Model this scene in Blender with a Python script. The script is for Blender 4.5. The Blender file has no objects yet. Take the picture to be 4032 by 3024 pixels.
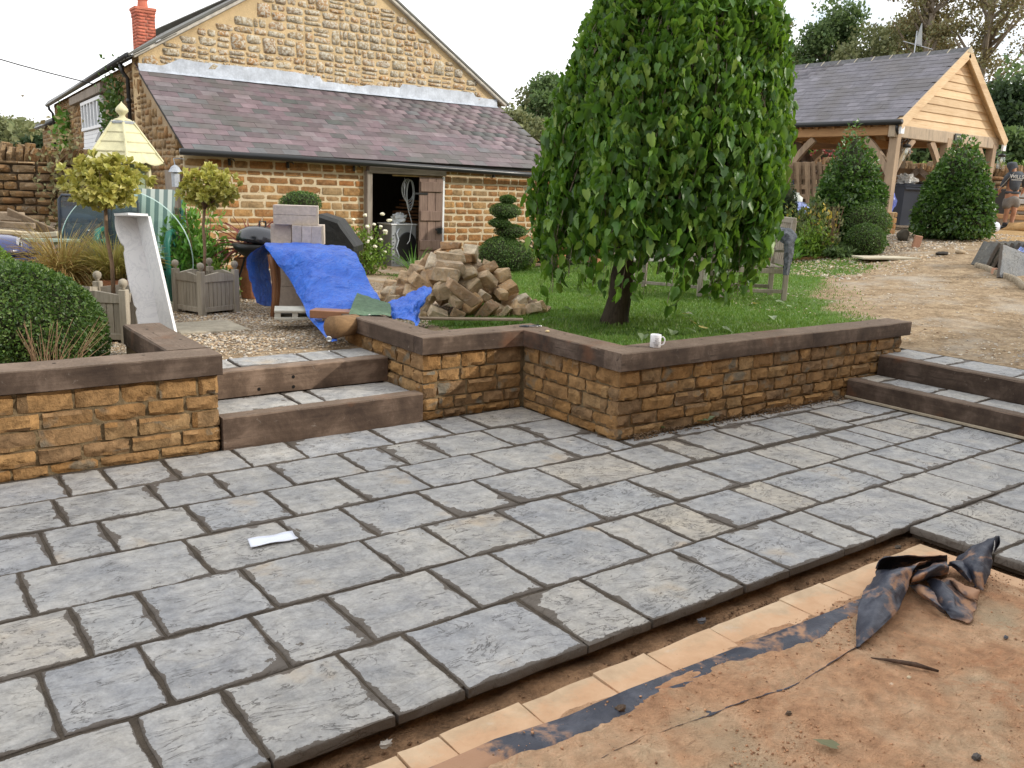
import bpy, math, random
import numpy as np
from mathutils import Vector, Matrix, noise
random.seed(7)
rnd = random.Random(11)
PI = math.pi
scene = bpy.context.scene
# ------------------------------------------------------------------ camera, world, sun, exposure
cam_data = bpy.data.cameras.new('camera')
cam = bpy.data.objects.new('camera', cam_data)
scene.collection.objects.link(cam)
CAM_H = 1.72
cam.matrix_world = Matrix([[0.802958, 0.102435, -0.587167, 0.0], [-0.594897, 0.198588, -0.778884, 0.0], [0.03682, 0.974715, 0.220396, 1.72], [0, 0, 0, 1]])
cam_data.sensor_width = 36.0
cam_data.lens = 30.43
cam_data.clip_end = 900
cam_data.clip_start = 0.05
scene.camera = cam
CAMP = Vector((0, 0, CAM_H))

SUN_EL, SUN_AZ = math.radians(27), math.atan2(-0.66, 0.75)     # azimuth measured from +X
sun_dir = Vector((math.cos(SUN_EL)*math.cos(SUN_AZ), math.cos(SUN_EL)*math.sin(SUN_AZ), math.sin(SUN_EL)))
world = bpy.data.worlds.new('World'); scene.world = world; world.use_nodes = True
nt = world.node_tree; nt.nodes.clear()
def wn(t, **k):
    n = nt.nodes.new(t)
    for a, b in k.items(): setattr(n, a, b)
    return n
sky = wn('ShaderNodeTexSky', sky_type='NISHITA', sun_disc=False, sun_elevation=SUN_EL,
         sun_rotation=math.atan2(sun_dir.x, sun_dir.y), altitude=100, dust_density=1.5, ozone_density=1.0)
bg_sky = wn('ShaderNodeBackground'); bg_sky.inputs['Strength'].default_value = 0.15
bg_cl = wn('ShaderNodeBackground'); bg_cl.inputs['Strength'].default_value = 1.12
geo = wn('ShaderNodeTexCoord')
mp = wn('ShaderNodeMapping'); mp.inputs['Scale'].default_value = (1.0, 1.0, 2.2)
n1 = wn('ShaderNodeTexNoise'); n1.inputs['Scale'].default_value = 2.1; n1.inputs['Detail'].default_value = 7; n1.inputs['Roughness'].default_value = .58
n1.inputs['Distortion'].default_value = .25
n2 = wn('ShaderNodeTexNoise'); n2.inputs['Scale'].default_value = 1.6; n2.inputs['Detail'].default_value = 4
# clouds are thicker to the left of the view (towards +Y) and break up to the right (+X)
sep = wn('ShaderNodeSeparateXYZ')
m1 = wn('ShaderNodeMath', operation='MULTIPLY_ADD'); m1.inputs[1].default_value = -0.30; m1.inputs[2].default_value = 0.315
m2 = wn('ShaderNodeMath', operation='ADD')
ramp = wn('ShaderNodeValToRGB')
ramp.color_ramp.elements[0].position = .44; ramp.color_ramp.elements[1].position = .53
colr = wn('ShaderNodeValToRGB')
colr.color_ramp.elements[0].position = .3; colr.color_ramp.elements[0].color = (.93, .95, .98, 1)
colr.color_ramp.elements[1].position = .62; colr.color_ramp.elements[1].color = (1.0, 1.0, 1.0, 1)
mix = wn('ShaderNodeMixShader'); out = wn('ShaderNodeOutputWorld')
L = nt.links.new
L(geo.outputs['Generated'], mp.inputs['Vector']); L(mp.outputs[0], n1.inputs['Vector']); L(mp.outputs[0], n2.inputs['Vector'])
L(geo.outputs['Generated'], sep.inputs[0]); L(sep.outputs['X'], m1.inputs[0]); L(m1.outputs[0], m2.inputs[0]); L(n1.outputs['Fac'], m2.inputs[1])
L(m2.outputs[0], ramp.inputs[0]); L(n2.outputs['Fac'], colr.inputs[0]); L(colr.outputs[0], bg_cl.inputs['Color'])
L(sky.outputs[0], bg_sky.inputs['Color']); L(ramp.outputs[0], mix.inputs[0]); L(bg_sky.outputs[0], mix.inputs[1]); L(bg_cl.outputs[0], mix.inputs[2]); L(mix.outputs[0], out.inputs[0])

sd = bpy.data.lights.new('sun', 'SUN'); sd.energy = 2.2; sd.angle = math.radians(.8); sd.color = (1.0, .93, .82)
sun = bpy.data.objects.new('sun', sd); scene.collection.objects.link(sun)
sun.rotation_euler = sun_dir.to_track_quat('Z', 'Y').to_euler()
scene.view_settings.view_transform = 'Standard'; scene.view_settings.look = 'None'
scene.view_settings.gamma = 1.0; scene.view_settings.use_curve_mapping = False
scene.view_settings.exposure = 0.5
scene.cycles.max_bounces = 5; scene.cycles.diffuse_bounces = 3; scene.cycles.transmission_bounces = 4; scene.cycles.transparent_max_bounces = 8

# ------------------------------------------------------------------ helpers
COL = scene.collection
def empty(name, loc=(0, 0, 0), rz=0.0):
    o = bpy.data.objects.new(name, None); o.empty_display_size = .1; COL.objects.link(o)
    o.location = loc; o.rotation_euler = (0, 0, rz); return o
def tag(o, label=None, cat=None, group=None, kind=None):
    if label: o['label'] = label
    if cat: o['category'] = cat
    if group: o['group'] = group
    if kind: o['kind'] = kind
    return o
def thing(name, label, cat, loc=(0, 0, 0), rz=0.0, group=None):
    return tag(empty(name, loc, rz), label, cat, group)
class MB:
    def __init__(s): s.v = []; s.f = []; s.m = []; s.att = {}
    def add(s, vs, fs, mi=0, M=None):
        b = len(s.v)
        if M is not None: vs = [tuple(M @ Vector(v)) for v in vs]
        s.v += [tuple(v) for v in vs]; s.f += [tuple(i+b for i in f) for f in fs]; s.m += [mi]*len(fs); return b
    def box(s, c, d, rot=None, mi=0, bev=0.0, M=None):
        x, y, z = d[0]/2, d[1]/2, d[2]/2
        R = Matrix.Translation(c) @ (rot.to_4x4() if rot is not None else Matrix.Identity(4))
        if M is not None: R = M @ R
        if bev <= 0:
            vs = [(-x,-y,-z),(x,-y,-z),(x,y,-z),(-x,y,-z),(-x,-y,z),(x,-y,z),(x,y,z),(-x,y,z)]
            fs = [(0,3,2,1),(4,5,6,7),(0,1,5,4),(1,2,6,5),(2,3,7,6),(3,0,4,7)]
        else:
            b = min(bev, x*.9, y*.9, z*.9); vs = []; idx = {}
            for sx in (-1,1):
                for sy in (-1,1):
                    for sz in (-1,1):
                        for a in range(3):
                            p = [sx*x, sy*y, sz*z]
                            for k in range(3):
                                if k != a: p[k] -= (sx,sy,sz)[k]*b
                            idx[(sx,sy,sz,a)] = len(vs); vs.append(tuple(p))
            fs = []
            def q(*k): fs.append(tuple(idx[i] for i in k))
            for g in (-1,1):
                r = (lambda l: l if g > 0 else l[::-1])
                fs.append(tuple(r([idx[(g,-1,-1,0)],idx[(g,1,-1,0)],idx[(g,1,1,0)],idx[(g,-1,1,0)]])))
                fs.append(tuple(r([idx[(1,g,-1,1)],idx[(-1,g,-1,1)],idx[(-1,g,1,1)],idx[(1,g,1,1)]])))
                fs.append(tuple(r([idx[(-1,-1,g,2)],idx[(1,-1,g,2)],idx[(1,1,g,2)],idx[(-1,1,g,2)]])))
            for a in (-1,1):
                for c2 in (-1,1):
                    r = (lambda l: l if a*c2 > 0 else l[::-1])
                    fs.append(tuple(r([idx[(a,c2,-1,0)],idx[(a,c2,-1,1)],idx[(a,c2,1,1)],idx[(a,c2,1,0)]])))
                    fs.append(tuple(r([idx[(-1,a,c2,1)],idx[(-1,a,c2,2)],idx[(1,a,c2,2)],idx[(1,a,c2,1)]])))
                    fs.append(tuple(r([idx[(a,-1,c2,2)],idx[(a,-1,c2,0)],idx[(a,1,c2,0)],idx[(a,1,c2,2)]])))
            for sx in (-1,1):
                for sy in (-1,1):
                    for sz in (-1,1):
                        t = [idx[(sx,sy,sz,0)],idx[(sx,sy,sz,1)],idx[(sx,sy,sz,2)]]
                        fs.append(tuple(t if sx*sy*sz > 0 else t[::-1]))
        s.add(vs, fs, mi, R); return s
    def beam(s, a, b, w, h, mi=0, bev=0.0, roll=0.0):
        a = Vector(a); b = Vector(b); d = b-a; q = d.to_track_quat('Y', 'Z')
        R = q.to_matrix() @ Matrix.Rotation(roll, 3, 'Y')
        s.box((a+b)/2, (w, d.length, h), R, mi, bev); return s
    def tube(s, pts, rs, n=8, mi=0, cap=True, M=None):
        pts = [Vector(p) for p in pts]
        if not hasattr(rs, '__len__'): rs = [rs]*len(pts)
        vs = []; up = None
        for i, p in enumerate(pts):
            t = (pts[min(i+1, len(pts)-1)]-pts[max(i-1, 0)])
            if t.length < 1e-9: t = Vector((0,0,1))
            t.normalize()
            if up is None: up = Vector((0,0,1)) if abs(t.z) < .9 else Vector((1,0,0))
            u = (up - t*up.dot(t))
            if u.length < 1e-6: u = t.orthogonal()
            u.normalize(); up = u; w = t.cross(u)
            for k in range(n):
                a = 2*PI*k/n; vs.append(p+(u*math.cos(a)+w*math.sin(a))*rs[i])
        fs = []
        for i in range(len(pts)-1):
            for k in range(n):
                k2 = (k+1) % n; fs.append((i*n+k, i*n+k2, (i+1)*n+k2, (i+1)*n+k))
        if cap: fs.append(tuple(range(n))[::-1]); fs.append(tuple((len(pts)-1)*n+k for k in range(n)))
        s.add(vs, fs, mi, M); return s
    def lathe(s, prof, n=20, c=(0,0,0), mi=0, M=None, a0=0.0, cap=True):
        vs = []; fs = []
        for r, z in prof:
            for k in range(n):
                a = a0+2*PI*k/n; vs.append((c[0]+r*math.cos(a), c[1]+r*math.sin(a), c[2]+z))
        for i in range(len(prof)-1):
            for k in range(n):
                k2 = (k+1) % n; fs.append((i*n+k, i*n+k2, (i+1)*n+k2, (i+1)*n+k))
        if cap and prof[0][0] > 1e-6: fs.append(tuple(range(n))[::-1])
        if cap and prof[-1][0] > 1e-6: fs.append(tuple((len(prof)-1)*n+k for k in range(n)))
        s.add(vs, fs, mi, M); return s
    def prism(s, poly, z0, z1, mi=0, M=None):
        n = len(poly)
        vs = [(p[0], p[1], z0) for p in poly]+[(p[0], p[1], z1) for p in poly]
        fs = [tuple(range(n))[::-1], tuple(range(n, 2*n))]+[(i, (i+1) % n, n+(i+1) % n, n+i) for i in range(n)]
        s.add(vs, fs, mi, M); return s
    def grid(s, rows, mi=0, M=None):
        h = len(rows); w = len(rows[0]); vs = [p for r in rows for p in r]
        fs = [(j*w+i, j*w+i+1, (j+1)*w+i+1, (j+1)*w+i) for j in range(h-1) for i in range(w-1)]
        s.add(vs, fs, mi, M); return s
    def blob(s, c, r, seed=0, nu=12, nv=8, rough=.15, sc=None, mi=0, M=None, freq=1.5):
        rx, ry, rz = r if hasattr(r, '__len__') else (r, r, r)
        vs = [(c[0], c[1], c[2]-rz)]
        for j in range(1, nv):
            th = PI*j/nv
            for i in range(nu):
                ph = 2*PI*i/nu; d = Vector((math.sin(th)*math.cos(ph), math.sin(th)*math.sin(ph), -math.cos(th)))
                k = 1+rough*noise.noise(d*freq+Vector((seed*7.1, seed*3.3, 0)))*2
                vs.append((c[0]+d.x*rx*k, c[1]+d.y*ry*k, c[2]+d.z*rz*k))
        vs.append((c[0], c[1], c[2]+rz)); top = len(vs)-1; fs = []
        for i in range(nu):
            i2 = (i+1) % nu; fs.append((0, 1+i2, 1+i)); fs.append((top, top-nu+i, top-nu+i2))
            for j in range(nv-2): a = 1+j*nu; fs.append((a+i, a+i2, a+nu+i2, a+nu+i))
        s.add(vs, fs, mi, M); return s
    def mesh(s, name, mats, smooth=False):
        me = bpy.data.meshes.new(name); me.from_pydata(s.v, [], s.f)
        if not isinstance(mats, (list, tuple)): mats = [mats]
        for m in mats: me.materials.append(m)
        if len(mats) > 1: me.polygons.foreach_set('material_index', s.m)
        if smooth: me.polygons.foreach_set('use_smooth', [True]*len(me.polygons))
        me.update(); return me
    def build(s, name, mats, parent=None, smooth=False, loc=None, kind=None):
        o = bpy.data.objects.new(name, s.mesh(name, mats, smooth)); COL.objects.link(o)
        if parent is not None: o.parent = parent
        if loc is not None: o.location = loc
        if kind: o['kind'] = kind
        return o
def autosmooth(o, deg=35):
    me = o.data; me.polygons.foreach_set('use_smooth', [True]*len(me.polygons))
    try: me.set_sharp_from_angle(angle=math.radians(deg))
    except Exception: pass
    return o
def inst(me, name, parent, M):
    o = bpy.data.objects.new(name, me); COL.objects.link(o)
    if parent is not None: o.parent = parent
    o.matrix_basis = M; return o
def np_mesh(name, V, F, mat, parent=None, kind='stuff', smooth=False):
    """V (n,3) array, F (m,k) array of one polygon size"""
    me = bpy.data.meshes.new(name); n, k = F.shape
    me.vertices.add(len(V)); me.vertices.foreach_set('co', np.asarray(V, dtype=np.float32).ravel())
    me.loops.add(n*k); me.loops.foreach_set('vertex_index', F.astype(np.int32).ravel())
    me.polygons.add(n); me.polygons.foreach_set('loop_start', np.arange(0, n*k, k, dtype=np.int32))
    try: me.polygons.foreach_set('loop_total', np.full(n, k, dtype=np.int32))
    except Exception: pass
    if smooth: me.polygons.foreach_set('use_smooth', np.ones(n, dtype=bool))
    me.materials.append(mat); me.update(calc_edges=True); me.validate()
    o = bpy.data.objects.new(name, me); COL.objects.link(o)
    if parent is not None: o.parent = parent
    if kind: o['kind'] = kind
    return o
def tri_of(me):
    me.calc_loop_triangles(); t = np.empty(len(me.loop_triangles)*3, dtype=np.int32); me.loop_triangles.foreach_get('vertices', t)
    v = np.empty(len(me.vertices)*3, dtype=np.float32); me.vertices.foreach_get('co', v)
    return v.reshape(-1, 3), t.reshape(-1, 3)
def scatter_join(name, meshes, mats4, mat, parent=None, kind='stuff', smooth=False):
    """join copies of small meshes placed by 4x4 matrices: list of (mesh index, Matrix)"""
    if not mats4: return None
    src = [tri_of(m) for m in meshes]; Vs = []; Fs = []; b = 0
    for i in range(len(src)):
        A = np.array([np.array(M) for k, M in mats4 if k == i], dtype=np.float32)
        if len(A) == 0: continue
        v, t = src[i]; vh = np.c_[v, np.ones(len(v), dtype=np.float32)]
        W = np.einsum('nij,vj->nvi', A, vh)[:, :, :3].reshape(-1, 3)
        F = (t[None]+(np.arange(len(A))*len(v))[:, None, None]).reshape(-1, 3)+b
        Vs.append(W); Fs.append(F); b += len(W)
    return np_mesh(name, np.concatenate(Vs), np.concatenate(Fs), mat, parent, kind, smooth)
def place(name, meshes, items, parent, mat, limit=300):
    """items: (mesh index, world Matrix); the nearest `limit` become objects of their own, the rest one stuff part"""
    items = sorted(items, key=lambda it: (it[1].to_translation()-CAMP).length)
    for k, M in items[:limit]: inst(meshes[k], name, parent, M)
    if len(items) > limit: scatter_join(name, meshes, items[limit:], mat, parent, 'stuff')
def TRS(loc, rot=(0, 0, 0), sc=(1, 1, 1)):
    from mathutils import Euler
    return Matrix.LocRotScale(Vector(loc), Euler(rot), Vector(sc if hasattr(sc, '__len__') else (sc,)*3))
def fbm(x, y, z=0.0, o=4):
    return noise.fractal(Vector((x, y, z)), 1.0, 2.0, o)

# ------------------------------------------------------------------ materials
def new_mat(name):
    m = bpy.data.materials.new(name); m.use_nodes = True; m.node_tree.nodes.clear(); return m
class NT:
    def __init__(s, m): s.t = m.node_tree
    def n(s, typ, ins=None, **k):
        nd = s.t.nodes.new(typ)
        for a, b in k.items(): setattr(nd, a, b)
        for a, b in (ins or {}).items():
            if hasattr(b, 'links') or isinstance(b, bpy.types.NodeSocket): s.t.links.new(b, nd.inputs[a])
            else: nd.inputs[a].default_value = b
        return nd
    def ramp(s, fac, stops, interp='LINEAR'):
        r = s.n('ShaderNodeValToRGB', {'Fac': fac}); cr = r.color_ramp; cr.interpolation = interp
        while len(cr.elements) < len(stops): cr.elements.new(.5)
        for e, (p, c) in zip(cr.elements, stops):
            e.position = p; e.color = (c, c, c, 1) if not hasattr(c, '__len__') else (c[0], c[1], c[2], 1)
        return r.outputs[0]
    def math(s, op, a, b=0.0, c=0.0, clamp=False):
        n = s.n('ShaderNodeMath', {0: a, 1: b, 2: c}, operation=op); n.use_clamp = clamp; return n.outputs[0]
    def mixc(s, fac, a, b, mode='MIX'):
        n = s.n('ShaderNodeMix', data_type='RGBA', blend_type=mode)
        for i, v in ((0, fac), (6, a), (7, b)):
            if isinstance(v, bpy.types.NodeSocket): s.t.links.new(v, n.inputs[i])
            else: n.inputs[i].default_value = v if i == 0 else ((v[0], v[1], v[2], 1) if hasattr(v, '__len__') else (v, v, v, 1))
        return n.outputs[2]
    def noise(s, vec, scale, detail=4, rough=.55, dist=0.0, out='Fac'):
        return s.n('ShaderNodeTexNoise', {'Vector': vec, 'Scale': scale, 'Detail': detail, 'Roughness': rough, 'Distortion': dist}).outputs[out]
    def rand(s):
        oi = s.n('ShaderNodeObjectInfo').outputs['Random']; g = s.n('ShaderNodeNewGeometry').outputs['Random Per Island']
        return s.math('FRACT', s.math('MULTIPLY_ADD', g, 7.31, oi))
    def pos(s, stretch=None):
        p = s.n('ShaderNodeNewGeometry').outputs['Position']
        if stretch: p = s.n('ShaderNodeMapping', {'Vector': p, 'Scale': stretch}).outputs[0]
        return p
    def out(s, col, rough=.8, bump=None, bstr=.4, bdist=.01, spec=.3, metal=0.0, trans=None, sheen=0.0, alpha=None, coat=0.0, transl=None):
        ins = {'Base Color': col if isinstance(col, bpy.types.NodeSocket) else (col[0], col[1], col[2], 1), 'Roughness': rough, 'Metallic': metal, 'Specular IOR Level': spec}
        if trans is not None: ins['Transmission Weight'] = trans
        if coat: ins['Coat Weight'] = coat
        if bump is not None:
            ins['Normal'] = s.n('ShaderNodeBump', {'Height': bump, 'Strength': bstr, 'Distance': bdist}).outputs[0]
        p = s.n('ShaderNodeBsdfPrincipled', ins); sh = p.outputs[0]
        if transl is not None:
            t = s.n('ShaderNodeBsdfTranslucent', {'Color': transl}).outputs[0]
            sh = s.n('ShaderNodeMixShader', {0: .3, 1: sh, 2: t}).outputs[0]
        s.n('ShaderNodeOutputMaterial', {'Surface': sh}); return p
def simple(name, col, rough=.7, var=.15, scale=8.0, bstr=.25, bdist=.004, metal=0.0, spec=.3, fine=60.0, trans=None, rvar=0.0):
    m = new_mat(name); t = NT(m); p = t.pos()
    a = t.noise(p, scale, 5, .6); b = t.noise(p, fine, 3, .6)
    f = t.math('MULTIPLY_ADD', a, .7, t.math('MULTIPLY', b, .3))
    lo = tuple(c*(1-var*1.6) for c in col); hi = tuple(min(1, c*(1+var*1.6)) for c in col)
    c = t.ramp(f, [(.3, lo), (.7, hi)])
    if rvar: c = t.mixc(1.0, c, t.ramp(t.rand(), [(0, 1-rvar), (1, 1+rvar*.6)]), 'MULTIPLY')
    t.out(c, rough, b if scale > 0 else None, bstr, bdist, spec, metal, trans); return m
def stone_mat(name, stops, dark=(.05,.045,.04), lich=None, lich_amt=.5, bstr=.7, scale=14, bdist=.02, rough=.9, blue=None):
    """stone pieces: colour by piece from a ramp, mottling, optional pale lichen or slate-blue patches"""
    m = new_mat(name); t = NT(m); p = t.pos()
    r = t.rand(); off = t.n('ShaderNodeVectorMath', {0: p, 1: t.n('ShaderNodeCombineXYZ', {0: t.math('MULTIPLY', r, 37), 1: t.math('MULTIPLY', r, 91), 2: 0.0}).outputs[0]}, operation='ADD').outputs[0]
    c = t.ramp(r, stops)
    a = t.noise(off, scale, 6, .65, .3); c = t.mixc(1.0, c, t.ramp(a, [(.28, .48), (.5, 1.0), (.72, 1.45)]), 'MULTIPLY')
    b = t.noise(off, scale*.35, 3, .5, .6)
    if blue: c = t.mixc(t.ramp(b, [(.60, 0), (.67, 1)]), c, t.mixc(.6, c, blue))
    c = t.mixc(t.ramp(t.noise(off, scale*1.7, 5, .7), [(.63, 0), (.72, .7)]), c, dark)
    if lich: c = t.mixc(t.ramp(t.noise(p, 24, 5, .7), [(.62-lich_amt*.2, 0), (.72-lich_amt*.2, lich_amt)]), c, lich)
    h = t.math('MULTIPLY_ADD', t.noise(off, scale*2.2, 6, .7, .5), .55, t.math('MULTIPLY', a, .7))
    t.out(c, rough, h, bstr, bdist, .25); return m
def wood_mat(name, lo, hi, axis='x', scale=6.0, bstr=.4, rough=.8, dark=None, rvar=.2, holes=False):
    m = new_mat(name); t = NT(m)
    tc = t.n('ShaderNodeTexCoord').outputs['Object'] if axis[0] == 'o' else t.pos()
    ax = axis[-1]; st = {'x': (.08, 1, 1), 'y': (1, .08, 1), 'z': (1, 1, .08)}[ax]
    r = t.rand()
    v = t.n('ShaderNodeMapping', {'Vector': tc, 'Scale': st, 'Location': t.n('ShaderNodeCombineXYZ', {0: t.math('MULTIPLY', r, 9), 1: t.math('MULTIPLY', r, 17), 2: 0.0}).outputs[0]}).outputs[0]
    g = t.noise(v, scale*8, 6, .65, .4); b = t.noise(tc, scale*.5, 4, .6)
    f = t.math('MULTIPLY_ADD', g, .6, t.math('MULTIPLY', b, .4))
    c = t.ramp(f, [(.3, lo), (.68, hi)])
    if dark: c = t.mixc(t.ramp(t.noise(v, scale*1.3, 5, .7), [(.55, 0), (.7, .75)]), c, dark)
    c = t.mixc(1.0, c, t.ramp(r, [(0, 1-rvar), (1, 1+rvar)]), 'MULTIPLY')
    t.out(c, rough, g, bstr, .004, .25); return m
def leaf_mat(name, cols, transl=(.12, .22, .03), rough=.45, spec=.4, edge=None):
    m = new_mat(name); t = NT(m); r = t.rand()
    n = len(cols); c = t.ramp(r, [(i/(n-1), k) for i, k in enumerate(cols)])
    b = t.noise(t.pos(), 3.0, 3, .5); c = t.mixc(1.0, c, t.ramp(b, [(.3, .75), (.7, 1.25)]), 'MULTIPLY')
    t.out(c, rough, None, spec=spec, transl=(transl[0], transl[1], transl[2], 1)); return m

# ------------------------------------------------------------------ terrain height
CP = np.array([(-4, 7, 0.38), (0, 7, 0.38), (3, 6.5, 0.38), (2, 8, 0.38), (1, 10, 0.36), (4, 9, 0.36), (6, 12, 0.3), (3, 13, 0.3), (-3, 12, 0.38), (0, 16, 0.4), (4.4, 5.9, 0.5), (5, 5, 0.52), (7.5, 4.6, 0.5), (6.4, 7, 0.47), (8, 9, 0.38), (9, 12, 0.28), (11, 13, 0.3), (7, 13.3, 0.28), (8.1, 4, 0.345), (8.1, 2, 0.345), (8.6, 3, 0.36), (10, 4.5, 0.46), (12, 6, 0.66), (14, 7.5, 0.9), (17, 10, 1.1), (22, 10, 1.15), (12, 8.5, 0.6), (12, 3, 0.6), (16, 5, 1.0), (20, 5, 1.15), (15, 12, 0.9), (20, 15, 1.2), (10, 16, 0.4), (25, 20, 1.4), (30, 10, 1.4), (-6, 20, 0.5), (14, 20, 0.8)], dtype=float)
def _rbf():
    n = len(CP); r = np.linalg.norm(CP[:, None, :2]-CP[None, :, :2], axis=2)
    P_ = np.c_[np.ones(n), CP[:, :2]]
    Mx = np.block([[r-0.4*np.eye(n), P_], [P_.T, np.zeros((3, 3))]])
    return np.linalg.solve(Mx, np.r_[CP[:, 2], 0, 0, 0])
RW = _rbf()
def ter(x, y):
    x = np.asarray(x, dtype=float); y = np.asarray(y, dtype=float)
    xc = np.clip(x, -8, 34); yc = np.clip(y, -2, 30)
    r = np.hypot(xc[..., None]-CP[:, 0], yc[..., None]-CP[:, 1])
    z = r @ RW[:-3]+RW[-3]+RW[-2]*xc+RW[-1]*yc
    return np.clip(z, .26, 2.3)
def tz(x, y): return float(ter(x, y))
def sst(a, b, x): t = np.clip((x-a)/(b-a), 0, 1); return t*t*(3-2*t)
# lawn / gravel / dirt weights over the upper garden
LAWN = [(3.45,5.45),(4.4,4.2),(7.3,4.2),(8.0,4.75),(8.7,5.3),(10.0,6.3),(10.4,7.0),(11.7,7.25),(12.7,7.5),(13.5,8.1),(13.1,9.2),(12.6,11.2),(12.0,13.4),(8.2,12.6),(6.7,12.4),(6.2,11.0),(5.9,9.0),(5.0,7.7),(4.3,7.0),(3.5,6.2)]
def poly_sd(x, y, poly):
    """signed distance to polygon (positive inside), arrays"""
    P0 = np.array(poly); P1 = np.roll(P0, -1, axis=0); d = np.full(np.shape(x), 1e9); ins = np.zeros(np.shape(x), dtype=bool)
    for (ax, ay), (bx, by) in zip(P0, P1):
        ex, ey = bx-ax, by-ay; t = np.clip(((x-ax)*ex+(y-ay)*ey)/(ex*ex+ey*ey), 0, 1)
        d = np.minimum(d, np.hypot(x-ax-t*ex, y-ay-t*ey))
        c = ((ay > y) != (by > y)) & (x < (bx-ax)*(y-ay)/((by-ay) if by != ay else 1e-9)+ax); ins ^= c
    return np.where(ins, d, -d)
# ------------------------------------------------------------------ surface materials
def ground_material():
    m = new_mat('ground'); t = NT(m); p = t.pos()
    at = t.n('ShaderNodeAttribute', attribute_name='mask'); sp = t.n('ShaderNodeSeparateColor', {0: at.outputs['Color']})
    g, gr, di = sp.outputs[0], sp.outputs[1], sp.outputs[2]
    nb = t.noise(p, 1.3, 6, .62); nf = t.noise(p, 22, 5, .7); nm = t.noise(p, 5.5, 5, .65); nff = t.noise(p, 95, 3, .6)
    soil = t.ramp(nm, [(.28, (.18, .128, .076)), (.5, (.30, .22, .138)), (.72, (.41, .315, .205))])
    soil = t.mixc(1.0, soil, t.ramp(nf, [(.3, .72), (.7, 1.25)]), 'MULTIPLY'); soil = t.mixc(t.ramp(nb, [(.50, 0), (.66, .55)]), soil, (.42, .385, .33))         # pale cement dust
    vor = t.n('ShaderNodeTexVoronoi', {'Vector': p, 'Scale': 46.0, 'Randomness': 1.0})
    peb = t.ramp(t.n('ShaderNodeSeparateColor', {0: vor.outputs['Color']}).outputs[0], [(0, (.22, .15, .09)), (.35, (.42, .31, .19)), (.7, (.52, .44, .33)), (1, (.62, .58, .52))])
    peb = t.mixc(t.ramp(vor.outputs['Distance'], [(.25, 0), (.6, .8)]), peb, (.10, .07, .045))
    sandy = t.ramp(nf, [(.3, (.34, .21, .09)), (.7, (.50, .34, .17))])
    grass = t.ramp(nf, [(.3, (.05, .10, .02)), (.55, (.09, .17, .03)), (.75, (.15, .22, .05))])
    grass = t.mixc(t.ramp(nb, [(.52, 0), (.66, .5)]), grass, (.16, .14, .06))
    c = soil
    gm = t.ramp(t.math('MULTIPLY_ADD', t.math('SUBTRACT', nm, .5), 1.4, gr), [(.42, 0), (.58, 1)])
    c = t.mixc(gm, c, peb)
    c = t.mixc(t.ramp(t.math('MULTIPLY_ADD', t.math('SUBTRACT', nm, .5), 1.2, di), [(.4, 0), (.6, 1)]), c, sandy)
    c = t.mixc(t.ramp(t.math('MULTIPLY_ADD', t.math('SUBTRACT', nf, .5), .9, t.math('MULTIPLY_ADD', t.math('SUBTRACT', nb, .5), 1.2, g)), [(.42, 0), (.60, 1)]), c, grass)
    c = t.mixc(t.ramp(t.noise(p, 34, 4, .75), [(.66, 0), (.71, .75)]), c, (.07, .05, .035))
    h = t.math('MULTIPLY_ADD', t.math('MULTIPLY', gm, t.math('SUBTRACT', 1.0, vor.outputs['Distance'])), .8, t.math('MULTIPLY_ADD', nff, .3, t.math('MULTIPLY', nf, .6)))
    t.out(c, .95, h, .9, .02, .15); return m
M_ground = ground_material()
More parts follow.
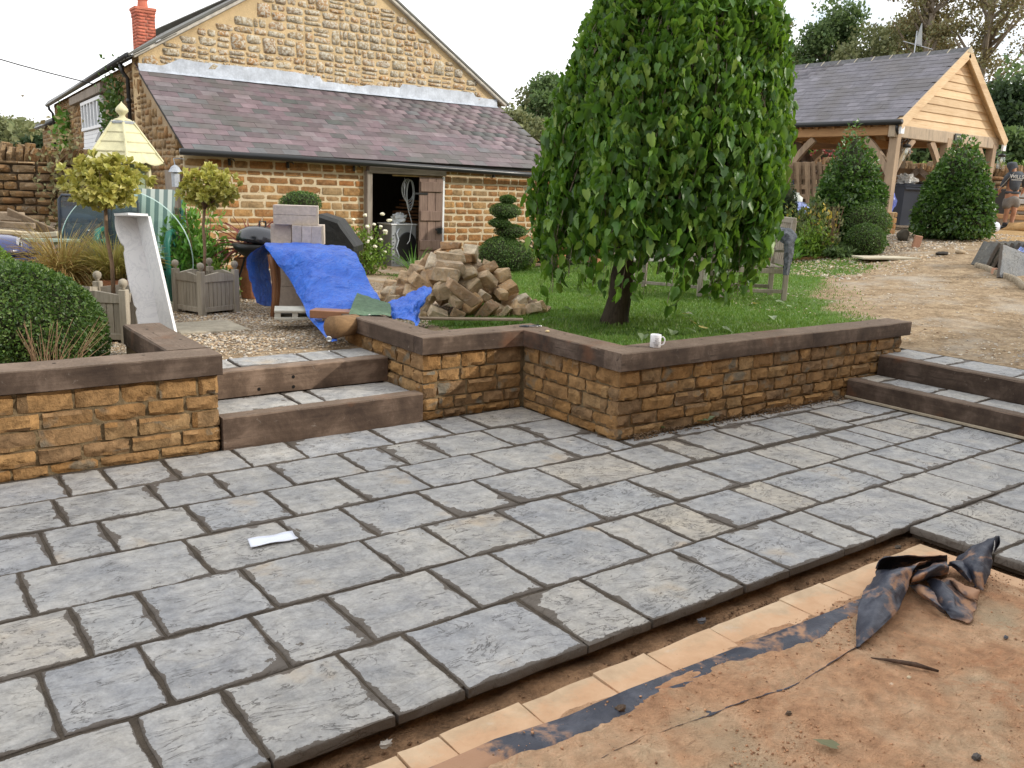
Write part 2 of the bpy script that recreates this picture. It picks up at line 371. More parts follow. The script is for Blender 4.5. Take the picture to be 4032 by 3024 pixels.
def slab_material(name, stops, attr='edge'):
    m = new_mat(name); t = NT(m); p = t.pos(); r = t.rand()
    off = t.n('ShaderNodeVectorMath', {0: p, 1: t.n('ShaderNodeCombineXYZ', {0: t.math('MULTIPLY', r, 31), 1: t.math('MULTIPLY', r, 77), 2: r}).outputs[0]}, operation='ADD').outputs[0]
    c = t.ramp(r, stops)
    n1 = t.noise(off, 4.2, 6, .62, .2); n2 = t.noise(off, 15, 6, .68); n3 = t.noise(off, 75, 4, .7)
    c = t.mixc(1.0, c, t.ramp(n1, [(.3, (.70, .725, .77)), (.5, (.95, .95, .95)), (.7, (1.14, 1.11, 1.05))]), 'MULTIPLY')
    c = t.mixc(1.0, c, t.ramp(n2, [(.3, .74), (.7, 1.25)]), 'MULTIPLY')
    c = t.mixc(1.0, c, t.ramp(n3, [(.3, .86), (.7, 1.14)]), 'MULTIPLY')
    blo = t.noise(off, 6.5, 5, .7, .8); c = t.mixc(t.ramp(blo, [(.58, 0), (.68, .55)]), c, (.19, .192, .205)); c = t.mixc(t.ramp(blo, [(.30, .5), (.40, 0)]), c, (.46, .44, .40))
    # warm iron staining
    c = t.mixc(t.ramp(t.noise(off, 2.1, 4, .6), [(.62, 0), (.74, .6)]), c, (.42, .32, .21))
    # riven ledges: stretched, thresholded noise gives thin curved shadows where a layer has split off
    sv = t.n('ShaderNodeMapping', {'Vector': off, 'Scale': (1.0, 2.3, 1.0), 'Rotation': (0, 0, .35)}).outputs[0]
    led = t.noise(sv, 3.4, 7, .64, .8)
    fr = t.math('FRACT', t.math('MULTIPLY', led, 7.5))
    step = t.math('MULTIPLY_ADD', t.math('FLOOR', t.math('MULTIPLY', led, 7.5)), .14, t.math('MULTIPLY', t.math('POWER', fr, 7.0), .14))
    line = t.ramp(fr, [(.80, 0), (.92, 1), (.99, 0)])
    gate = t.ramp(t.math('MULTIPLY_ADD', t.math('SUBTRACT', r, .5), .16, t.noise(off, 6, 4, .65)), [(.49, 0), (.54, 1)])
    c = t.mixc(t.math('MULTIPLY', t.math('MULTIPLY', line, gate), .88), c, (.055, .050, .046))
    # dry mortar dust and damp patches creep in from the joints
    e = t.n('ShaderNodeAttribute', attribute_name=attr).outputs['Fac']
    lowg = t.ramp(t.noise(p, 2.6, 4, .55), [(.48, 0), (.64, .62)])
    st = t.math('ADD', t.math('ADD', e, lowg), t.math('MULTIPLY', t.math('SUBTRACT', t.noise(off, 13, 5, .65, .4), .5), 1.7))
    c = t.mixc(t.ramp(st, [(.97, 0), (1.04, .9)]), c, (.088, .070, .054))
    c = t.mixc(t.ramp(t.noise(p, 40, 5, .8), [(.68, 0), (.72, .5)]), c, (.10, .085, .07))
    h = t.math('ADD', t.math('MULTIPLY', step, 1.5), t.math('MULTIPLY_ADD', n2, .45, t.math('MULTIPLY', n3, .22)))
    rr = t.ramp(n2, [(.3, .55), (.7, .78)])
    t.out(c, rr, h, .8, .016, .45); return m
M_slab = slab_material('riven_slab', [(0, (.335, .335, .335)), (.16, (.395, .385, .365)), (.3, (.355, .355, .355)), (.44, (.40, .385, .36)), (.56, (.34, .345, .355)), (.68, (.375, .365, .345)), (.8, (.36, .365, .37)), (.93, (.42, .385, .33)), (1, (.37, .355, .335))])
M_joint = simple('joint_mortar', (.070, .056, .042), .95, .35, 9, .8, .01, fine=120)
M_sand = None
def sand_material():
    m = new_mat('orange_sand'); t = NT(m); p = t.pos()
    a = t.noise(p, 3.1, 7, .65, .3); b = t.noise(p, 16, 6, .7); f = t.noise(p, 130, 3, .7)
    c = t.ramp(a, [(.26, (.47, .26, .15)), (.45, (.60, .35, .205)), (.6, (.66, .44, .28)), (.76, (.66, .52, .35))])
    c = t.mixc(1.0, c, t.ramp(b, [(.3, .72), (.7, 1.25)]), 'MULTIPLY')
    st = t.n('ShaderNodeMapping', {'Vector': p, 'Scale': (1.0, 3.2, 1.0), 'Rotation': (0, 0, .5)}).outputs[0]
    c = t.mixc(t.ramp(t.noise(st, 4.5, 5, .7), [(.60, 0), (.72, .55)]), c, (.27, .17, .10))
    c = t.mixc(t.ramp(t.noise(p, 1.1, 4, .6), [(.54, 0), (.66, .7)]), c, (.50, .42, .29))
    c = t.mixc(t.ramp(t.noise(p, 2.7, 6, .75, .8), [(.56, 0), (.68, .75)]), c, (.54, .25, .13))
    rk = t.n('ShaderNodeMapping', {'Vector': p, 'Scale': (1.0, 7.0, 1.0), 'Rotation': (0, 0, .55)}).outputs[0]
    c = t.mixc(t.math('MULTIPLY', t.ramp(t.noise(rk, 5.5, 6, .75), [(.60, 0), (.66, 1)]), t.ramp(b, [(.45, 0), (.6, .7)])), c, (.20, .115, .065))
    c = t.mixc(t.ramp(t.noise(p, 45, 5, .8), [(.66, 0), (.71, .7)]), c, (.16, .09, .05))
    h = t.math('MULTIPLY_ADD', f, .4, t.math('MULTIPLY', b, 1.2))
    t.out(c, .95, h, 1.0, .035, .12); return m
M_sand = sand_material()
M_clay = simple('trench_clay', (.30, .18, .10), .95, .4, 7, 1.0, .02, fine=60)
def cream_mat():
    m = new_mat('cream_sandstone'); t = NT(m); p = t.pos(); a = t.noise(p, 6, 6, .65, .3); f = t.noise(p, 70, 4, .7)
    c = t.mixc(1.0, t.ramp(t.rand(), [(0, (.54, .40, .26)), (.5, (.58, .46, .32)), (1, (.55, .39, .25))]), t.ramp(a, [(.3, .74), (.7, 1.16)]), 'MULTIPLY')
    c = t.mixc(t.ramp(t.noise(p, 4, 5, .7), [(.58, 0), (.7, .7)]), c, (.60, .56, .48))
    y = t.n('ShaderNodeSeparateXYZ', {0: p}).outputs[1]; d = t.math('MULTIPLY_ADD', t.math('SUBTRACT', t.noise(p, 4.5, 6, .7), .5), .34, t.math('SUBTRACT', 2.07, y))
    c = t.mixc(t.ramp(d, [(.0, .25), (.05, .92)]), c, t.ramp(a, [(.3, (.56, .34, .20)), (.7, (.66, .44, .28))]))
    c = t.mixc(t.ramp(f, [(.68, 0), (.75, .6)]), c, (.17, .10, .06))
    t.out(c, .9, t.math('MULTIPLY_ADD', f, .4, a), .6, .01, .15); return m
M_cream = cream_mat()
HAMST = [(0, (.32, .175, .066)), (.18, (.25, .148, .068)), (.36, (.38, .22, .088)), (.52, (.30, .185, .092)), (.68, (.21, .132, .070)), (.84, (.35, .225, .108)), (1, (.29, .155, .056))]
M_wallstone = stone_mat('split_walling_stone', HAMST, dark=(.10, .06, .03), scale=11, bstr=1.0, bdist=.03, blue=(.16, .18, .16))
M_wallmortar = simple('wall_mortar', (.17, .125, .07), .95, .3, 12, .8, .01)
def sleeper_mat(nm='old_sleeper', k=(1, 1, 1)):
    m = new_mat(nm); t = NT(m); tc = t.n('ShaderNodeTexCoord').outputs['Object']; p = t.pos(); r = t.rand()
    v = t.n('ShaderNodeMapping', {'Vector': tc, 'Scale': (.06, 1, 1), 'Location': t.n('ShaderNodeCombineXYZ', {0: t.math('MULTIPLY', r, 11), 1: t.math('MULTIPLY', r, 5), 2: 0.0}).outputs[0]}).outputs[0]
    g = t.noise(v, 34, 7, .68, .3); b = t.noise(p, 3.5, 5, .65, .3); f = t.noise(p, 70, 4, .7)
    c = t.ramp(t.math('MULTIPLY_ADD', g, .22, t.math('MULTIPLY', b, .78)), [(.36, (.050, .036, .029)), (.5, (.092, .067, .052)), (.63, (.175, .132, .105))])
    c = t.mixc(1.0, c, t.ramp(r, [(0, (.72, .70, .70)), (1, (1.15, 1.12, 1.08))]), 'MULTIPLY')
    c = t.mixc(1.0, c, k, 'MULTIPLY')
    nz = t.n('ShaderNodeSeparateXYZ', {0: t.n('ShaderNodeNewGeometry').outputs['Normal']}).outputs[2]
    c = t.mixc(t.math('MULTIPLY', t.ramp(nz, [(.5, 0), (.9, 1)]), t.ramp(f, [(.3, .15), (.7, .6)])), c, (.27, .205, .155))  # top-lightening: upward faces painted paler, as if lit from above
    c = t.mixc(t.ramp(t.noise(p, 9, 6, .75, 1.2), [(.63, 0), (.71, .55)]), c, (.32, .28, .24)); c = t.mixc(t.ramp(t.noise(p, 2.1, 4, .6), [(.60, 0), (.72, .5)]), c, (.20, .085, .04))
    crack = t.ramp(t.noise(v, 26, 4, .6), [(.60, 0), (.64, 1)])
    crack = t.math('MULTIPLY', crack, t.ramp(b, [(.52, 0), (.6, 1)])); c = t.mixc(t.math('MULTIPLY', crack, .55), c, (.02, .015, .012))
    t.out(c, .85, t.math('SUBTRACT', t.math('MULTIPLY_ADD', f, .6, t.math('MULTIPLY', g, .4)), t.math('MULTIPLY', crack, .8)), .6, .006, .2); return m
M_sleeper = sleeper_mat(); M_sleeper2 = sleeper_mat('brown_sleeper', (1.42, 1.38, 1.32))
M_hole = simple('bolt_hole', (.012, .01, .009), .9, 0, 8)

# ------------------------------------------------------------------ ground sheets
def axis(segs):
    out = []
    for a, b, st in segs:
        n = max(1, int(round((b-a)/st))); out += [a+(b-a)*i/n for i in range(n)]
    return np.array(out+[segs[-1][1]])
gx = axis([(-220, -30, 38), (-30, -8, 3), (-8, -1, .5), (-1, 1.6, .2), (1.6, 3.4, .15), (3.4, 4.32, .115), (4.32, 7.95, .121), (7.95, 8.04, .09), (8.04, 14, .16), (14, 26, .3), (26, 46, 2), (46, 260, 30)])
gy = axis([(-60, -6, 9), (-6, 0, 1), (0, 4.4, .22), (4.4, 5.5, .11), (5.5, 6.4, .15), (6.4, 6.5, .1), (6.5, 10, .14), (10, 15, .2), (15, 32, 1), (32, 60, 5), (60, 300, 30)])
X, Y = np.meshgrid(gx, gy)
Zt = ter(X, Y)
far = sst(30, 120, np.hypot(X, Y)); Zt = Zt+far*0.0
rough = np.vectorize(lambda a, b: fbm(a*1.1, b*1.1, 3, 3))(X, Y)*.018
rough += np.vectorize(lambda a, b: fbm(a*4, b*4, 8, 3))(X, Y)*.007
lawn_sd = poly_sd(X, Y, LAWN)
Zt = Zt+rough*np.where(lawn_sd > .2, .6, 1.0)*np.where(Y < 4.5, sst(8.04, 8.6, X), 1.0)*np.where(X < 3.45, sst(6.4, 6.8, Y), 1.0)
# two shallow ruts along the drive, and snug levels where the ground meets the built edges
Zt = np.where((X < 3.45) & (X > 1.4) & (Y < 7.2), .382+(Zt-.382)*sst(6.4, 7.2, Y), Zt)
Zt = np.where((X > 7.9) & (X < 8.8) & (Y < 4.6), .341+(Zt-.341)*sst(8.04, 8.8, X), Zt)
V = np.c_[X.ravel(), Y.ravel(), Zt.ravel()]
ny, nx = X.shape
cx = (X[:-1, :-1]+X[1:, 1:])/2; cy = (Y[:-1, :-1]+Y[1:, 1:])/2
bnd = np.where(cx < 1.6, 5.5, np.where(cx < 3.4, 6.4, np.where(cx < 4.32, 5.5, 4.4)))
keep = ~((cx < 8.04) & (cy < bnd))
I, J = np.nonzero(keep)
F = np.stack([I*nx+J, I*nx+J+1, (I+1)*nx+J+1, (I+1)*nx+J], axis=1)
ground = np_mesh('ground', V, F, M_ground, None, 'structure', True)
wob = np.vectorize(lambda a, b: fbm(a*.9, b*.9, 1, 4))(X, Y)
g_w = sst(-.35, .45, lawn_sd+wob*.55)
worn = sst(7.6, 10.5, X)*sst(8.6, 6.4, Y)*.42
g_w = g_w*(1-worn)
garden = sst(6.45, 6.7, Y)*sst(6.3, 5.7, X)                                # pea gravel by the planters
gr_w = np.where(lawn_sd < 0, garden, 0.0)
track = sst(10.5, 12.5, X)*sst(6.8, 8.2, Y-(X-12)*.12)*.8 + sst(8.0, 8.4, X)*sst(3.4, 2.0, Y)*.3
gr_w = np.clip(gr_w+np.where(lawn_sd < 0, track, 0), 0, 1)
sa_w = sst(15.5, 18, X)*sst(9.9, 8.9, Y-(X-16)*.1)
bed = ((Y > 11.8) & (lawn_sd < 0)).astype(float)
col = np.c_[g_w.ravel(), gr_w.ravel(), sa_w.ravel(), np.ones(V.shape[0])]
ca = ground.data.color_attributes.new('mask', 'FLOAT_COLOR', 'POINT'); ca.data.foreach_set('color', col.astype(np.float32).ravel())

# sub-base below the patio and the dug-out floor
sb = MB(); sb.box((1.5, -2, -.30), (13.2, 16, .3)); sub_base = sb.build('sub_base', M_clay, kind='structure')
rows = []
for j in range(30):
    yy = 2.36-.42*j/29
    rows.append([(x, yy, -.105+.02*fbm(x*3, yy*6, 2, 3)+.012*fbm(x*11, yy*11, 5, 2)) for x in np.linspace(-1.2, 4.62, 180)])
tr = MB(); tr.grid(rows)
rows = []
for j in range(60):
    yy = 2.2-4.2*j/59
    rows.append([(x, yy, -.105+.02*fbm(x*3, yy*6, 4, 3)) for x in np.linspace(4.3, 4.62, 8)])
tr.grid(rows)
tr.build('trench_floor', M_clay, kind='structure', smooth=True)

# ------------------------------------------------------------------ patio of riven slabs
PAR = MB(); PAR.box((2.6, 3.93, -.037), (9.2, 3.30, .06)); 
PAR.box((5.75, 1.0, -.037), (2.55, 2.46, .06))
patio = PAR.build('patio', M_joint, kind='structure')
def make_slab(x0, x1, y0, y1, z=0.0, th=.04, gap=.009, mat=None, parent=None, seed=0, wob=.0055, name='slab', flat=False):
    r = random.Random(seed*17+3); w, d = x1-x0-gap, y1-y0-gap; cx, cy = (x0+x1)/2, (y0+y1)/2
    per = []
    nxs = max(4, int(w/.055)); nys = max(4, int(d/.055))
    for i in range(nxs): per.append((-w/2+w*i/nxs, -d/2, 0, -1))
    for i in range(nys): per.append((w/2, -d/2+d*i/nys, 1, 0))
    for i in range(nxs): per.append((w/2-w*i/nxs, d/2, 0, 1))
    for i in range(nys): per.append((-w/2, d/2-d*i/nys, -1, 0))
    n = len(per); vs = []; E = []
    tilt = (r.uniform(-.004, .004), r.uniform(-.004, .004)); dz = r.uniform(-.002, .003)
    def hz(x, y): return dz+x*tilt[0]+y*tilt[1]
    outl = []
    for x, y, nx_, ny_ in per:
        k = wob*(.5+fbm(x*9+seed*5.1, y*9+seed*2.3, seed*.7, 4)*1.6)
        if nx_ and ny_: pass
        lx = max(-w/2, min(w/2, x-(k if x > 0 else -k)*(abs(x) > w/2-1e-4)))
        ly = max(-d/2, min(d/2, y-(k if y > 0 else -k)*(abs(y) > d/2-1e-4)))
        outl.append((lx, ly))
    def ring(ins, zz, e):
        b = len(vs)
        for x, y in outl:
            fx = max(0, 1-ins/(w/2)); fy = max(0, 1-ins/(d/2)); px, py = x*fx, y*fy
            vs.append((px, py, zz+(hz(px, py) if zz > -.02 else 0)+(.0025*fbm(px*5+seed, py*5, 2, 3) if zz >= -.004 else 0))); E.append(e)
        return b
    r0 = ring(0, -th, 1.8); r1 = ring(0, -.002 if flat else -.007, 1.5); r2 = ring(.002 if flat else .006, -.0005 if flat else -.002, .97); r3 = ring(.022, 0, .50); r4 = ring(.075, .001, .12)
    fs = []
    for a, b in ((r0, r1), (r1, r2), (r2, r3), (r3, r4)):
        fs += [(a+i, a+(i+1) % n, b+(i+1) % n, b+i) for i in range(n)]
    # inner grid-free cap: fan from the middle
    c = len(vs); vs.append((0, 0, .001+dz)); E.append(0); fs += [(r4+i, r4+(i+1) % n, c) for i in range(n)]
    me = bpy.data.meshes.new(name); me.from_pydata(vs, [], fs); me.materials.append(mat or M_slab)
    me.attributes.new('edge', 'FLOAT', 'POINT').data.foreach_set('value', E)
    me.polygons.foreach_set('use_smooth', [True]*len(fs)); me.set_sharp_from_angle(angle=math.radians(50))
    o = bpy.data.objects.new(name, me); COL.objects.link(o); o.location = (cx, cy, z)
    if parent is not None: o.parent = parent
    return o
ROWS = [
 (2.243, 2.715, [-1.05, -.5, .05, .55, .84, 1.27, 1.55, 2.115, 2.47, 3.07, 3.395, 3.85, 4.13, 4.92, 5.465, 6.09, 6.55, 6.94]),
 (2.715, 3.17, [-.85, -.25, .345, .68, 1.10, 1.435, 1.935, 2.28, 2.945, 3.26, 3.595, 4.05, 4.35, 5.08, 5.53, 5.875, 6.355, 6.94]),
 (3.17, 3.62, [-.75, -.1, .525, .785, 1.225, 1.825, 2.175, 2.64, 3.075, 3.63, 4.18, 4.80, 5.25, 5.665, 5.945, 6.17, 6.65, 6.94]),
 (3.62, 4.085, [-.8, -.2, .405, 1.11, 1.585, 1.935, 2.42, 2.815, 3.28, 3.915]),
 (4.085, 4.53, [-.6, .1, .555, .82, 1.245, 1.69, 2.125, 2.54, 3.09, 3.69, 3.98, 4.165]),
 (4.53, 4.97, [-.5, .15, .685, 1.165, 1.52, 1.88, 2.345, 2.64, 2.95, 3.47, 3.765, 4.165]),
 (4.97, 5.385, [-.4, .25, .775, 1.005, 1.355, 1.79, 2.155, 2.78, 3.26, 3.565, 4.165])]
sid = 0
for y0, y1, xs in ROWS:
    xs = [xs[0]-1.06, xs[0]-.6]+xs
    for a, b in zip(xs[:-1], xs[1:]):
        yy1 = y1
        if y0 == 2.243: yy0 = y0
        make_slab(a, b, y0, yy1, parent=patio, seed=sid); sid += 1
for a, b in zip([3.915, 4.32, 4.58, 5.02, 5.41, 5.81, 6.17], [4.32, 4.58, 5.02, 5.41, 5.81, 6.17, 6.60]):
    if a < 4.0: make_slab(a, b, 3.66, 4.085, parent=patio, seed=sid)
    elif a >= 6.17: make_slab(a, b, 3.735, 4.12, parent=patio, seed=sid)
    else: make_slab(a, b, 3.65, 4.12, parent=patio, seed=sid)
    sid += 1
make_slab(6.60, 6.94, 3.735, 4.12, parent=patio, seed=sid); sid += 1
make_slab(6.17, 6.94, 3.63, 3.73, parent=patio, seed=sid, gap=.007); sid += 1
for a, b in zip([4.2, 4.68, 5.12, 5.70, 6.325], [4.68, 5.12, 5.70, 6.325, 6.94]):
    make_slab(a, b, 4.125, 4.262, parent=patio, seed=sid, gap=.008); sid += 1
# patio continues to the right of the dug-out corner
for y1, y0, xs in [(2.243, 1.80, [4.445, 4.89, 5.25, 5.8, 6.3, 6.94]), (1.80, 1.35, [4.445, 4.95, 5.4, 6.0, 6.94]), (1.35, .9, [4.445, 5.0, 5.6, 6.2, 6.94]), (.9, .45, [4.445, 5.1, 5.5, 6.94]), (.45, 0, [4.445, 5.0, 5.7, 6.94])]:
    for a, b in zip(xs[:-1], xs[1:]): make_slab(a, b, y0, y1, parent=patio, seed=sid); sid += 1
# the mortar bed shows dark below the cut edge
# ------------------------------------------------------------------ cream sandstone terrace, sand on top of it
terr = MB(); terr.box((1.55, -.5, -.096), (5.56, 5.14, .06)); terrace = terr.build('terrace', M_clay, kind='structure')
cxs = [-1.2, -.6, 0.0, .42, .75, 1.02, 1.19, 1.35, 1.68, 2.02, 2.29, 2.66, 3.14, 3.45, 3.9, 4.34]
for i, (a, b) in enumerate(zip(cxs[:-1], cxs[1:])):
    make_slab(a, b, 1.55, 2.116+.003*((i*37) % 5-2), z=-.03, mat=M_cream, parent=terrace, seed=400+i, gap=.002, wob=.0045, flat=True)
def plast_h(x, y): return 0
rows = []
for j in range(230):
    v = j/229; yy = 2.03-v*4.4; row = []
    for i in range(340):
        x = -1.2+5.5*i/339
        d = fbm(x*1.3, yy*1.3, 11, 4)*.5+.5; d += .35*max(0, fbm(x*3.4, yy*2.6, 31, 3))
        edge = sst(2.02+.05*fbm(x*3, 0, 1, 3), 1.80+.05*fbm(x*2, 3, 1, 3), yy)*sst(4.30, 4.0, x)
        z = -.034+float(edge)*(.012+.018*d)+.010*fbm(x*5, yy*5, 3, 4)*float(edge)+float(edge)*(.006*fbm(x*19, yy*19, 7, 3)+.014*max(0, fbm(x*9, yy*14, 13, 5)-.12))
        row.append((x, yy, z))
    rows.append(row)
sd_ = MB(); sd_.grid(rows); sd_.build('sand', M_sand, smooth=True, kind='structure')

# ------------------------------------------------------------------ stone pieces shared by the walls
def stone_meshes(n, mat, rough_, chamf, seed, nx_=4, nz_=3, taper=.06):
    out = []
    for s in range(n):
        r = random.Random(seed*100+s); vs = []; fs = []
        # front face grid at y=-.5 (slightly domed), sides run back to y=.5
        for j in range(nz_+1):
            for i in range(nx_+1):
                u = i/nx_-.5; v = j/nz_-.5; edge = (i in (0, nx_))+(j in (0, nz_))
                y = -.5+(chamf*(1.0 if edge == 1 else 1.5) if edge else 0)+r.uniform(-rough_, rough_)
                ux = u*(1-taper*(abs(v)*1.2)*(r.random())) if edge else u+r.uniform(-.03, .03)
                vz = v*(1-taper*(abs(u)*1.6)*(r.random())) if edge else v+r.uniform(-.03, .03)
                if i in (0, nx_): ux -= math.copysign(r.uniform(0, taper*.5), u)
                if j in (0, nz_): vz -= math.copysign(r.uniform(0, taper*.45), v)
                vs.append((ux, y, vz))
        W = nx_+1
        for j in range(nz_):
            for i in range(nx_):
                a = j*W+i; q = (a, a+1, a+W+1, a+W); fs.append(q)
        ring = [i for i in range(W)]+[j*W+nx_ for j in range(1, nz_+1)]+[nz_*W+i for i in range(nx_-1, -1, -1)]+[j*W for j in range(nz_-1, 0, -1)]
        b = len(vs); vs += [(vs[k][0], .5, vs[k][2]) for k in ring]
        m = len(ring); fs += [(ring[(i+1) % m], ring[i], b+i, b+(i+1) % m) for i in range(m)]
        me = bpy.data.meshes.new('stone'); me.from_pydata(vs, [], fs); me.materials.append(mat)
        me.polygons.foreach_set('use_smooth', [True]*len(fs)); me.set_sharp_from_angle(angle=math.radians(38)); out.append(me)
    return out
def course_items(nm, x0, x1, z0, z1, frame, hs, wmin, wmax, joint, depth, seed, inside=None, jit=.0, zj=0.0):
    """stones of a coursed wall in local (u,z); frame(u,z)->(world point of the face, rotation z)"""
    r = random.Random(seed); z = z0; items = []; k = 0
    while z < z1-.03:
        h = min(hs[k % len(hs)] if hs else r.uniform(.1, .15), z1-z)
        if z1-(z+h) < .03: h = z1-z
        u = x0-r.uniform(0, .12)*(0 if k % 2 else 1)
        u = x0
        first = True
        while u < x1-.02:
            w = r.uniform(wmin, wmax)
            if first: w *= r.uniform(.45, 1.0)
            first = False
            if x1-(u+w) < wmin*.5: w = x1-u
            uc, zc = u+w/2, z+h/2
            hh = h*r.uniform(1-zj, 1) if zj else h
            if inside is None or inside(u, u+w, z, z+h):
                P_, rz, roll = frame(uc+r.uniform(-jit, jit), zc+r.uniform(-jit, jit)*.5)
                items.append((r.randrange(nm), Matrix.Translation(P_) @ Matrix.Rotation(rz, 4, 'Z') @ Matrix.Rotation(r.uniform(-1, 1)*jit*1.2, 4, 'Y') @ Matrix.Diagonal((w-joint, depth*r.uniform(.85, 1.15), hh-joint, 1))))
            u += w
        z += h; k += 1
    return items
def rubble_items(nm, x0, x1, z0, z1, frame, joint, depth, seed, inside=None, H_=.27, wr=(.17, .42)):
    r = random.Random(seed); z = z0; items = []
    def put(a, b, c, d):
        if b-a < .05 or d-c < .045: return
        if inside is None or inside(a, b, c, d):
            P_, rz, _ = frame((a+b)/2+r.uniform(-.006, .006), (c+d)/2+r.uniform(-.005, .005))
            items.append((r.randrange(nm), Matrix.Translation(P_) @ Matrix.Rotation(rz, 4, 'Z') @ Matrix.Rotation(r.uniform(-.06, .06), 4, 'Y') @ Matrix.Diagonal((b-a-joint*r.uniform(.7, 1.5), depth*r.uniform(.8, 1.2), d-c-joint*r.uniform(.7, 1.4), 1))))
    while z < z1-.05:
        h = H_*r.uniform(.8, 1.2); u = x0
        while u < x1-.03:
            w = r.uniform(*wr); k = r.random()
            if x1-(u+w) < .1: w = x1-u
            if k < .16 and w < .34: put(u, u+w, z, z+h)
            elif k < .72:
                s = r.uniform(.36, .64)*h; put(u, u+w, z, z+s)
                if r.random() < .4: q = r.uniform(.35, .65)*w; put(u, u+q, z+s, z+h); put(u+q, u+w, z+s, z+h)
                else: put(u, u+w, z+s, z+h)
            else: s = h*r.uniform(.26, .4); t_2 = h*r.uniform(.6, .72); put(u, u+w, z, z+s); put(u, u+w, z+s, z+t_2); put(u, u+w, z+t_2, z+h)
            u += w
        z += h
    return items
def frame_y(y, off):      # face looks towards -Y
    return lambda u, z: (Vector((u, y+off, z)), 0.0, 0)
def frame_x(x, off):      # face looks towards -X ; u runs along -Y
    return lambda u, z: (Vector((x+off, -u, z)), -PI/2, 0)
def frame_xp(x, off):     # face looks towards +X ; u runs along +Y
    return lambda u, z: (Vector((x-off, u, z)), PI/2, 0)
WS = stone_meshes(12, M_wallstone, .13, .11, 1, 5, 4, taper=.05)
def sleeper(name, parent, a, b, w, h, bev=.008, seed=0, holes=(), mat=None):
    """beam from a to b (top surface level), local X along its length"""
    a = Vector(a); b = Vector(b); Ln = (b-a).length; rr = random.Random(seed); mb = MB()
    n = max(4, int(Ln/.12)); ring = []
    for i in range(n+1):
        x = -Ln/2+Ln*i/n
        q = lambda s: bev*(.6+.9*abs(fbm(x*4+s*9+seed, s, seed*1.7, 3)))
        g = [(-w/2, 0), (-w/2, -h+q(1)*.5), (-w/2+q(1)*.5, -h), (w/2-q(2)*.5, -h), (w/2, -h+q(2)*.5), (w/2, -q(3)), (w/2-q(3), 0), (-w/2+q(4), 0), (-w/2, -q(4))][1:]
        ring.append([(x, p[0]+.003*fbm(x*2, seed, 5, 2), p[1]+.003*fbm(x*2.3, seed, 1, 2)) for p in g])
    m = 8; vs = [p for r_ in ring for p in r_]; fs = []
    for i in range(n):
        for k in range(m): fs.append((i*m+k, (i+1)*m+k, (i+1)*m+(k+1) % m, i*m+(k+1) % m))
    fs.append(tuple(range(m))); fs.append(tuple(n*m+k for k in range(m))[::-1])
    mb.add(vs, fs, 0)
    for hx, hy in holes: mb.lathe([(.011, .0006), (.0, .0012)], 10, (hx, hy, 0), 1)
    o = mb.build(name, [mat or M_sleeper, M_hole], parent); autosmooth(o, 40)
    o.location = (a+b)/2; o.rotation_euler = (0, 0, math.atan2(b.y-a.y, b.x-a.x)); return o

HS = [.098, .102, .112, .098, .09]
# left retaining wall
lw = thing('retaining_wall', 'low coursed brown stone wall with dark sleeper coping, left of the steps', 'wall', (0.5, 5.4, 0))
lw_off = Matrix.Translation((-.5, -5.4, 0))
def rel(items, off): return [(k, off @ M) for k, M in items]
def wall_core(parent, x0, x1, y0, y1, z1, z0=-.06):
    mb = MB(); c = parent.location; mb.box(((x0+x1)/2-c.x, (y0+y1)/2-c.y, (z0+z1)/2), (x1-x0, y1-y0, z1-z0)); mb.build('mortar_core', M_wallmortar, parent)
def place_rel(name, meshes, items, parent, mat, limit=300):
    off = Matrix.Translation(-Vector(parent.location))
    items = sorted(items, key=lambda it: (it[1].to_translation()-CAMP).length)
    for k, M in items[:limit]: inst(meshes[k], name, parent, off @ M)
    if len(items) > limit:
        o = scatter_join(name, meshes, rel(items[limit:], off), mat, parent, 'stuff')
STZ = .498
wall_core(lw, -2.6, 1.728, 5.424, 5.64, STZ+.004)
wall_core(lw, 1.50, 1.728, 5.64, 6.76, STZ+.004)
its = course_items(9, -2.6, 1.742, -.012, STZ, frame_y(5.40, .05), [.075, .095, .115, .098, .117], .17, .36, .011, .1, 5)
place_rel('stone', WS, its, lw, M_wallstone)
sleeper('sleeper', lw, (-2.7-.5, -.03+.13, .632), (.0, .10, .632), .262, .13, seed=1, holes=((.7, .03), (1.25, -.05)))
sleeper('sleeper', lw, (.003, .10, .632), (1.742-.5+.012, .10, .632), .262, .13, seed=2, holes=((-.3, .02), (.2, .05)))
sleeper('sleeper', lw, (1.62-.5, .233, .634), (1.62-.5, 1.36, .634), .268, .15, seed=3, bev=.014, holes=((.3, .03), (-.2, -.06)))
# zigzag retaining wall
zw = thing('retaining_wall', 'zigzag coursed brown stone wall with sleeper coping, round the lawn', 'wall', (4.2, 4.9, 0))
wall_core(zw, 3.268, 4.195, 5.424, 5.64, STZ+.004); wall_core(zw, 3.268, 3.48, 5.64, 6.70, STZ+.004)
wall_core(zw, 4.196, 4.42, 4.296, 5.64, STZ+.002); wall_core(zw, 4.42, 7.84, 4.296, 4.50, STZ+.004)
its = course_items(9, 3.242, 4.165, -.012, STZ, frame_y(5.40, .05), [.075, .095, .115, .098, .117], .13, .30, .011, .1, 21)
its += course_items(9, -6.70, -5.41, -.012, STZ, frame_x(3.24, .05), [.075, .095, .115, .098, .117], .16, .32, .011, .1, 22)
its += course_items(9, -5.40, -4.285, -.012, STZ, frame_x(4.168, .05), [.075, .095, .115, .098, .117], .15, .32, .011, .1, 23)
its += course_items(9, 4.17, 7.85, -.012, STZ, frame_y(4.27, .05), [.092, .095, .105, .098, .11], .14, .34, .011, .1, 24)
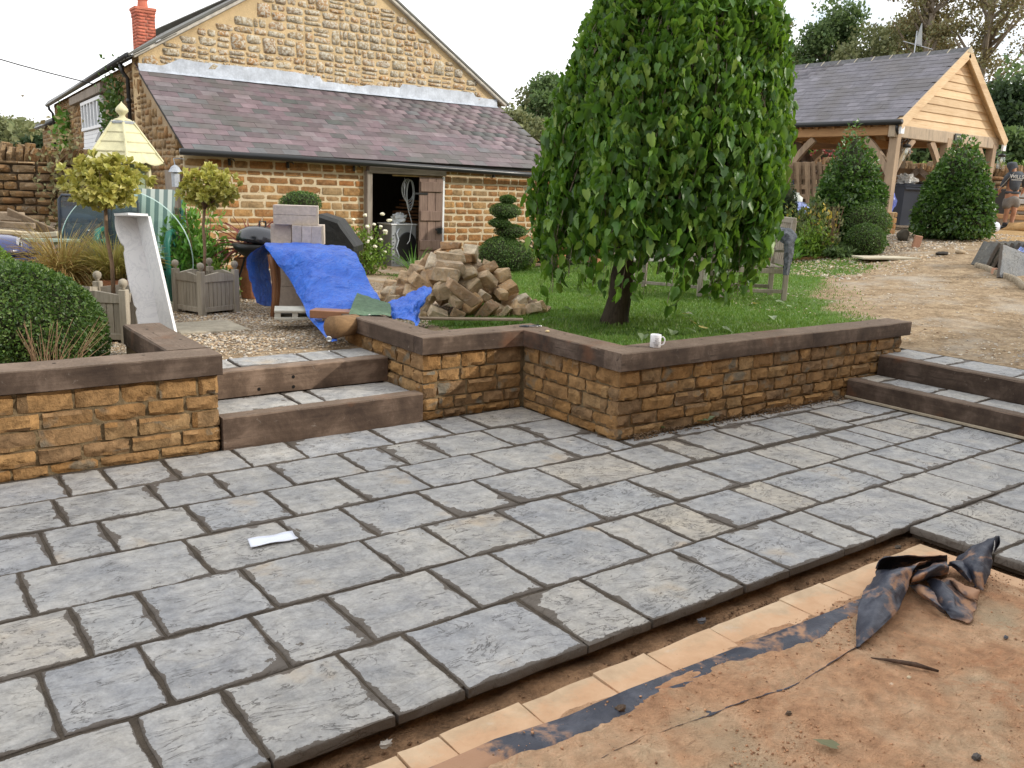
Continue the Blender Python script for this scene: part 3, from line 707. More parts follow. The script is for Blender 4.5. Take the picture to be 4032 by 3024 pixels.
its += course_items(9, 4.30, 4.48, .3, STZ, frame_xp(7.85, .05), [.1, .098], .16, .2, .011, .1, 25)
place_rel('stone', WS, its, zw, M_wallstone)
def zs(a, b, w, h, seed, holes=(), bev=.008):
    c = zw.location; sleeper('sleeper', zw, (a[0]-c.x, a[1]-c.y, a[2]), (b[0]-c.x, b[1]-c.y, b[2]), w, h, bev, seed, holes)
zs((3.345, 6.74, .630), (3.345, 5.50, .630), .255, .128, 5, ((-.45, .04), (-.1, -.05), (.3, .03)))
zs((3.218, 5.497, .630), (4.405, 5.497, .630), .255, .128, 6, ((-.25, .05), (.1, -.04), (.35, .02)))
zs((4.265, 5.367, .632), (4.265, 4.371, .632), .255, .130, 7, ((-.2, .05), (.15, -.03), (-.38, -.05)))
zs((4.137, 4.368, .633), (6.35, 4.368, .633), .257, .130, 8, ((-.8, .03), (-.55, -.05), (-.1, .04), (.5, .02)))
zs((6.354, 4.368, .630), (7.90, 4.368, .630), .257, .128, 9, ((-.5, .03), (.2, -.02), (.5, .04)))
# left steps: two sleeper risers with slab treads
st = thing('garden_steps', 'two garden steps of old sleepers and grey slabs between the stone walls', 'steps', (2.48, 5.7, 0))
def sb_(o, x0, x1, y0, y1, z0, z1, mat=None, nm='step_core'):
    mb = MB(); c = o.location; mb.box(((x0+x1)/2-c.x, (y0+y1)/2-c.y, (z0+z1)/2), (x1-x0, y1-y0, z1-z0)); return mb.build(nm, mat or M_joint, o)
sb_(st, 1.74, 3.25, 5.51, 5.93, -.05, .188); sb_(st, 1.74, 3.28, 6.04, 6.42, .1, .372)
sleeper('sleeper', st, (1.748-2.48, 5.445-5.7, .212), (3.236-2.48, 5.445-5.7, .212), .125, .225, .010, 12, (), M_sleeper2)
sleeper('sleeper', st, (1.735-2.48, 5.985-5.7, .392), (3.236-2.48, 5.985-5.7, .392), .125, .19, .010, 13, (), M_sleeper2)
for hx, hz in ((2.19, .245), (2.45, .31), (2.45, .235)):
    mb = MB(); mb.lathe([(.013, 0), (0, .0008)], 10, M=Matrix.Translation((hx-2.48, 5.9215-5.7, hz)) @ Matrix.Rotation(PI/2, 4, 'X')); mb.build('bolt_hole', M_hole, st)
def stslab(o, x0, x1, y0, y1, z):
    global sid
    s_ = make_slab(x0, x1, y0, y1, z, parent=None, seed=sid); sid += 1; s_.parent = o; s_.location -= o.location
for a, b in zip([1.745, 2.34, 2.53], [2.34, 2.53, 3.235]): stslab(st, a, b, 5.512, 5.918, .204)
for a, b in zip([1.60, 2.12, 2.66, 2.95], [2.12, 2.66, 2.95, 3.25]): stslab(st, a, b, 6.052, 6.405, .388)
# right steps
rs_ = thing('garden_steps', 'two wide dark sleeper steps with slab treads, at the right by the drive', 'steps', (7.4, 3.0, 0))
sb_(rs_, 7.09, 7.43, 0.2, 4.26, -.05, .150); sb_(rs_, 7.56, 8.6, .2, 4.45, .0, .325)
sleeper('sleeper', rs_, (7.025-7.4, 4.25-3, .172), (7.025-7.4, 1.7-3, .172), .13, .19, .012, 14); sleeper('sleeper', rs_, (7.025-7.4, 1.696-3, .172), (7.025-7.4, .2-3, .172), .13, .19, .012, 15)
sleeper('sleeper', rs_, (7.49-7.4, 4.25-3, .348), (7.49-7.4, 1.6-3, .348), .13, .19, .012, 16); sleeper('sleeper', rs_, (7.49-7.4, 1.596-3, .348), (7.49-7.4, .2-3, .348), .13, .19, .012, 17)
ys = [4.25, 4.04, 3.58, 3.20, 2.75, 2.3, 1.8, 1.2, .6, .2]
for a, b in zip(ys[:-1], ys[1:]): stslab(rs_, 7.095, 7.423, b, a, .166)
ys = [4.33, 3.95, 3.70, 3.15, 2.6, 2.1, 1.5, .9, .2]
for a, b in zip(ys[:-1], ys[1:]): stslab(rs_, 7.56, 8.04, b, a, .343)
# pale batten along the foot of the right steps
mb = MB(); mb.box((0, 0, 0), (.018, 2.9, .022), bev=.003); bt = mb.build('batten', simple('pale_batten', (.42, .36, .27), .85)); bt.location = (6.948, 2.8, .012); tag(bt, 'thin pale timber batten along the foot of the right-hand steps', 'batten')

# ------------------------------------------------------------------ barn
M_frontstone = stone_mat('barn_ironstone', [(0, (.30, .13, .045)), (.2, (.36, .18, .065)), (.4, (.27, .14, .06)), (.6, (.40, .23, .09)), (.8, (.32, .22, .115)), (1, (.25, .12, .045))], dark=(.12, .07, .035), scale=8, bstr=.8, bdist=.03, lich=(.50, .42, .27), lich_amt=.3)
M_gablestone = stone_mat('barn_gable_stone', [(0, (.33, .20, .09)), (.2, (.30, .23, .14)), (.4, (.38, .30, .19)), (.6, (.38, .21, .085)), (.8, (.28, .22, .155)), (1, (.42, .32, .19))], dark=(.11, .08, .05), lich=(.56, .54, .46), lich_amt=.8, scale=9, bstr=.9, bdist=.03)
M_sidestone = stone_mat('barn_side_stone', [(0, (.24, .13, .055)), (.3, (.30, .18, .08)), (.6, (.22, .15, .08)), (1, (.33, .22, .11))], dark=(.08, .05, .03), scale=8, bstr=.8, bdist=.03)
M_cream_mortar = simple('cream_mortar', (.60, .50, .34), .95, .10, 6, .7, .012, fine=70)
M_gable_mortar = simple('gable_mortar', (.56, .42, .24), .95, .16, 4, .8, .014, fine=50)
M_side_mortar = simple('side_mortar', (.32, .24, .15), .95, .18, 4, .8, .012)
def slate_mat(name, stops, lich=True):
    m = new_mat(name); t = NT(m); p = t.pos(); r = t.rand()
    c = t.ramp(r, stops); n1 = t.noise(p, 7, 6, .65); n2 = t.noise(p, 1.3, 3, .5)
    c = t.mixc(1.0, c, t.ramp(n1, [(.3, .78), (.7, 1.2)]), 'MULTIPLY')
    c = t.mixc(t.ramp(n2, [(.45, 0), (.62, .55)]), c, (.105, .095, .085))
    if lich: c = t.mixc(t.ramp(t.noise(p, 26, 4, .75), [(.70, 0), (.75, .6)]), c, (.38, .37, .30))
    t.out(c, .62, n1, .35, .006, .4); return m
M_slate = slate_mat('purple_slate', [(0, (.095, .075, .082)), (.12, (.150, .108, .122)), (.26, (.190, .138, .152)), (.4, (.12, .092, .10)), (.5, (.080, .090, .085)), (.6, (.215, .155, .172)), (.72, (.10, .10, .10)), (.82, (.165, .125, .137)), (.92, (.115, .125, .13)), (1, (.25, .185, .20))])
M_slate2 = slate_mat('blue_slate', [(0, (.130, .125, .145)), (.35, (.165, .158, .180)), (.7, (.145, .14, .16)), (1, (.20, .19, .215))], False)
M_oldslate = slate_mat('old_grey_slate', [(0, (.10, .11, .10)), (1, (.17, .17, .15))])
M_lead = simple('lead_flashing', (.43, .47, .53), .55, .22, 5, .3, .006, fine=30, spec=.5)
M_gutter = simple('black_gutter', (.018, .020, .022), .35, .1, 8, .1, .002, spec=.5)
M_greytimber = wood_mat('weathered_oak', (.17, .145, .12), (.36, .31, .26), 'z', 5, .5, .85, (.08, .065, .05), rvar=.1)
M_greytimber_x = wood_mat('weathered_oak_x', (.17, .145, .12), (.36, .31, .26), 'x', 5, .5, .85, (.08, .065, .05), rvar=.1)
M_door = wood_mat('old_brown_door', (.15, .10, .08), (.30, .21, .165), 'z', 6, .5, .75, (.08, .05, .04), rvar=.12)
M_verge = simple('verge_mortar', (.47, .44, .38), .9, .2, 8, .5, .008)
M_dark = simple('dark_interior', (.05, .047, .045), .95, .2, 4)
M_white = simple('white_paint', (.78, .80, .82), .5, .06, 4, .1)
M_brick = stone_mat('red_chimney_brick', [(0, (.46, .13, .085)), (.5, (.52, .16, .10)), (1, (.40, .12, .08))], dark=(.22, .08, .05), scale=10, bstr=.4, bdist=.01)
M_brickm = simple('brick_mortar', (.48, .24, .18), .9, .1, 8)
M_glass = None
def glass_mat(name, tint=(.85, .93, .92), rough=.02, mixf=.12):
    m = new_mat(name); t = NT(m)
    g = t.n('ShaderNodeBsdfGlossy', {'Color': (.9, .95, 1, 1), 'Roughness': rough}).outputs[0]
    tr = t.n('ShaderNodeBsdfTransparent', {'Color': (*tint, 1)}).outputs[0]
    fr = t.n('ShaderNodeLayerWeight', {'Blend': .12}).outputs['Facing']
    f = t.math('ADD', t.math('MULTIPLY', t.math('POWER', fr, 3.0), .7), .03+mixf, clamp=True)
    t.n('ShaderNodeOutputMaterial', {'Surface': t.n('ShaderNodeMixShader', {0: f, 1: tr, 2: g}).outputs[0]}); return m
M_pane = simple('window_pane', (.10, .13, .15), .08, .1, 2, .02, spec=.9)

XL, XR, YF, YG = 3.95, 11.15, 13.5, 15.7
barn = thing('stone_barn', 'ironstone barn with purple slate lean-to roof and open plank door', 'barn', (0, 0, 0))
def lean_z(y): return 2.10+(y-13.32)*(3.41-2.10)/(15.72-13.32)
def gab_z(x): return min(3.60+.615*(x-XL), 3.52+.615*(XR-x))
DX0, DX1, DZ = 7.0, 8.46, 2.0
# walls: core slabs with a real door opening
mb = MB()
mb.box(((XL+DX0)/2, YF+.2, 1.0), (DX0-XL, .4, 2.14)); mb.box(((DX1+XR)/2, YF+.2, 1.0), (XR-DX1, .4, 2.14)); mb.box(((DX0+DX1)/2, YF+.2, 2.03), (DX1-DX0, .398, .08))
mb.build('front_wall', M_cream_mortar, barn)
for x0 in (XL, XR-.38):
    mb = MB()
    vs = [(x0, YF+.401, -.1), (x0+.38, YF+.401, -.1), (x0+.38, YG-.001, -.1), (x0, YG-.001, -.1), (x0, YF+.401, lean_z(YF+.4)-.04), (x0+.38, YF+.401, lean_z(YF+.4)-.04), (x0+.38, YG-.001, lean_z(YG)-.04), (x0, YG-.001, lean_z(YG)-.04)]
    mb.add(vs, [(0,3,2,1),(4,5,6,7),(0,1,5,4),(1,2,6,5),(2,3,7,6),(3,0,4,7)])
    mb.build('side_wall', M_side_mortar, barn)
mb = MB(); poly = [(XL+.001, -.1), (XR, -.1), (XR, gab_z(XR)), (7.49, gab_z(7.49)), (XL+.001, gab_z(XL))]
vs = [(x, YG, z) for x, z in poly]+[(x, YG+.45, z) for x, z in poly]
mb.add(vs, [(0,1,2,3,4), (9,8,7,6,5)]+[(i, 5+i, 5+(i+1)%5, (i+1)%5) for i in range(5)]); mb.build('gable_wall', M_gable_mortar, barn)
def wl(y): return 3.95+.0664*(y-15.7)
mb = MB()
for (ya, yb, zt) in ((YG+.001, 28.4, 3.56),):
    vs = [(wl(ya)-.001, ya, -.1), (wl(ya)+.4, ya, -.1), (wl(yb)+.4, yb, -.1), (wl(yb), yb, -.1)]
    vs += [(x, y, zt) for x, y, _ in vs]; mb.add(vs, [(0,3,2,1),(4,5,6,7),(0,1,5,4),(1,2,6,5),(2,3,7,6),(3,0,4,7)])
vs = [(4.86, 28.41, -.1), (9, 28.41, -.1), (9, 32.6, -.1), (5.1, 32.6, -.1)]; vs += [(x, y, 3.12) for x, y, _ in vs]; mb.add(vs, [(0,3,2,1),(4,5,6,7),(0,1,5,4),(1,2,6,5),(2,3,7,6),(3,0,4,7)])
mb.build('long_wall', M_side_mortar, barn)
# stones
FS = stone_meshes(10, M_frontstone, .04, .07, 31, taper=.08); GS = stone_meshes(12, M_gablestone, .07, .12, 51, taper=.14); SS = stone_meshes(8, M_sidestone, .08, .12, 71, 3, 2, taper=.14)
ins = lambda a, b, z0, z1: not (b > DX0-.10 and a < DX1+.03)
items = course_items(10, XL, DX0-.10, .18, 2.0, frame_y(YF, .036), [.13, .10, .15, .12, .09, .14, .115, .10, .135], .16, .42, .021, .10, 41, jit=.006, zj=.14)
items += course_items(10, DX1+.03, XR, .18, 2.0, frame_y(YF, .036), [.11, .13, .09, .12, .10, .14, .115, .10, .13], .14, .36, .021, .10, 42, jit=.006, zj=.14)
place_rel('stone', FS, items, barn, M_frontstone)
def gin(a, b, z0, z1): return z1 < gab_z((a+b)/2)-.045 and z1 < min(gab_z(a), gab_z(b))+.05
items = rubble_items(12, XL+.03, XR-.03, 3.45, 5.8, frame_y(YG, .034), .014, .11, 43, inside=gin, H_=.25, wr=(.15, .36))
scatter_join('gable_stones', GS, items, M_gablestone, barn)
fx = lambda u, z: (Vector((wl(-u)+.03, -u, z)), -PI/2-.0664, 0)
def lin(a, b, z0, z1):
    ya, yb = -b, -a
    if yb > 19.2 and ya < 22.5 and z1 > 1.3 and z0 < 3.35: return False
    return True
items = rubble_items(8, -28.3, -YG-.02, .2, 3.5, fx, .024, .12, 44, inside=lin)
fx2 = lambda u, z: (Vector((XL+.03, -u, z)), -PI/2, 0)
items += rubble_items(8, -YG+.02, -YF-.02, .2, 3.2, fx2, .024, .12, 45, inside=lambda a, b, z0, z1: z1 < lean_z(-b)-.06, H_=.24, wr=(.13, .32))
fx3 = lambda u, z: (Vector((4.88+.057*(-u-28.4)+.02, -u, z)), -PI/2-.05, 0)
items += course_items(8, -32.5, -28.5, .2, 3.05, fx3, None, .2, .4, .03, .12, 46, jit=.008)
scatter_join('side_stones', SS, items, M_sidestone, barn)
# lean-to roof: deck and slates
th = math.atan2(3.41-2.10, 15.72-13.32); c_, s_ = math.cos(th), math.sin(th)
mb = MB(); a = Vector((0, 13.34, 2.10)); Lr = (15.70-13.34)/c_
R_ = Matrix.Rotation(th, 4, 'X')
mb.box((0, 0, 0), (XR-XL+.02, Lr, .05), M=Matrix.Translation(((XL+XR)/2, (13.34+15.70)/2, lean_z((13.34+15.70)/2)-.05)) @ R_); mb.build('roof_deck', M_dark, barn)
def slate_mesh(mat, w, l, t=.007, seed=0):
    r = random.Random(seed); mb = MB(); j = lambda: r.uniform(-.004, .004)
    vs = [(-w/2+j(), -l/2+j(), 0), (w/2+j(), -l/2+j(), 0), (w/2, l/2, 0), (-w/2, l/2, 0)]; vs += [(x, y, t) for x, y, _ in vs]
    mb.add(vs, [(0,3,2,1),(4,5,6,7),(0,1,5,4),(1,2,6,5),(2,3,7,6),(3,0,4,7)]); return mb.mesh('slate', mat)
SL = [slate_mesh(M_slate, .272, .30, .009, i) for i in range(5)]
items = []; r = random.Random(3); ex = Lr/15.2
for k in range(16):
    y = 13.30+(k*ex+.15)*c_; z = lean_z(13.30)+(k*ex+.15)*s_-.010
    if y-.15*c_ > 15.66: break
    u = XL-.03+(.1375 if k % 2 else 0)-.1375; sag = lambda x: -.028*math.sin(PI*(x-XL)/(XR-XL))*(k/15)
    while u < XR+.02:
        x = u+.1375
        hs = 1.0
        if x < XL-.02: x, hs = XL-.035+.069, .5
        if XL-.02 < x < XR+.05:
            items.append((r.randrange(5), Matrix.Translation((x, y, z+sag(x)+r.uniform(0, .004))) @ Matrix.Rotation(th-.028, 4, 'X') @ Matrix.Rotation(r.uniform(-.012, .012), 4, 'Z') @ Matrix.Translation((0, 0, .012)) @ Matrix.Diagonal((hs, 1, 1, 1))))
        u += .275
place_rel('slate', SL, items, barn, M_slate)
# lead flashing with a ragged top
mb = MB(); r = random.Random(8); tops = [(3.95, 3.49), (4.30, 3.49), (4.62, 3.63), (4.98, 3.61), (5.4, 3.62), (6.35, 3.63), (7.13, 3.60), (7.15, 3.52), (7.97, 3.51), (8.1, 3.55), (8.79, 3.56), (8.81, 3.64), (10.54, 3.62), (10.57, 3.55), (11.12, 3.53)]
xs = [3.93+.06*i for i in range(121)]
f_ = lambda x: float(np.interp(x, [a for a, b in tops], [b for a, b in tops]))+.012*fbm(x*4, 0, 3, 3)
rows = [[(x, 15.60, lean_z(15.60)+.020+.004*fbm(x*6, 0, 1, 2)) for x in xs], [(x, 15.655, lean_z(15.655)+.028) for x in xs], [(x, 15.672+.006*fbm(x*7, 2, 1, 2), f_(x)) for x in xs], [(x, 15.69, f_(x)-.004) for x in xs]]
mb.grid(rows); mb.build('lead_flashing', M_lead, barn, smooth=False)
# verges and main roof
for sgn, nm in ((-1, 'L'), (1, 'R')):
    mb = MB()
    if sgn < 0: p0, p1 = Vector((XL-.10, 0, gab_z(XL)-.03)), Vector((7.49, 0, gab_z(7.49)+.03))
    else: p0, p1 = Vector((XR+.20, 0, gab_z(XR)-.10)), Vector((7.49, 0, gab_z(7.49)+.03))
    mb.beam((p0.x, YG-.035, p0.z+.01), (p1.x, YG-.035, p1.z+.01), .10, .055, bev=.01); mb.build('verge_fillet', M_verge, barn)
    mb = MB(); yb2 = 28.4; d = (p1-p0).normalized(); nrm = Vector((-d.z, 0, d.x))
    if nrm.z < 0: nrm = -nrm
    a0 = p0+nrm*.045-d*.05; a1 = p1+nrm*.045; q = nrm*.035
    shx = .85 if sgn < 0 else 0
    vs = [(a0.x, YG-.09, a0.z), (a1.x, YG-.09, a1.z), (a1.x+shx*.5, yb2, a1.z), (a0.x+shx, yb2, a0.z)]; vs += [(x+q.x, y, z+q.z) for x, y, z in vs]
    mb.add(vs, [(0,3,2,1),(4,5,6,7),(0,1,5,4),(1,2,6,5),(2,3,7,6),(3,0,4,7)])
    mb.build('main_roof', M_oldslate, barn)
# edge slates seen along the left eave and verge
items = []; r = random.Random(12); OS = [slate_mesh(M_oldslate, .30, .4, .014, 90+i) for i in range(3)]
for i in range(42):
    y = YG+.05+i*.30; x = wl(y)-.12
    for k in range(4):
        items.append((r.randrange(3), Matrix.Translation((x+k*.22+.1, y+(.15 if k % 2 else 0), 3.60+.615*(k*.22)+.03+r.uniform(0, .012))) @ Matrix.Rotation(-.53, 4, 'Y') @ Matrix.Rotation(PI/2+r.uniform(-.03, .03), 4, 'Z')))
scatter_join('eave_slates', OS, items, M_oldslate, barn)
vs = [(4.7, 28.3, 3.1), (9.2, 28.3, 4.6), (9.2, 32.9, 4.6), (4.95, 32.9, 3.1)]; mb = MB(); vs += [(x, y, z+.08) for x, y, z in vs]
mb.add(vs, [(0,3,2,1),(4,5,6,7),(0,1,5,4),(1,2,6,5),(2,3,7,6),(3,0,4,7)]); mb.build('low_roof', M_oldslate, barn)
# gutters and pipes
mb = MB(); mb.tube([(XL-.12, 13.245, 2.062), (7.3, 13.245, 2.03), (9.6, 13.245, 1.99), (11.3, 13.245, 1.965)], .048, 10); mb.build('gutter', M_gutter, barn, True)
mb = MB(); mb.tube([(XL+.02, 13.40, 2.06), (XR, 13.40, 2.055)], .018, 6); mb.beam((XL, 13.37, 2.055), (XR+.03, 13.37, 2.05), .03, .07); mb.build('fascia', wood_mat('orange_fascia', (.30, .17, .07), (.46, .27, .12), 'x', 4, .3), barn)
for x in (4.62, 5.55, 6.7, 9.55, 10.6):
    mb = MB(); mb.tube([(x, 13.42, 2.0), (x, 13.29, 1.99), (x, 13.245, 1.965)], .010, 6); mb.box((x, 13.475, 1.95), (.03, .05, .10)); mb.build('gutter_bracket', M_gutter, barn)
mb = MB(); mb.tube([(wl(15.72)-.17, 15.68, 3.585), (wl(22)-.17, 22, 3.56), (wl(28.5)-.17, 28.5, 3.53)], .055, 10); mb.build('gutter', M_gutter, barn, True)
mb = MB(); mb.tube([(4.72, 28.5, 3.07), (4.95, 32.8, 3.05)], .055, 8); mb.build('gutter', M_gutter, barn, True)
for y, z0 in ((16.38, .3), (28.2, .4)):
    mb = MB(); x = wl(y)-.07; mb.tube([(x-.10, y, 3.52), (x-.08, y, 3.40), (x, y, 3.30), (x, y, z0)], .034, 8)
    for z in (2.9, 1.9): mb.tube([(x, y, z), (x, y, z+.07)], .045, 8)
    mb.build('downpipe', M_gutter, barn, True)
# door frame, lintel, leaf
mb = MB(); mb.box((DX0-.045, YF-.03, 1.08), (.10, .16, 1.68), bev=.008); mb.build('door_post', M_greytimber, barn)
mb = MB(); mb.box((7.70, YF-.035, 1.935), (1.52, .17, .105), bev=.010); mb.build('lintel', M_greytimber_x, barn)
mb = MB(); mb.box((7.95, YF+.0, 1.862), (1.0, .05, .022)); mb.build('lintel_strip', simple('new_timber', (.5, .36, .2), .8), barn)
dr = empty('door'); dr.parent = barn; dr.location = (7.93, YF-.07, .25); dr.rotation_euler = (0, 0, -.03)
ox = 0
for i, w in enumerate((.17, .16, .15)):
    mb = MB(); mb.box((ox+w/2, 0, .80), (w-.006, .028, 1.60), bev=.004); mb.build('plank', M_door, dr); ox += w
for z in (.43, .94, 1.44):
    mb = MB(); mb.box((.235, -.030, z), (.44, .030, .17), bev=.006); mb.build('ledge', M_door, dr)
mb = MB(); mb.box((.395, -.055, .68), (.085, .02, .10)); mb.tube([(.33, -.06, .72), (.33, -.09, .69), (.35, -.09, .66)], .008, 6); mb.box((.34, -.07, .70), (.07, .02, .025)); mb.build('lock', M_gutter, dr)
mb = MB(); mb.box((.03, -.024, 1.32), (.26, .006, .03)); mb.build('hinge', M_gutter, dr)
mb = MB(); mb.box((DX1-.02, YF-.045, 1.06), (.035, .05, 1.62)); mb.build('door_stop', M_white, barn)
# dark room behind the doorway
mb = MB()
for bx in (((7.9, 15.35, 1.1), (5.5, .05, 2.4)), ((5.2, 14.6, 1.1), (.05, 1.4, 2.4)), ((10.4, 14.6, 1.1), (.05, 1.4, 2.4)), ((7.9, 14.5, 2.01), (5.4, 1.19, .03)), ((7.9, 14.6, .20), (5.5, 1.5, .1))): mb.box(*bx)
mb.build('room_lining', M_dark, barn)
# window on the long wall: cladding panel, frame, panes and a timber lintel
def wpt(y, z, out_=0.0): return Vector((wl(y)-out_, y, z))
def wbox(name, y0, y1, z0, z1, t, out_, mat, parent, bev=.004):
    mb = MB(); mb.box((0, 0, 0), (t, y1-y0, z1-z0), bev=bev, M=Matrix.Translation(wpt((y0+y1)/2, (z0+z1)/2, out_)) @ Matrix.Rotation(-.0663, 4, 'Z')); return mb.build(name, mat, parent)
wbox('lintel', 19.1, 24.0, 3.27, 3.44, .12, .06, M_greytimber, barn)
wf = wbox('window', 19.5, 22.4, 2.62, 2.68, .10, .04, M_white, barn)
wbox('frame', 19.5, 22.4, 3.17, 3.24, .08, .04, M_white, wf)
for y in np.linspace(19.53, 22.37, 7): wbox('glazing_bar', y-.045, y+.045, 2.68, 3.17, .07, .04, M_white, wf)
wbox('pane', 19.5, 22.4, 2.66, 3.2, .012, .015, M_pane, wf, 0)
for k in range(4): wbox('cladding_board', 19.5, 22.4, 2.27+k*.085, 2.27+k*.085+.08, .03, .03+.004*(3-k), M_white, barn)
wf2 = wbox('window', 19.5, 22.4, 1.40, 1.46, .10, .04, M_white, barn)
wbox('frame', 19.5, 22.4, 2.18, 2.26, .08, .04, M_white, wf2)
for y in np.linspace(19.53, 22.37, 7): wbox('glazing_bar', y-.045, y+.045, 1.46, 2.18, .07, .04, M_white, wf2)
wbox('pane', 19.5, 22.4, 1.46, 2.18, .012, .015, M_pane, wf2, 0)
mb = MB(); mb.box((0, 0, 0), (.13, .26, .2), Matrix.Rotation(.4, 3, 'Y')); mb.box((.12, 0, -.02), (.14, .05, .05)); fl = mb.build('floodlight', M_gutter); fl.location = (3.86, 18.3, 2.36); tag(fl, 'black floodlight on the barn side wall above the dovecote roof', 'floodlight')
# chimney
ch = empty('chimney'); ch.parent = barn; ch.location = (6.20, 24.0, 4.5)
mb = MB(); mb.box((0, 0, .55), (.435, .435, 1.28)); mb.build('chimney_core', M_brickm, ch)
BR = stone_meshes(4, M_brick, .01, .03, 91, 2, 1, taper=.02); it = []; r = random.Random(5)
for k in range(16):
    z = -.05+k*.075; wd = .47 if (k < 4 or k >= 14) else .45
    for side in range(4):
        M0 = Matrix.Rotation(side*PI/2, 4, 'Z'); n = 2; off = 0 if (k+side) % 2 else .055
        ws = [-.5*wd, -.02+off, .5*wd]
        for a, b in zip(ws[:-1], ws[1:]):
            it.append((r.randrange(4), Matrix.Translation((6.20, 24.0, 4.5)) @ M0 @ Matrix.Translation(((a+b)/2, -wd/2+.04, z+.0375)) @ Matrix.Diagonal((b-a-.010, .08, .065, 1))))
scatter_join('brick', BR, [(k, Matrix.Translation((-6.2, -24, -4.5)) @ M) for k, M in it], M_brick, ch)
mb = MB(); mb.box((0, 0, 1.19), (.52, .52, .07), bev=.01); mb.lathe([(.13, 1.22), (.11, 1.40), (.13, 1.42), (.12, 1.45), (.08, 1.45)], 14); mb.box((0, 0, 1.13), (.48, .48, .05)); mb.build('chimney_cap', simple('red_terracotta', (.50, .16, .10), .8, .15), ch)
mb = MB(); mb.box((0, 0, -.02), (.50, .50, .12)); mb.build('chimney_flashing', M_lead, ch)
# telephone wire to the eave
mb = MB(); a, b = Vector((-3.5, 19.0, 6.3)), Vector((4.17, 19.6, 3.42))
mb.tube([a.lerp(b, i/16)+Vector((0, 0, -.55*math.sin(PI*i/16))) for i in range(17)], .012, 5); w_ = mb.build('telephone_wire', M_gutter); tag(w_, 'thin dark overhead wire running to the barn eave at top left', 'wire')
# lantern on the lean-to corner
lt = thing('wall_lantern', 'old grey metal wall lantern on the near corner of the barn', 'lantern', (3.80, 13.42, 1.72))
mb = MB(); mb.lathe([(.055, -.16), (.06, .04), (.02, .05)], 6); mb.build('lantern_body', M_lead, lt)
mb = MB(); mb.lathe([(.10, .05), (.06, .12), (.02, .15), (0, .16)], 8); mb.tube([(0, 0, .15), (0, .05, .24), (.08, .06, .25), (.16, .06, .24)], .008, 5); mb.build('lantern_hood', M_lead, lt)
mb = MB(); mb.box((0, 0, 0), (.05, .6, 1.2), M=Matrix.Translation((3.90, 13.95, 1.2))); mb.box((3.90, 13.62, 1.2), (.08, .06, 1.3)); dd = mb.build('grey_side_door', M_greytimber); tag(dd, 'narrow weathered grey timber door in the side wall behind the striped lounger', 'door')

# ------------------------------------------------------------------ oak carport
M_oak = wood_mat('green_oak', (.33, .18, .085), (.56, .34, .17), 'y', 4, .4, .8, (.2, .13, .09), rvar=.14)
M_oakz = wood_mat('oak_post', (.25, .185, .13), (.46, .34, .23), 'z', 4, .4, .8, (.15, .12, .10), rvar=.12)
M_board = wood_mat('oak_board', (.52, .36, .20), (.72, .56, .37), 'x', 4, .4, .75, (.34, .19, .10), rvar=.13)
M_beamg = wood_mat('weathered_gable_beam', (.30, .25, .20), (.60, .48, .34), 'z', 7, .4, .8, (.16, .14, .12), rvar=.1)
cp = thing('oak_carport', 'oak framed carport with grey slate roof and boarded gable', 'carport', (0, 0, 0))
CX0, CX1, CY0, CY1 = 17.0, 21.05, 10.0, 16.4
CZ = 3.14; GZ = 1.12; APX, APZ = 19.13, 4.91
# posts on stone padstones
for (x, y) in ((CX0, CY0), (19.0, CY0), (CX1, CY0), (CX0, 12.55), (CX0, 15.1), (CX1, 12.6), (CX1, 15.1)):
    mb = MB(); g = tz(x, y); mb.box((x, y, (g+.42+CZ-.02)/2), (.17, .17, CZ-.02-g-.42), bev=.012); mb.build('post', M_oakz, cp)
PS = stone_meshes(4, M_frontstone, .05, .08, 131, 3, 2, taper=.06)
for (x, y) in ((CX0, CY0), (CX0, 12.55), (CX0, 15.1), (CX1, CY0)):
    g = tz(x, y); mb = MB(); mb.box((x, y, g+.19), (.30, .30, .50)); mb.build('pier', M_cream_mortar, cp)
    it = course_items(4, x-.17, x+.17, g-.02, g+.44, frame_y(y-.165, .03), [.12, .11, .12], .14, .2, .014, .07, 9)
    it += course_items(4, -y-.17, -y+.17, g-.02, g+.44, frame_x(x-.165, .03), [.12, .11, .12], .14, .2, .014, .07, 10)
    place_rel('stone', PS, it, cp, M_frontstone)
def brace(p, q, bulge, w=.09, h=.14, nm='brace'):
    """curved brace in a vertical plane from post point p to beam point q"""
    p = Vector(p); q = Vector(q); n = 8; mb = MB(); corner = Vector((p.x, p.y, q.z)); prev = None; rows = []
    hd = Vector((q.x-p.x, q.y-p.y, 0)).normalized(); sd2 = Vector((-hd.y, hd.x, 0))*w/2
    for i in range(n+1):
        t = i/n; m = (1-t)**2*p+2*t*(1-t)*(p.lerp(q, .5)+(p.lerp(q, .5)-corner)*bulge*-1)+t*t*q
        dirv = ((q-p)).normalized(); nn = (corner-p.lerp(q, .5)).normalized()
        rows.append([m+nn*h/2+sd2, m+nn*h/2-sd2, m-nn*h/2-sd2, m-nn*h/2+sd2])
    vs = [v for r in rows for v in r]; fs = [(i*4+k, (i+1)*4+k, (i+1)*4+(k+1)%4, i*4+(k+1)%4) for i in range(n) for k in range(4)]+[(3,2,1,0), (n*4, n*4+1, n*4+2, n*4+3)]
    mb.add(vs, fs); return mb.build(nm, M_oakz, cp)
bz = CZ-.10
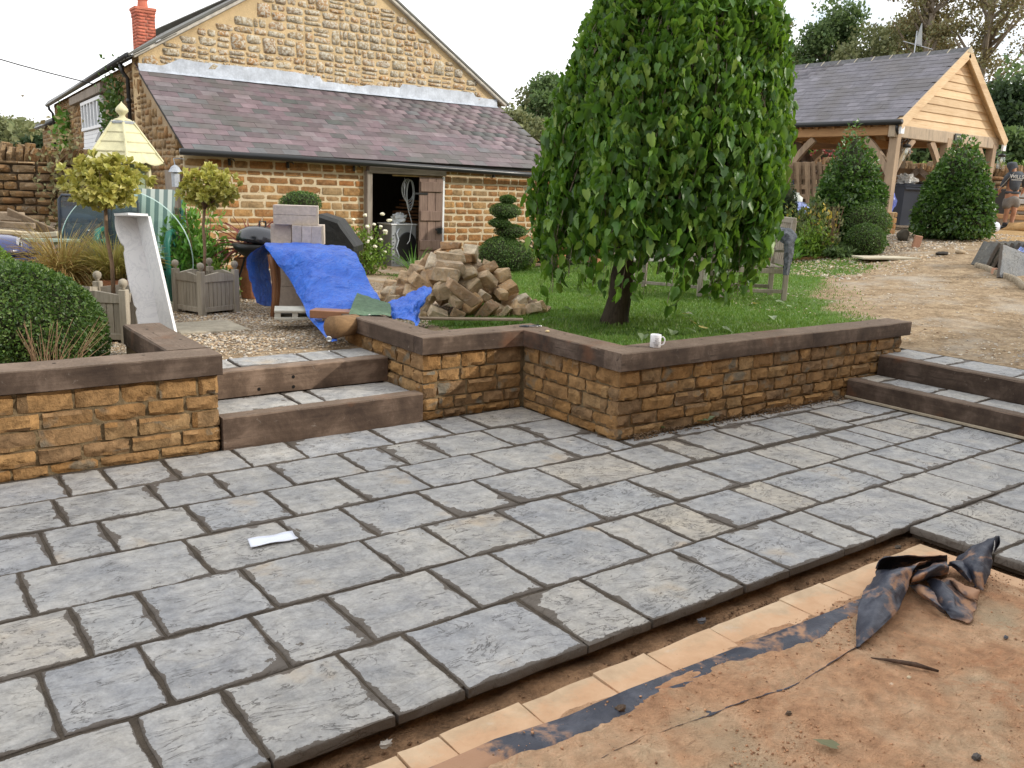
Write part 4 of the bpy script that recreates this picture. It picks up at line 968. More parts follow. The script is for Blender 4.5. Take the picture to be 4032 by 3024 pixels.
for (x, y, dx, dy) in ((CX0, CY0, 1, 0), (19.0, CY0, 1, 0), (19.0, CY0, -1, 0), (CX1, CY0, -1, 0), (CX0, CY0, 0, 1), (CX0, 12.55, 0, 1), (CX0, 12.55, 0, -1), (CX0, 15.1, 0, -1), (CX1, CY0, 0, 1), (CX1, 12.6, 0, -1), (CX1, 12.6, 0, 1), (CX1, 15.1, 0, -1)):
    brace((x+dx*.06, y+dy*.06, bz-.72), (x+dx*.66, y+dy*.66, bz-.03), .18)
for x in (CX0, CX1):
    mb = MB(); mb.box((x, (CY0+CY1)/2+.05, CZ), (.16, CY1-CY0-.16, .18), bev=.01); mb.build('wall_plate', M_oak, cp)
mb = MB(); mb.box(((CX0+CX1)/2, CY0, CZ-.015), (CX1-CX0+.35, .15, .24), bev=.012); mb.build('tie_beam', M_beamg, cp)
for y in (12.55, 15.1):
    mb = MB(); mb.box(((CX0+CX1)/2, y, CZ-.02), (CX1-CX0-.17, .15, .20), bev=.01); mb.build('tie_beam', M_oak, cp)
EL, ER = CX0-.14, CX1+.28                       # eaves
ez = CZ+.17; sl1 = (APZ-ez)/(APX-EL); sl2 = (APZ-ez+.10)/(ER-APX)
# rafter ends under the near eave
for i in range(16):
    y = CY0+.15+i*.41; mb = MB(); mb.beam((EL+.03, y, ez-.075), (APX-.02, y, APZ-.10), .06, .11); mb.build('rafter', M_oak, cp)
    mb = MB(); mb.beam((ER-.03, y, ez-.175), (APX+.02, y, APZ-.10), .06, .11); mb.build('rafter', M_oak, cp)
# roof decks
def roofquad(x0, z0, x1, z1, y0, y1, t, mat, nm, up=0):
    d = Vector((x1-x0, 0, z1-z0)).normalized(); n_ = Vector((-d.z, 0, d.x)); n_ = n_ if n_.z > 0 else -n_
    vs = [(x0, y0, z0), (x1, y0, z1), (x1, y1, z1), (x0, y1, z0)]; vs = [(x+n_.x*up, y, z+n_.z*up) for x, y, z in vs]; vs += [(x+n_.x*t, y, z+n_.z*t) for x, y, z in vs]
    mb = MB(); mb.add(vs, [(0,3,2,1),(4,5,6,7),(0,1,5,4),(1,2,6,5),(2,3,7,6),(3,0,4,7)]); return mb.build(nm, mat, cp)
RY0 = CY0-.18
roofquad(EL, ez-.02, APX, APZ-.02, RY0+.02, CY1+.3, .02, M_board, 'roof_deck'); roofquad(ER, ez-.12, APX, APZ-.02, RY0+.02, CY1+.3, .02, M_board, 'roof_deck')
roofquad(ER+.02, ez-.10, APX, APZ+.005, RY0, CY1+.3, .02, M_slate2, 'far_slope')
SL2 = [slate_mesh(M_slate2, .247, .30, .008, 200+i) for i in range(4)]; items = []; r = random.Random(21)
Ls = math.hypot(APX-EL, APZ-ez); n_c = 17; ex = (Ls-.05)/n_c; ang = math.atan2(APZ-ez, APX-EL)
for k in range(n_c):
    d = k*ex+.14; x = EL-.02+d*math.cos(ang); z = ez+d*math.sin(ang)+.016
    y = RY0+(0.0 if k % 2 else .125)
    while y < CY1+.35:
        items.append((r.randrange(4), Matrix.Translation((x, y+.125, z+r.uniform(0, .003))) @ Matrix.Rotation(-ang+.03, 4, 'Y') @ Matrix.Rotation(-PI/2+r.uniform(-.008, .008), 4, 'Z')))
        y += .25
place_rel('slate', SL2, items, cp, M_slate2)
M_ridge = simple('ridge_tile', (.11, .11, .115), .8, .35, 12, .4); M_ridgem = simple('ridge_mortar', (.45, .40, .30), .9)
yy = RY0
while yy < CY1+.2:
    mb = MB(); mb.add([(APX-.13, yy+.01, APZ-.05), (APX, yy+.01, APZ+.06), (APX+.13, yy+.01, APZ-.05), (APX-.13, yy+.43, APZ-.05), (APX, yy+.43, APZ+.06), (APX+.13, yy+.43, APZ-.05)], [(0,3,4,1), (1,4,5,2), (0,1,2), (5,4,3), (0,2,5,3)]); mb.build('ridge_tile', M_ridge, cp)
    mb = MB(); mb.add([(APX-.14, yy-.012, APZ-.06), (APX, yy-.012, APZ+.068), (APX+.14, yy-.012, APZ-.06), (APX-.14, yy+.012, APZ-.06), (APX, yy+.012, APZ+.068), (APX+.14, yy+.012, APZ-.06)], [(0,3,4,1), (1,4,5,2), (0,1,2), (5,4,3), (0,2,5,3)]); mb.build('ridge_joint', M_ridgem, cp)
    yy += .44
# gable boards, soffit, barge boards
def gin_x(z):
    a = EL+(z-ez)/sl1+.12; b = ER-(z-ez+.10)/sl2-.14; return max(a, CX0-.15), min(b, CX1+.15)
z = CZ+.105; hb = .168
while z < APZ-.16:
    x0, x1 = gin_x(z+.02); x2, x3 = gin_x(z+hb)
    if x1-x0 < .1: break
    x3 = max(x3, x2+.02)
    mb = MB(); y_ = CY0-.02
    vs = [(x0, y_-.035, z), (x1, y_-.035, z), (x3, y_-.012, z+hb+.01), (x2, y_-.012, z+hb+.01), (x0, y_+.005, z), (x1, y_+.005, z), (x3, y_+.005, z+hb+.01), (x2, y_+.005, z+hb+.01)]
    mb.add(vs, [(0,1,2,3),(7,6,5,4),(0,4,5,1),(1,5,6,2),(2,6,7,3),(3,7,4,0)]); mb.build('weatherboard', M_board, cp); z += hb
for (xa, za, xb, zb) in ((EL-.02, ez-.05, APX, APZ-.035), (ER+.02, ez-.15, APX, APZ-.035)):
    mb = MB(); mb.beam((xa, RY0+.01, za-.03), (xb, RY0+.01, zb-.03), .035, .19, bev=.004)
    mb.build('barge_board', M_board, cp)
    mb = MB(); mb.beam((xa, (RY0+CY0)/2, za-.04), (xb, (RY0+CY0)/2, zb-.04), CY0-RY0-.05, .015); mb.build('soffit', M_board, cp)
mb = MB(); mb.box((EL+.06, RY0+.02, ez-.15), (.12, .05, .18)); mb.box((ER-.04, RY0+.02, ez-.25), (.12, .05, .18)); mb.build('barge_end', M_white, cp)
mb = MB(); mb.tube([(EL-.06, RY0-.03, ez-.02), (EL-.06, CY1+.3, ez+.02)], .055, 10); mb.build('gutter', M_gutter, cp, True)
mb = MB(); mb.tube([(EL-.03, RY0+.08, ez-.05), (EL-.02, RY0+.08, ez-.16), (EL+.08, RY0+.12, ez-.24)], .032, 8); mb.build('gutter_outlet', M_gutter, cp, True)
# back wall of the carport: horizontal boards, low at the left part
for k in range(9):
    mb = MB(); mb.box((CX1-1.2, CY1, GZ+.15+k*.2), (4.4, .03, .19)); mb.build('back_board', M_board, cp)
for k in range(6):
    mb = MB(); mb.box((CX1+.02, 14.6, GZ+.12+k*.17), (.03, 3.4, .165)); mb.build('side_board', M_board, cp)
# sign plate and lanterns
sg = thing('sign_plate', 'small dark sign plate fixed to the middle of the carport gable beam', 'sign', (19.30, CY0-.10, CZ-.01))
mb = MB(); mb.box((0, 0, 0), (.30, .02, .18), bev=.004); mb.build('plate', simple('slate_plate', (.07, .075, .07), .5), sg)
def text_obj(txt, name, size, M, mat, parent=None, ext=.001, align='CENTER'):
    cu = bpy.data.curves.new(name, 'FONT'); cu.body = txt; cu.size = size; cu.extrude = ext; cu.align_x = align; cu.align_y = 'CENTER'
    tmp = bpy.data.objects.new(name+'_c', cu); COL.objects.link(tmp); dg = bpy.context.evaluated_depsgraph_get(); dg.update()
    me = bpy.data.meshes.new_from_object(tmp.evaluated_get(dg)); bpy.data.objects.remove(tmp); bpy.data.curves.remove(cu)
    me.materials.clear(); me.materials.append(mat); o = bpy.data.objects.new(name, me); COL.objects.link(o); o.parent = parent; o.matrix_basis = M; return o
M_signtxt = simple('sign_lettering', (.45, .42, .33), .6, 0)
FACE = Matrix.Rotation(PI/2, 4, 'X')
text_obj('HILLSIDE', 'lettering', .055, Matrix.Translation((0, -.012, .035)) @ FACE, M_signtxt, sg) if False else None
mb = MB(); mb.box((0, -.012, .035), (.20, .004, .030)); mb.box((0, -.012, -.035), (.12, .004, .026)); mb.build('worn_lettering', M_signtxt, sg)
M_lglass = glass_mat('lantern_glass', (.92, .95, .93), .05, .10)
def lantern(x, y, z, label):
    o = thing('jar_lantern', label, 'lantern', (x, y, z), 0, 'lanterns on the carport posts')
    mb = MB(); mb.lathe([(.055, -.02), (.055, .02), (.0, .03)], 12, M=Matrix.Translation((-.14, .10, .17)) @ Matrix.Rotation(PI/2, 4, 'X')); mb.tube([(-.14, .08, .17), (-.14, -.01, .22), (-.07, -.02, .28), (0, -.02, .24), (0, 0, .16)], .009, 6); mb.build('bracket', M_gutter, o)
    mb = MB(); mb.lathe([(.075, .10), (.085, .14), (.05, .17), (0, .175)], 14); mb.build('lid', M_gutter, o)
    mb = MB(); mb.lathe([(.055, -.16), (.085, -.15), (.085, .06), (.065, .10)], 14, cap=False); mb.build('jar', M_lglass, o, True)
    mb = MB(); mb.lathe([(0, -.05), (.025, -.03), (.03, .02), (.012, .06), (.012, .1)], 10); mb.build('bulb', simple('bulb_glass', (.8, .78, .7), .2, 0), o, True)
lantern(CX0+.26, CY0-.12, CZ-.42, 'jar lantern hung on the near corner post of the carport')
lantern(19.30, CY0-.12, CZ-.42, 'jar lantern on the middle post of the carport gable')
lantern(CX1+.30, CY0-.12, CZ-.40, 'jar lantern hung on the far right post of the carport')
# weather vane post standing up behind the roof
wv = thing('weather_vane', 'small grey sail-shaped vane and aerial standing behind the carport ridge', 'weather vane', (20.56, 11.9, 4.6))
mb = MB(); mb.tube([(0, 0, -3.5), (0, 0, 1.1)], .012, 6); mb.tube([(-.28, .15, .85), (.45, -.2, .72)], .008, 5); mb.build('pole', M_lead, wv)
mb = MB(); mb.add([(0, 0, .82), (.16, -.08, .78), (.10, -.05, 1.28), (0, .02, .82), (.16, -.06, .78), (.10, -.03, 1.28)], [(0,1,2), (5,4,3), (0,3,4,1), (1,4,5,2), (2,5,3,0)]); mb.build('sail', simple('dull_metal', (.30, .32, .33), .5), wv)

# ------------------------------------------------------------------ vegetation
NR = np.random.RandomState(5)
def leaf_cloud(name, base, d, nrm, size, mat, aspect=.5, fold=.25, parent=None, kind=None, mid=.45):
    """folded four-point leaves: base (n,3), direction d, normal nrm, size (n,)"""
    d = d/np.linalg.norm(d, axis=1, keepdims=True); s = np.cross(nrm, d); ln = np.linalg.norm(s, axis=1, keepdims=True); s = s/np.where(ln < 1e-6, 1, ln)
    n_ = np.cross(d, s); L = size[:, None]; w = L*aspect/2
    v0 = base; v2 = base+d*L; v1 = base+d*L*mid+s*w+n_*w*fold*2; v3 = base+d*L*mid-s*w+n_*w*fold*2
    V = np.stack([v0, v1, v2, v3], axis=1).reshape(-1, 3); k = np.arange(len(base))*4
    F = np.concatenate([np.stack([k, k+1, k+2], 1), np.stack([k, k+2, k+3], 1)])
    return np_mesh(name, V, F, mat, parent, kind)
def rdir(n, rs=NR):
    v = rs.normal(size=(n, 3)); return v/np.linalg.norm(v, axis=1, keepdims=True)
def lumps(P, f, amp, seed=0):
    return np.array([noise.noise(Vector((p[0]*f+seed, p[1]*f+seed*2.3, p[2]*f))) for p in P])*amp
GREENS = dict(
  box=leaf_mat('box_leaf', [(.035, .075, .018), (.06, .12, .027), (.10, .18, .04), (.17, .25, .06)], (.10, .20, .03), .4),
  boxlight=leaf_mat('box_leaf_light', [(.07, .14, .02), (.13, .23, .03), (.19, .30, .04)], (.22, .34, .04), .45),
  bay=leaf_mat('bay_leaf', [(.025, .062, .016), (.045, .10, .022), (.07, .14, .03), (.15, .26, .05)], (.10, .22, .03), .32, .5),
  mulb=leaf_mat('mulberry_leaf', [(.034, .088, .015), (.052, .135, .020), (.072, .17, .023), (.105, .215, .028), (.20, .30, .045)], (.19, .36, .03), .42, .40),
  varieg=leaf_mat('variegated_leaf', [(.26, .30, .06), (.50, .48, .12), (.62, .56, .18), (.36, .38, .09)], (.5, .48, .1), .35, .5),
  tree1=leaf_mat('far_leaf_green', [(.070, .125, .045), (.11, .175, .065), (.16, .22, .09)], (.18, .27, .08), .6),
  tree2=leaf_mat('far_leaf_olive', [(.12, .15, .06), (.19, .21, .10), (.26, .27, .13)], (.28, .30, .12), .6),
  tree3=leaf_mat('far_leaf_autumn', [(.20, .17, .08), (.24, .21, .10), (.19, .22, .10), (.30, .27, .14)], (.24, .17, .06), .6),
  dark=leaf_mat('dark_hedge_leaf', [(.022, .045, .018), (.04, .075, .025)], (.06, .10, .03), .6),
  fresh=leaf_mat('fresh_leaf', [(.07, .17, .025), (.12, .26, .04), (.17, .32, .05)], (.2, .4, .05), .4),
  grassy=leaf_mat('buff_grass_blade', [(.30, .17, .06), (.42, .27, .10), (.36, .32, .10), (.50, .38, .16)], (.4, .3, .1), .5),
  red=leaf_mat('red_cordyline_leaf', [(.16, .03, .035), (.26, .06, .06), (.36, .14, .10)], (.3, .08, .06), .35))
M_bark = wood_mat('dark_bark', (.035, .027, .02), (.11, .085, .062), 'z', 7, 1.0, .95, (.012, .010, .008), rvar=.05)
M_bark2 = wood_mat('grey_bark', (.16, .13, .10), (.30, .25, .19), 'z', 6, .7, .9, rvar=.05)
M_core = simple('dark_core', (.035, .040, .018), .95, .3, 14, .8, .02)  # solid dark core added inside crowns and hedges, inner shade in its colour
M_stem = simple('brown_stem', (.20, .13, .08), .85, .25, 12)
def crown(parent, c, shape, n, size, mat, aspect=.5, seed=0, core=True, name='crown', depth=.22, lump=.12, lf=3.0, droop=.2, fold=.25, out=.9):
    """shape(dirs)-> radius vector along each unit direction (n,) ; leaves in a lumpy shell"""
    rs = np.random.RandomState(seed+17); D = rdir(n, rs); R0 = shape(D); k = 1-depth*rs.rand(n)**1.7
    k = k*(1+lumps(D*R0[:, None], lf, lump*1.6, seed)); P_ = np.array(c)+D*(R0*k)[:, None]
    nr = D*out+rdir(n, rs)*.75; d = rdir(n, rs)+D*.7+np.array([0, 0, -droop]); sz = size*(.65+.7*rs.rand(n))
    o = leaf_cloud(name, P_, d, nr, sz, mat, aspect, fold, parent)
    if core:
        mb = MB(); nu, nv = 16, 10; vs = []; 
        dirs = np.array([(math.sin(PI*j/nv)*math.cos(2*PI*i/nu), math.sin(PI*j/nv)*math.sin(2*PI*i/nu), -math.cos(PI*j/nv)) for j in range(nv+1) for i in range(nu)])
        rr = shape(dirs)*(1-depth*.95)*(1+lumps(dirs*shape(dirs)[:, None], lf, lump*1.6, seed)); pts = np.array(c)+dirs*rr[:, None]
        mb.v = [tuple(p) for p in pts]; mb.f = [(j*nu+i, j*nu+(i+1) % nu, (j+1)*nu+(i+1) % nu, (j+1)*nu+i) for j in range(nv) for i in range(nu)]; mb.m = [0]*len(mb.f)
        mb.build('dark_core', M_core, parent, True)
    return o
def ell(rx, ry, rz):
    return lambda D: 1/np.sqrt((D[:, 0]/rx)**2+(D[:, 1]/ry)**2+(D[:, 2]/rz)**2)
def coneish(R, Hh, zc=.36, p=2.0):
    """rounded cone, centre at zc*H above the base"""
    def f(D):
        r = np.empty(len(D))
        h = np.hypot(D[:, 0], D[:, 1]); z = D[:, 2]
        t = np.linspace(.02, 1.6, 90)[None]*Hh
        zz = (z[:, None]*t)/Hh+zc; rad = h[:, None]*t
        prof = R*np.where(zz > 0, np.clip(1-np.clip(zz, 0, 1)**p, 0, 1)**.75, 0)*np.clip((zz+.02)*12, 0, 1)
        ok = (rad <= prof)
        idx = ok.shape[1]-1-np.argmax(ok[:, ::-1], axis=1); return t[0][idx]
    return f

# weeping mulberry on the lawn
tm = thing('weeping_mulberry', 'large weeping mulberry tree with a domed curtain of big green leaves on the lawn', 'tree', (5.72, 5.97, .48))
TO = Vector(tm.location)
def rp(p): return Vector(p)-TO
mb = MB(); rr = random.Random(3); pts = [(5.70, 5.98, .44), (5.71, 5.97, .58), (5.73, 5.965, .75), (5.745, 5.955, .95), (5.75, 5.95, 1.12), (5.77, 5.93, 1.4), (5.83, 5.88, 2.0), (5.92, 5.82, 2.7), (6.0, 5.76, 3.3)]
mb.tube([rp(p) for p in pts], [.150, .118, .105, .112, .088, .085, .075, .06, .04], 14)
o = mb.build('trunk', M_bark, tm, True)
dv = o.data
for v in dv.vertices:
    a = fbm(v.co.x*14, v.co.y*14, v.co.z*5, 4); n0 = Vector((v.co.x-.03, v.co.y, 0)); 
    if n0.length > 1e-4: v.co += n0.normalized()*a*.02
TC = Vector((6.07, 5.77, 0))
prof_z = [.5, 1.0, 1.4, 1.8, 2.25, 2.7, 3.1, 3.4, 3.6, 3.78, 3.86]; prof_r = [.96, 1.00, 1.03, 1.04, 1.02, .96, .86, .70, .52, .28, .0]
def tcx(z): return Vector((5.955+.803*.19*(z-.9)/2.6, 5.855-.595*.19*(z-.9)/2.6, z))
mb = MB()
for k in range(11):
    a = 2*PI*k/11+.3; s0 = Vector(pts[6+(k % 3)]); e = TC+Vector((math.cos(a)*.72, math.sin(a)*.72, 3.05+.2*math.sin(k*2.1)))
    m_ = s0.lerp(e, .5)+Vector((0, 0, .22)); dn = TC+Vector((math.cos(a)*1.0, math.sin(a)*1.0, 2.3))
    P_ = [s0.lerp(m_, t/3) for t in range(4)]+[m_.lerp(e, t/3) for t in range(1, 4)]+[dn]
    mb2 = MB(); mb2.tube([rp(p) for p in P_], [.035, .032, .03, .026, .022, .018, .014, .006], 6); mb2.build('branch', M_bark2, tm, True)
def leaf_big(seed):
    r = random.Random(seed); vs = [(0, 0, 0)]; fs = []; n = 11
    half = [(0, 0), (.20, -.10), (.36, .03), (.43, .24), (.36, .42), (.33, .50), (.25, .66), (.12, .84), (0, 1.0)]
    curl = r.uniform(.10, .45); fold = r.uniform(.10, .5); vs = []
    midr = [(0, t*1.0, -curl*t*t*.5+0) for t in (0, .24, .5, .75, 1)]
    for p in midr: vs.append(p)
    for sg in (1, -1):
        for (x, y) in half[1:8]:
            x2 = x*(1+r.uniform(-.30, .14))*sg; y2 = y+r.uniform(-.05, .05); vs.append((x2, y2, abs(x2)*fold-curl*y2*y2*.5+r.uniform(-.035, .035)))
    Rr = list(range(5, 12)); Lr_ = list(range(12, 19))
    def side(q, flip):
        t = [(0, q[0], q[1]), (0, q[1], 1), (q[1], q[2], 1), (q[2], q[3], 1), (q[3], 2, 1), (q[3], q[4], 2), (q[4], q[5], 2), (q[5], 3, 2), (q[5], q[6], 3), (q[6], 4, 3)]
        return [x if flip else x[::-1] for x in t]
    fs = side(Rr, True)+side(Lr_, False)
    return vs, fs
BL = []
for s in range(8):
    vs, fs = leaf_big(s); me = bpy.data.meshes.new('leaf'); me.from_pydata(vs, [], fs); me.materials.append(GREENS['mulb']); me.polygons.foreach_set('use_smooth', [True]*len(fs)); BL.append(me)
items = []; rr = random.Random(77); strands = []
for k in range(500):
    a = rr.uniform(0, 2*PI); lay = rr.choice((1.0, 1.0, .97, .9, .8)); z0 = rr.uniform(2.4, 3.7) if rr.random() < .40 else rr.uniform(3.2, 3.86)
    longn = rr.random() < .22; ze = (rr.uniform(.74, 1.0) if longn else rr.uniform(1.08, 1.5))
    if fbm(math.cos(a)*5, math.sin(a)*5, 3, 2) < -.22 and rr.random() < .7: continue
    if rr.random() < .25: ze = rr.uniform(1.4, 2.4)
    z = z0; wob_a = rr.uniform(0, 6); pl = []
    while z > ze:
        R_ = float(np.interp(z, prof_z, prof_r))*lay; R_ *= 1+.15*fbm(math.cos(a)*3.2, math.sin(a)*3.2, z*.9, 3)+.035*math.sin(z*3+wob_a)
        if z < 1.1: R_ *= 1-.12*(1.1-z)
        aa = a+.05*math.sin(z*2.2+wob_a); tc = tcx(z); P_ = Vector((tc.x+math.cos(aa)*R_, tc.y+math.sin(aa)*R_, z)); pl.append(P_)
        slope = 1.0 if z < 3.2 else .45
        for q in range((3 if rr.random() < .5 else 2) if z > 1.2 else (1 if rr.random() < .8 else 2)):
            sz = (.050+.070*rr.random()**1.5)*(1.10 if z < 2.4 else .92); yaw = aa+rr.gauss(0, .95); tilt = rr.gauss(.15, .38)+(.8 if z > 3.4 else .3 if z > 2.9 else 0)
            # leaf local: +Y tip, +Z normal -> tip hangs down, normal faces outward
            M_ = Matrix.Translation(P_+Vector((rr.gauss(0, .025), rr.gauss(0, .025), rr.gauss(0, .03)))) @ Matrix.Rotation(yaw+PI/2, 4, 'Z') @ Matrix.Rotation(-(PI/2)+tilt*.0, 4, 'X') @ Matrix.Rotation(PI, 4, 'Y') @ Matrix.Rotation(-tilt, 4, 'X') @ Matrix.Rotation(rr.gauss(0, .38), 4, 'Z') @ Matrix.Diagonal((sz*.88, sz*1.12, sz, 1))
            items.append((rr.randrange(8), M_))
        z -= rr.uniform(.055, .10)*slope
    strands.append(pl)
place_rel('leaf', BL, items, tm, GREENS['mulb'])
mb = MB()
for pl in strands:
    if len(pl) > 3: mb.tube([rp(Vector((TC.x+(p.x-TC.x)*.955, TC.y+(p.y-TC.y)*.955, p.z-.03))) for p in pl[::2]+[pl[-1]]], .0030, 3, cap=False)
mb.build('hanging_twigs', M_bark2, tm, kind='stuff')
rs = np.random.RandomState(9); n = 2600; D = rdir(n, rs)
zz = rs.uniform(1.35, 3.5, n); ang_ = rs.uniform(0, 2*PI, n); rad = np.interp(zz, prof_z, prof_r)*rs.uniform(.35, .82, n)
Pn = np.stack([TC.x+np.cos(ang_)*rad, TC.y+np.sin(ang_)*rad, zz], 1)-np.array(TO)
leaf_cloud('inner_leaves', Pn, rdir(n, rs)+np.array([0, 0, -1.2]), rdir(n, rs), .10+.05*rs.rand(n), GREENS['mulb'], .8, .2, tm, 'stuff')

# clipped bay cones either side of the gravel path
def bush_thing(name, label, cat, c, shape, n, size, mat, group=None, base=None, trunk=None, **k):
    b = base if base is not None else (c[0], c[1], tz(c[0], c[1]))
    o = thing(name, label, cat, b, 0, group); crown(o, (c[0]-b[0], c[1]-b[1], c[2]-b[2]), shape, n, size, mat, **k)
    if trunk: mb = MB(); mb.tube([(0, 0, -.05), (0, 0, trunk)], [.05, .04], 8); mb.build('trunk', M_bark, o, True)
    return o
gA = tz(14.45, 9.25); HA = 3.12-gA
bush_thing('bay_cone', 'tall clipped evergreen cone in front of the carport, behind the rose and box balls', 'shrub', (14.45, 9.25, gA+.36*HA), coneish(.70, HA, .36, 1.75), 9500, .085, GREENS['bay'], 'clipped evergreen cones', trunk=.8, seed=1, depth=.22, lump=.10)
gB = tz(17.0, 8.6); HB = 3.12-gB
bush_thing('bay_cone', 'broad clipped evergreen cone standing alone on the gravel, right of the wheelie bin', 'shrub', (17.0, 8.6, gB+.34*HB), coneish(.75, HB, .34, 1.65), 10500, .085, GREENS['bay'], 'clipped evergreen cones', trunk=.8, seed=2, depth=.22, lump=.10)
# left yellow variegated standards in box planters (crowns here, planters later)
def standard(label, base, top, crc, rx, rz, n, seed):
    o = thing('variegated_standard', label, 'shrub', base, 0, 'lollipop shrubs in the square planters')
    b = Vector(base); mb = MB(); t = Vector(top)-b; mb.tube([(0, 0, -.1), t*.35+Vector((.012, 0, 0)), t*.7+Vector((-.01, 0, 0)), t], [.018, .016, .015, .014], 8)
    r = random.Random(seed)
    for k in range(12):
        e = Vector(crc)-b+Vector((r.uniform(-1, 1)*rx*.7, r.uniform(-1, 1)*rx*.7, r.uniform(-.4, .7)*rz)); mb.tube([t*.97, t.lerp(e, .5)+Vector((0, 0, -.02)), e], [.009, .006, .003], 5)
    mb.build('stem', M_stem, o, True)
    rs = np.random.RandomState(seed); nc = n//9; D = rdir(nc, rs); R0 = ell(rx, rx, rz)(D)*(rs.rand(nc)**.42)*(1+.2*rs.normal(size=nc)*.5)
    C0 = np.array(Vector(crc)-b)+D*R0[:, None]; C0[:, 2] += np.where(C0[:, 2] < (crc[2]-base[2])-rz*.6, .04, 0)
    per = 9; base_ = np.repeat(C0, per, axis=0); out_ = np.repeat(D*.8+np.array([0, 0, .5]), per, axis=0)
    d = out_+rdir(nc*per, rs)*1.1; nr = out_+rdir(nc*per, rs)*.6
    leaf_cloud('crown', base_, d, nr, .056+.03*rs.rand(nc*per), GREENS['varieg'], .60, .35, o, mid=.62)
    return o
standard('yellow variegated lollipop shrub in the left planter, behind the white marble piece', (1.630, 7.680, 0.750), (1.650, 7.850, 1.440), (1.670, 7.890, 1.630), .31, .20, 1900, 3)
standard('yellow variegated lollipop shrub in the right-hand planter before the barn wall', (2.730, 8.840, 0.780), (2.810, 8.970, 1.420), (2.850, 8.990, 1.600), .295, .205, 1500, 4)
# rounded box bushes behind the left wall
bush_thing('box_bush', 'large domed dark green box bush behind the left sleeper wall', 'shrub', (.80, 6.98, .58), ell(.60, .56, .50), 30000, .026, GREENS['box'], 'box domes by the steps', seed=5, depth=.10, lump=.07, lf=4, aspect=.62)
bush_thing('box_bush', 'small light green box bush behind the large box dome at the left edge', 'shrub', (.42, 8.05, .80), ell(.62, .42, .44), 14000, .028, GREENS['boxlight'], 'box domes by the steps', seed=6, depth=.10, lump=.07, aspect=.62)
dt = thing('dead_stems', 'clump of bare brown dead stems in front of the big box bush', 'plant', (.95, 6.28, .38)); mb = MB(); r = random.Random(4)
for k in range(46):
    x = r.uniform(-.12, .14); e = (x*2.1+r.uniform(-.03, .05)+.06, r.uniform(-.08, .05)+.03, r.uniform(.14, .40)); mb.tube([(x, 0, -.02), (x*1.3+.01, r.uniform(-.03, .02), e[2]*.5), e], [.0030, .0024, .0012], 4)
mb.build('dead_stem', simple('dead_twig', (.26, .17, .10), .9), dt, kind='stuff')
# spiral topiary by the barn wall
sp = thing('spiral_topiary', 'clipped spiral topiary with a bushy skirt against the barn wall', 'topiary', (9.15, 12.55, .28))
crown(sp, (0, 0, .26), ell(.52, .42, .34), 7000, .03, GREENS['box'], seed=11, depth=.12, name='skirt', aspect=.6)
crown(sp, (.45, .1, .20), ell(.30, .3, .26), 2500, .03, GREENS['boxlight'], seed=12, depth=.12, name='skirt', aspect=.6)
for i, (x, z, rx, rz, sd3) in enumerate(((.04, .50, .22, .09, 13), (.16, .70, .30, .115, 14), (-.10, .84, .19, .07, 15), (.02, 1.05, .28, .125, 16), (.07, 1.25, .14, .06, 17))):
    crown(sp, (x, 0, z), ell(rx, rx, rz), 3400, .026, GREENS['box'], seed=sd3, depth=.14, name='coil', aspect=.6, lump=.05)
# small box ball behind the block stack
bush_thing('box_ball', 'flat topped little box ball behind the stack of concrete blocks', 'shrub', (4.72, 11.05, 1.42), ell(.26, .26, .155), 3000, .028, GREENS['box'], base=(4.72, 11.05, .33), seed=18, depth=.14, trunk=1.1)
# right hand border
for lb, c, sh, n, sz, mt, nm, cat, kw in [
  ('dark narrow columnar evergreen at the right edge of the mulberry crown', (14.2, 10.45, 1.42), ell(.24, .24, .68), 4200, .04, 'dark', 'columnar_evergreen', 'shrub', {}),
  ('upper round clipped box ball in the border left of the gravel', (14.23, 8.72, 1.34), ell(.42, .40, .36), 6500, .032, 'box', 'box_ball', 'shrub', dict(group='clipped box balls in the border')),
  ('lower small clipped box ball at the front edge of the border', (13.83, 8.45, 1.06), ell(.33, .33, .29), 5200, .030, 'box', 'box_ball', 'shrub', dict(group='clipped box balls in the border'))]:
    g = kw.pop('group', None); bush_thing(nm, lb, cat, c, sh, n, sz, GREENS[mt], g, seed=int(c[0]*10) % 97+n % 13, depth=.13, lump=.06, aspect=.6)
def loose(name, label, cat, c, r_, h, n, size, mat, seed, aspect=.45, up=.8, group=None, stems=10, leafmat2=None, frac2=0.0, smat=None):
    g = tz(c[0], c[1]); o = thing(name, label, cat, (c[0], c[1], g), 0, group); rs = np.random.RandomState(seed)
    D = rdir(n, rs); k = rs.rand(n)**.5; P_ = np.stack([D[:, 0]*r_[0]*k, D[:, 1]*r_[1]*k, np.abs(D[:, 2])*h*.55*k+h*.42*rs.rand(n)], 1)
    P_ *= (1+lumps(P_, 4, .5, seed))[:, None]; d = rdir(n, rs)+np.array([0, 0, up])+D*.5
    m2 = int(n*frac2)
    leaf_cloud('foliage', P_[m2:], d[m2:], (rdir(n, rs)+D)[m2:], size*(.6+.8*rs.rand(n-m2)), mat, aspect, .25, o)
    if m2: leaf_cloud('yellow_leaves', P_[:m2], d[:m2], (rdir(n, rs)+D)[:m2], size*(.7+.8*rs.rand(m2)), leafmat2, aspect, .25, o)
    mb = MB(); r = random.Random(seed)
    for i in range(stems):
        x, y = r.uniform(-.6, .6)*r_[0]*.5, r.uniform(-.6, .6)*r_[1]*.5; mb.tube([(x, y, -.05), (x*1.4, y*1.4, h*.5), (x*2+r.uniform(-.05, .05), y*2, h*.9)], [.008, .006, .003], 4)
    if stems: mb.build('stems', smat or M_stem, o, kind='stuff')
    return o
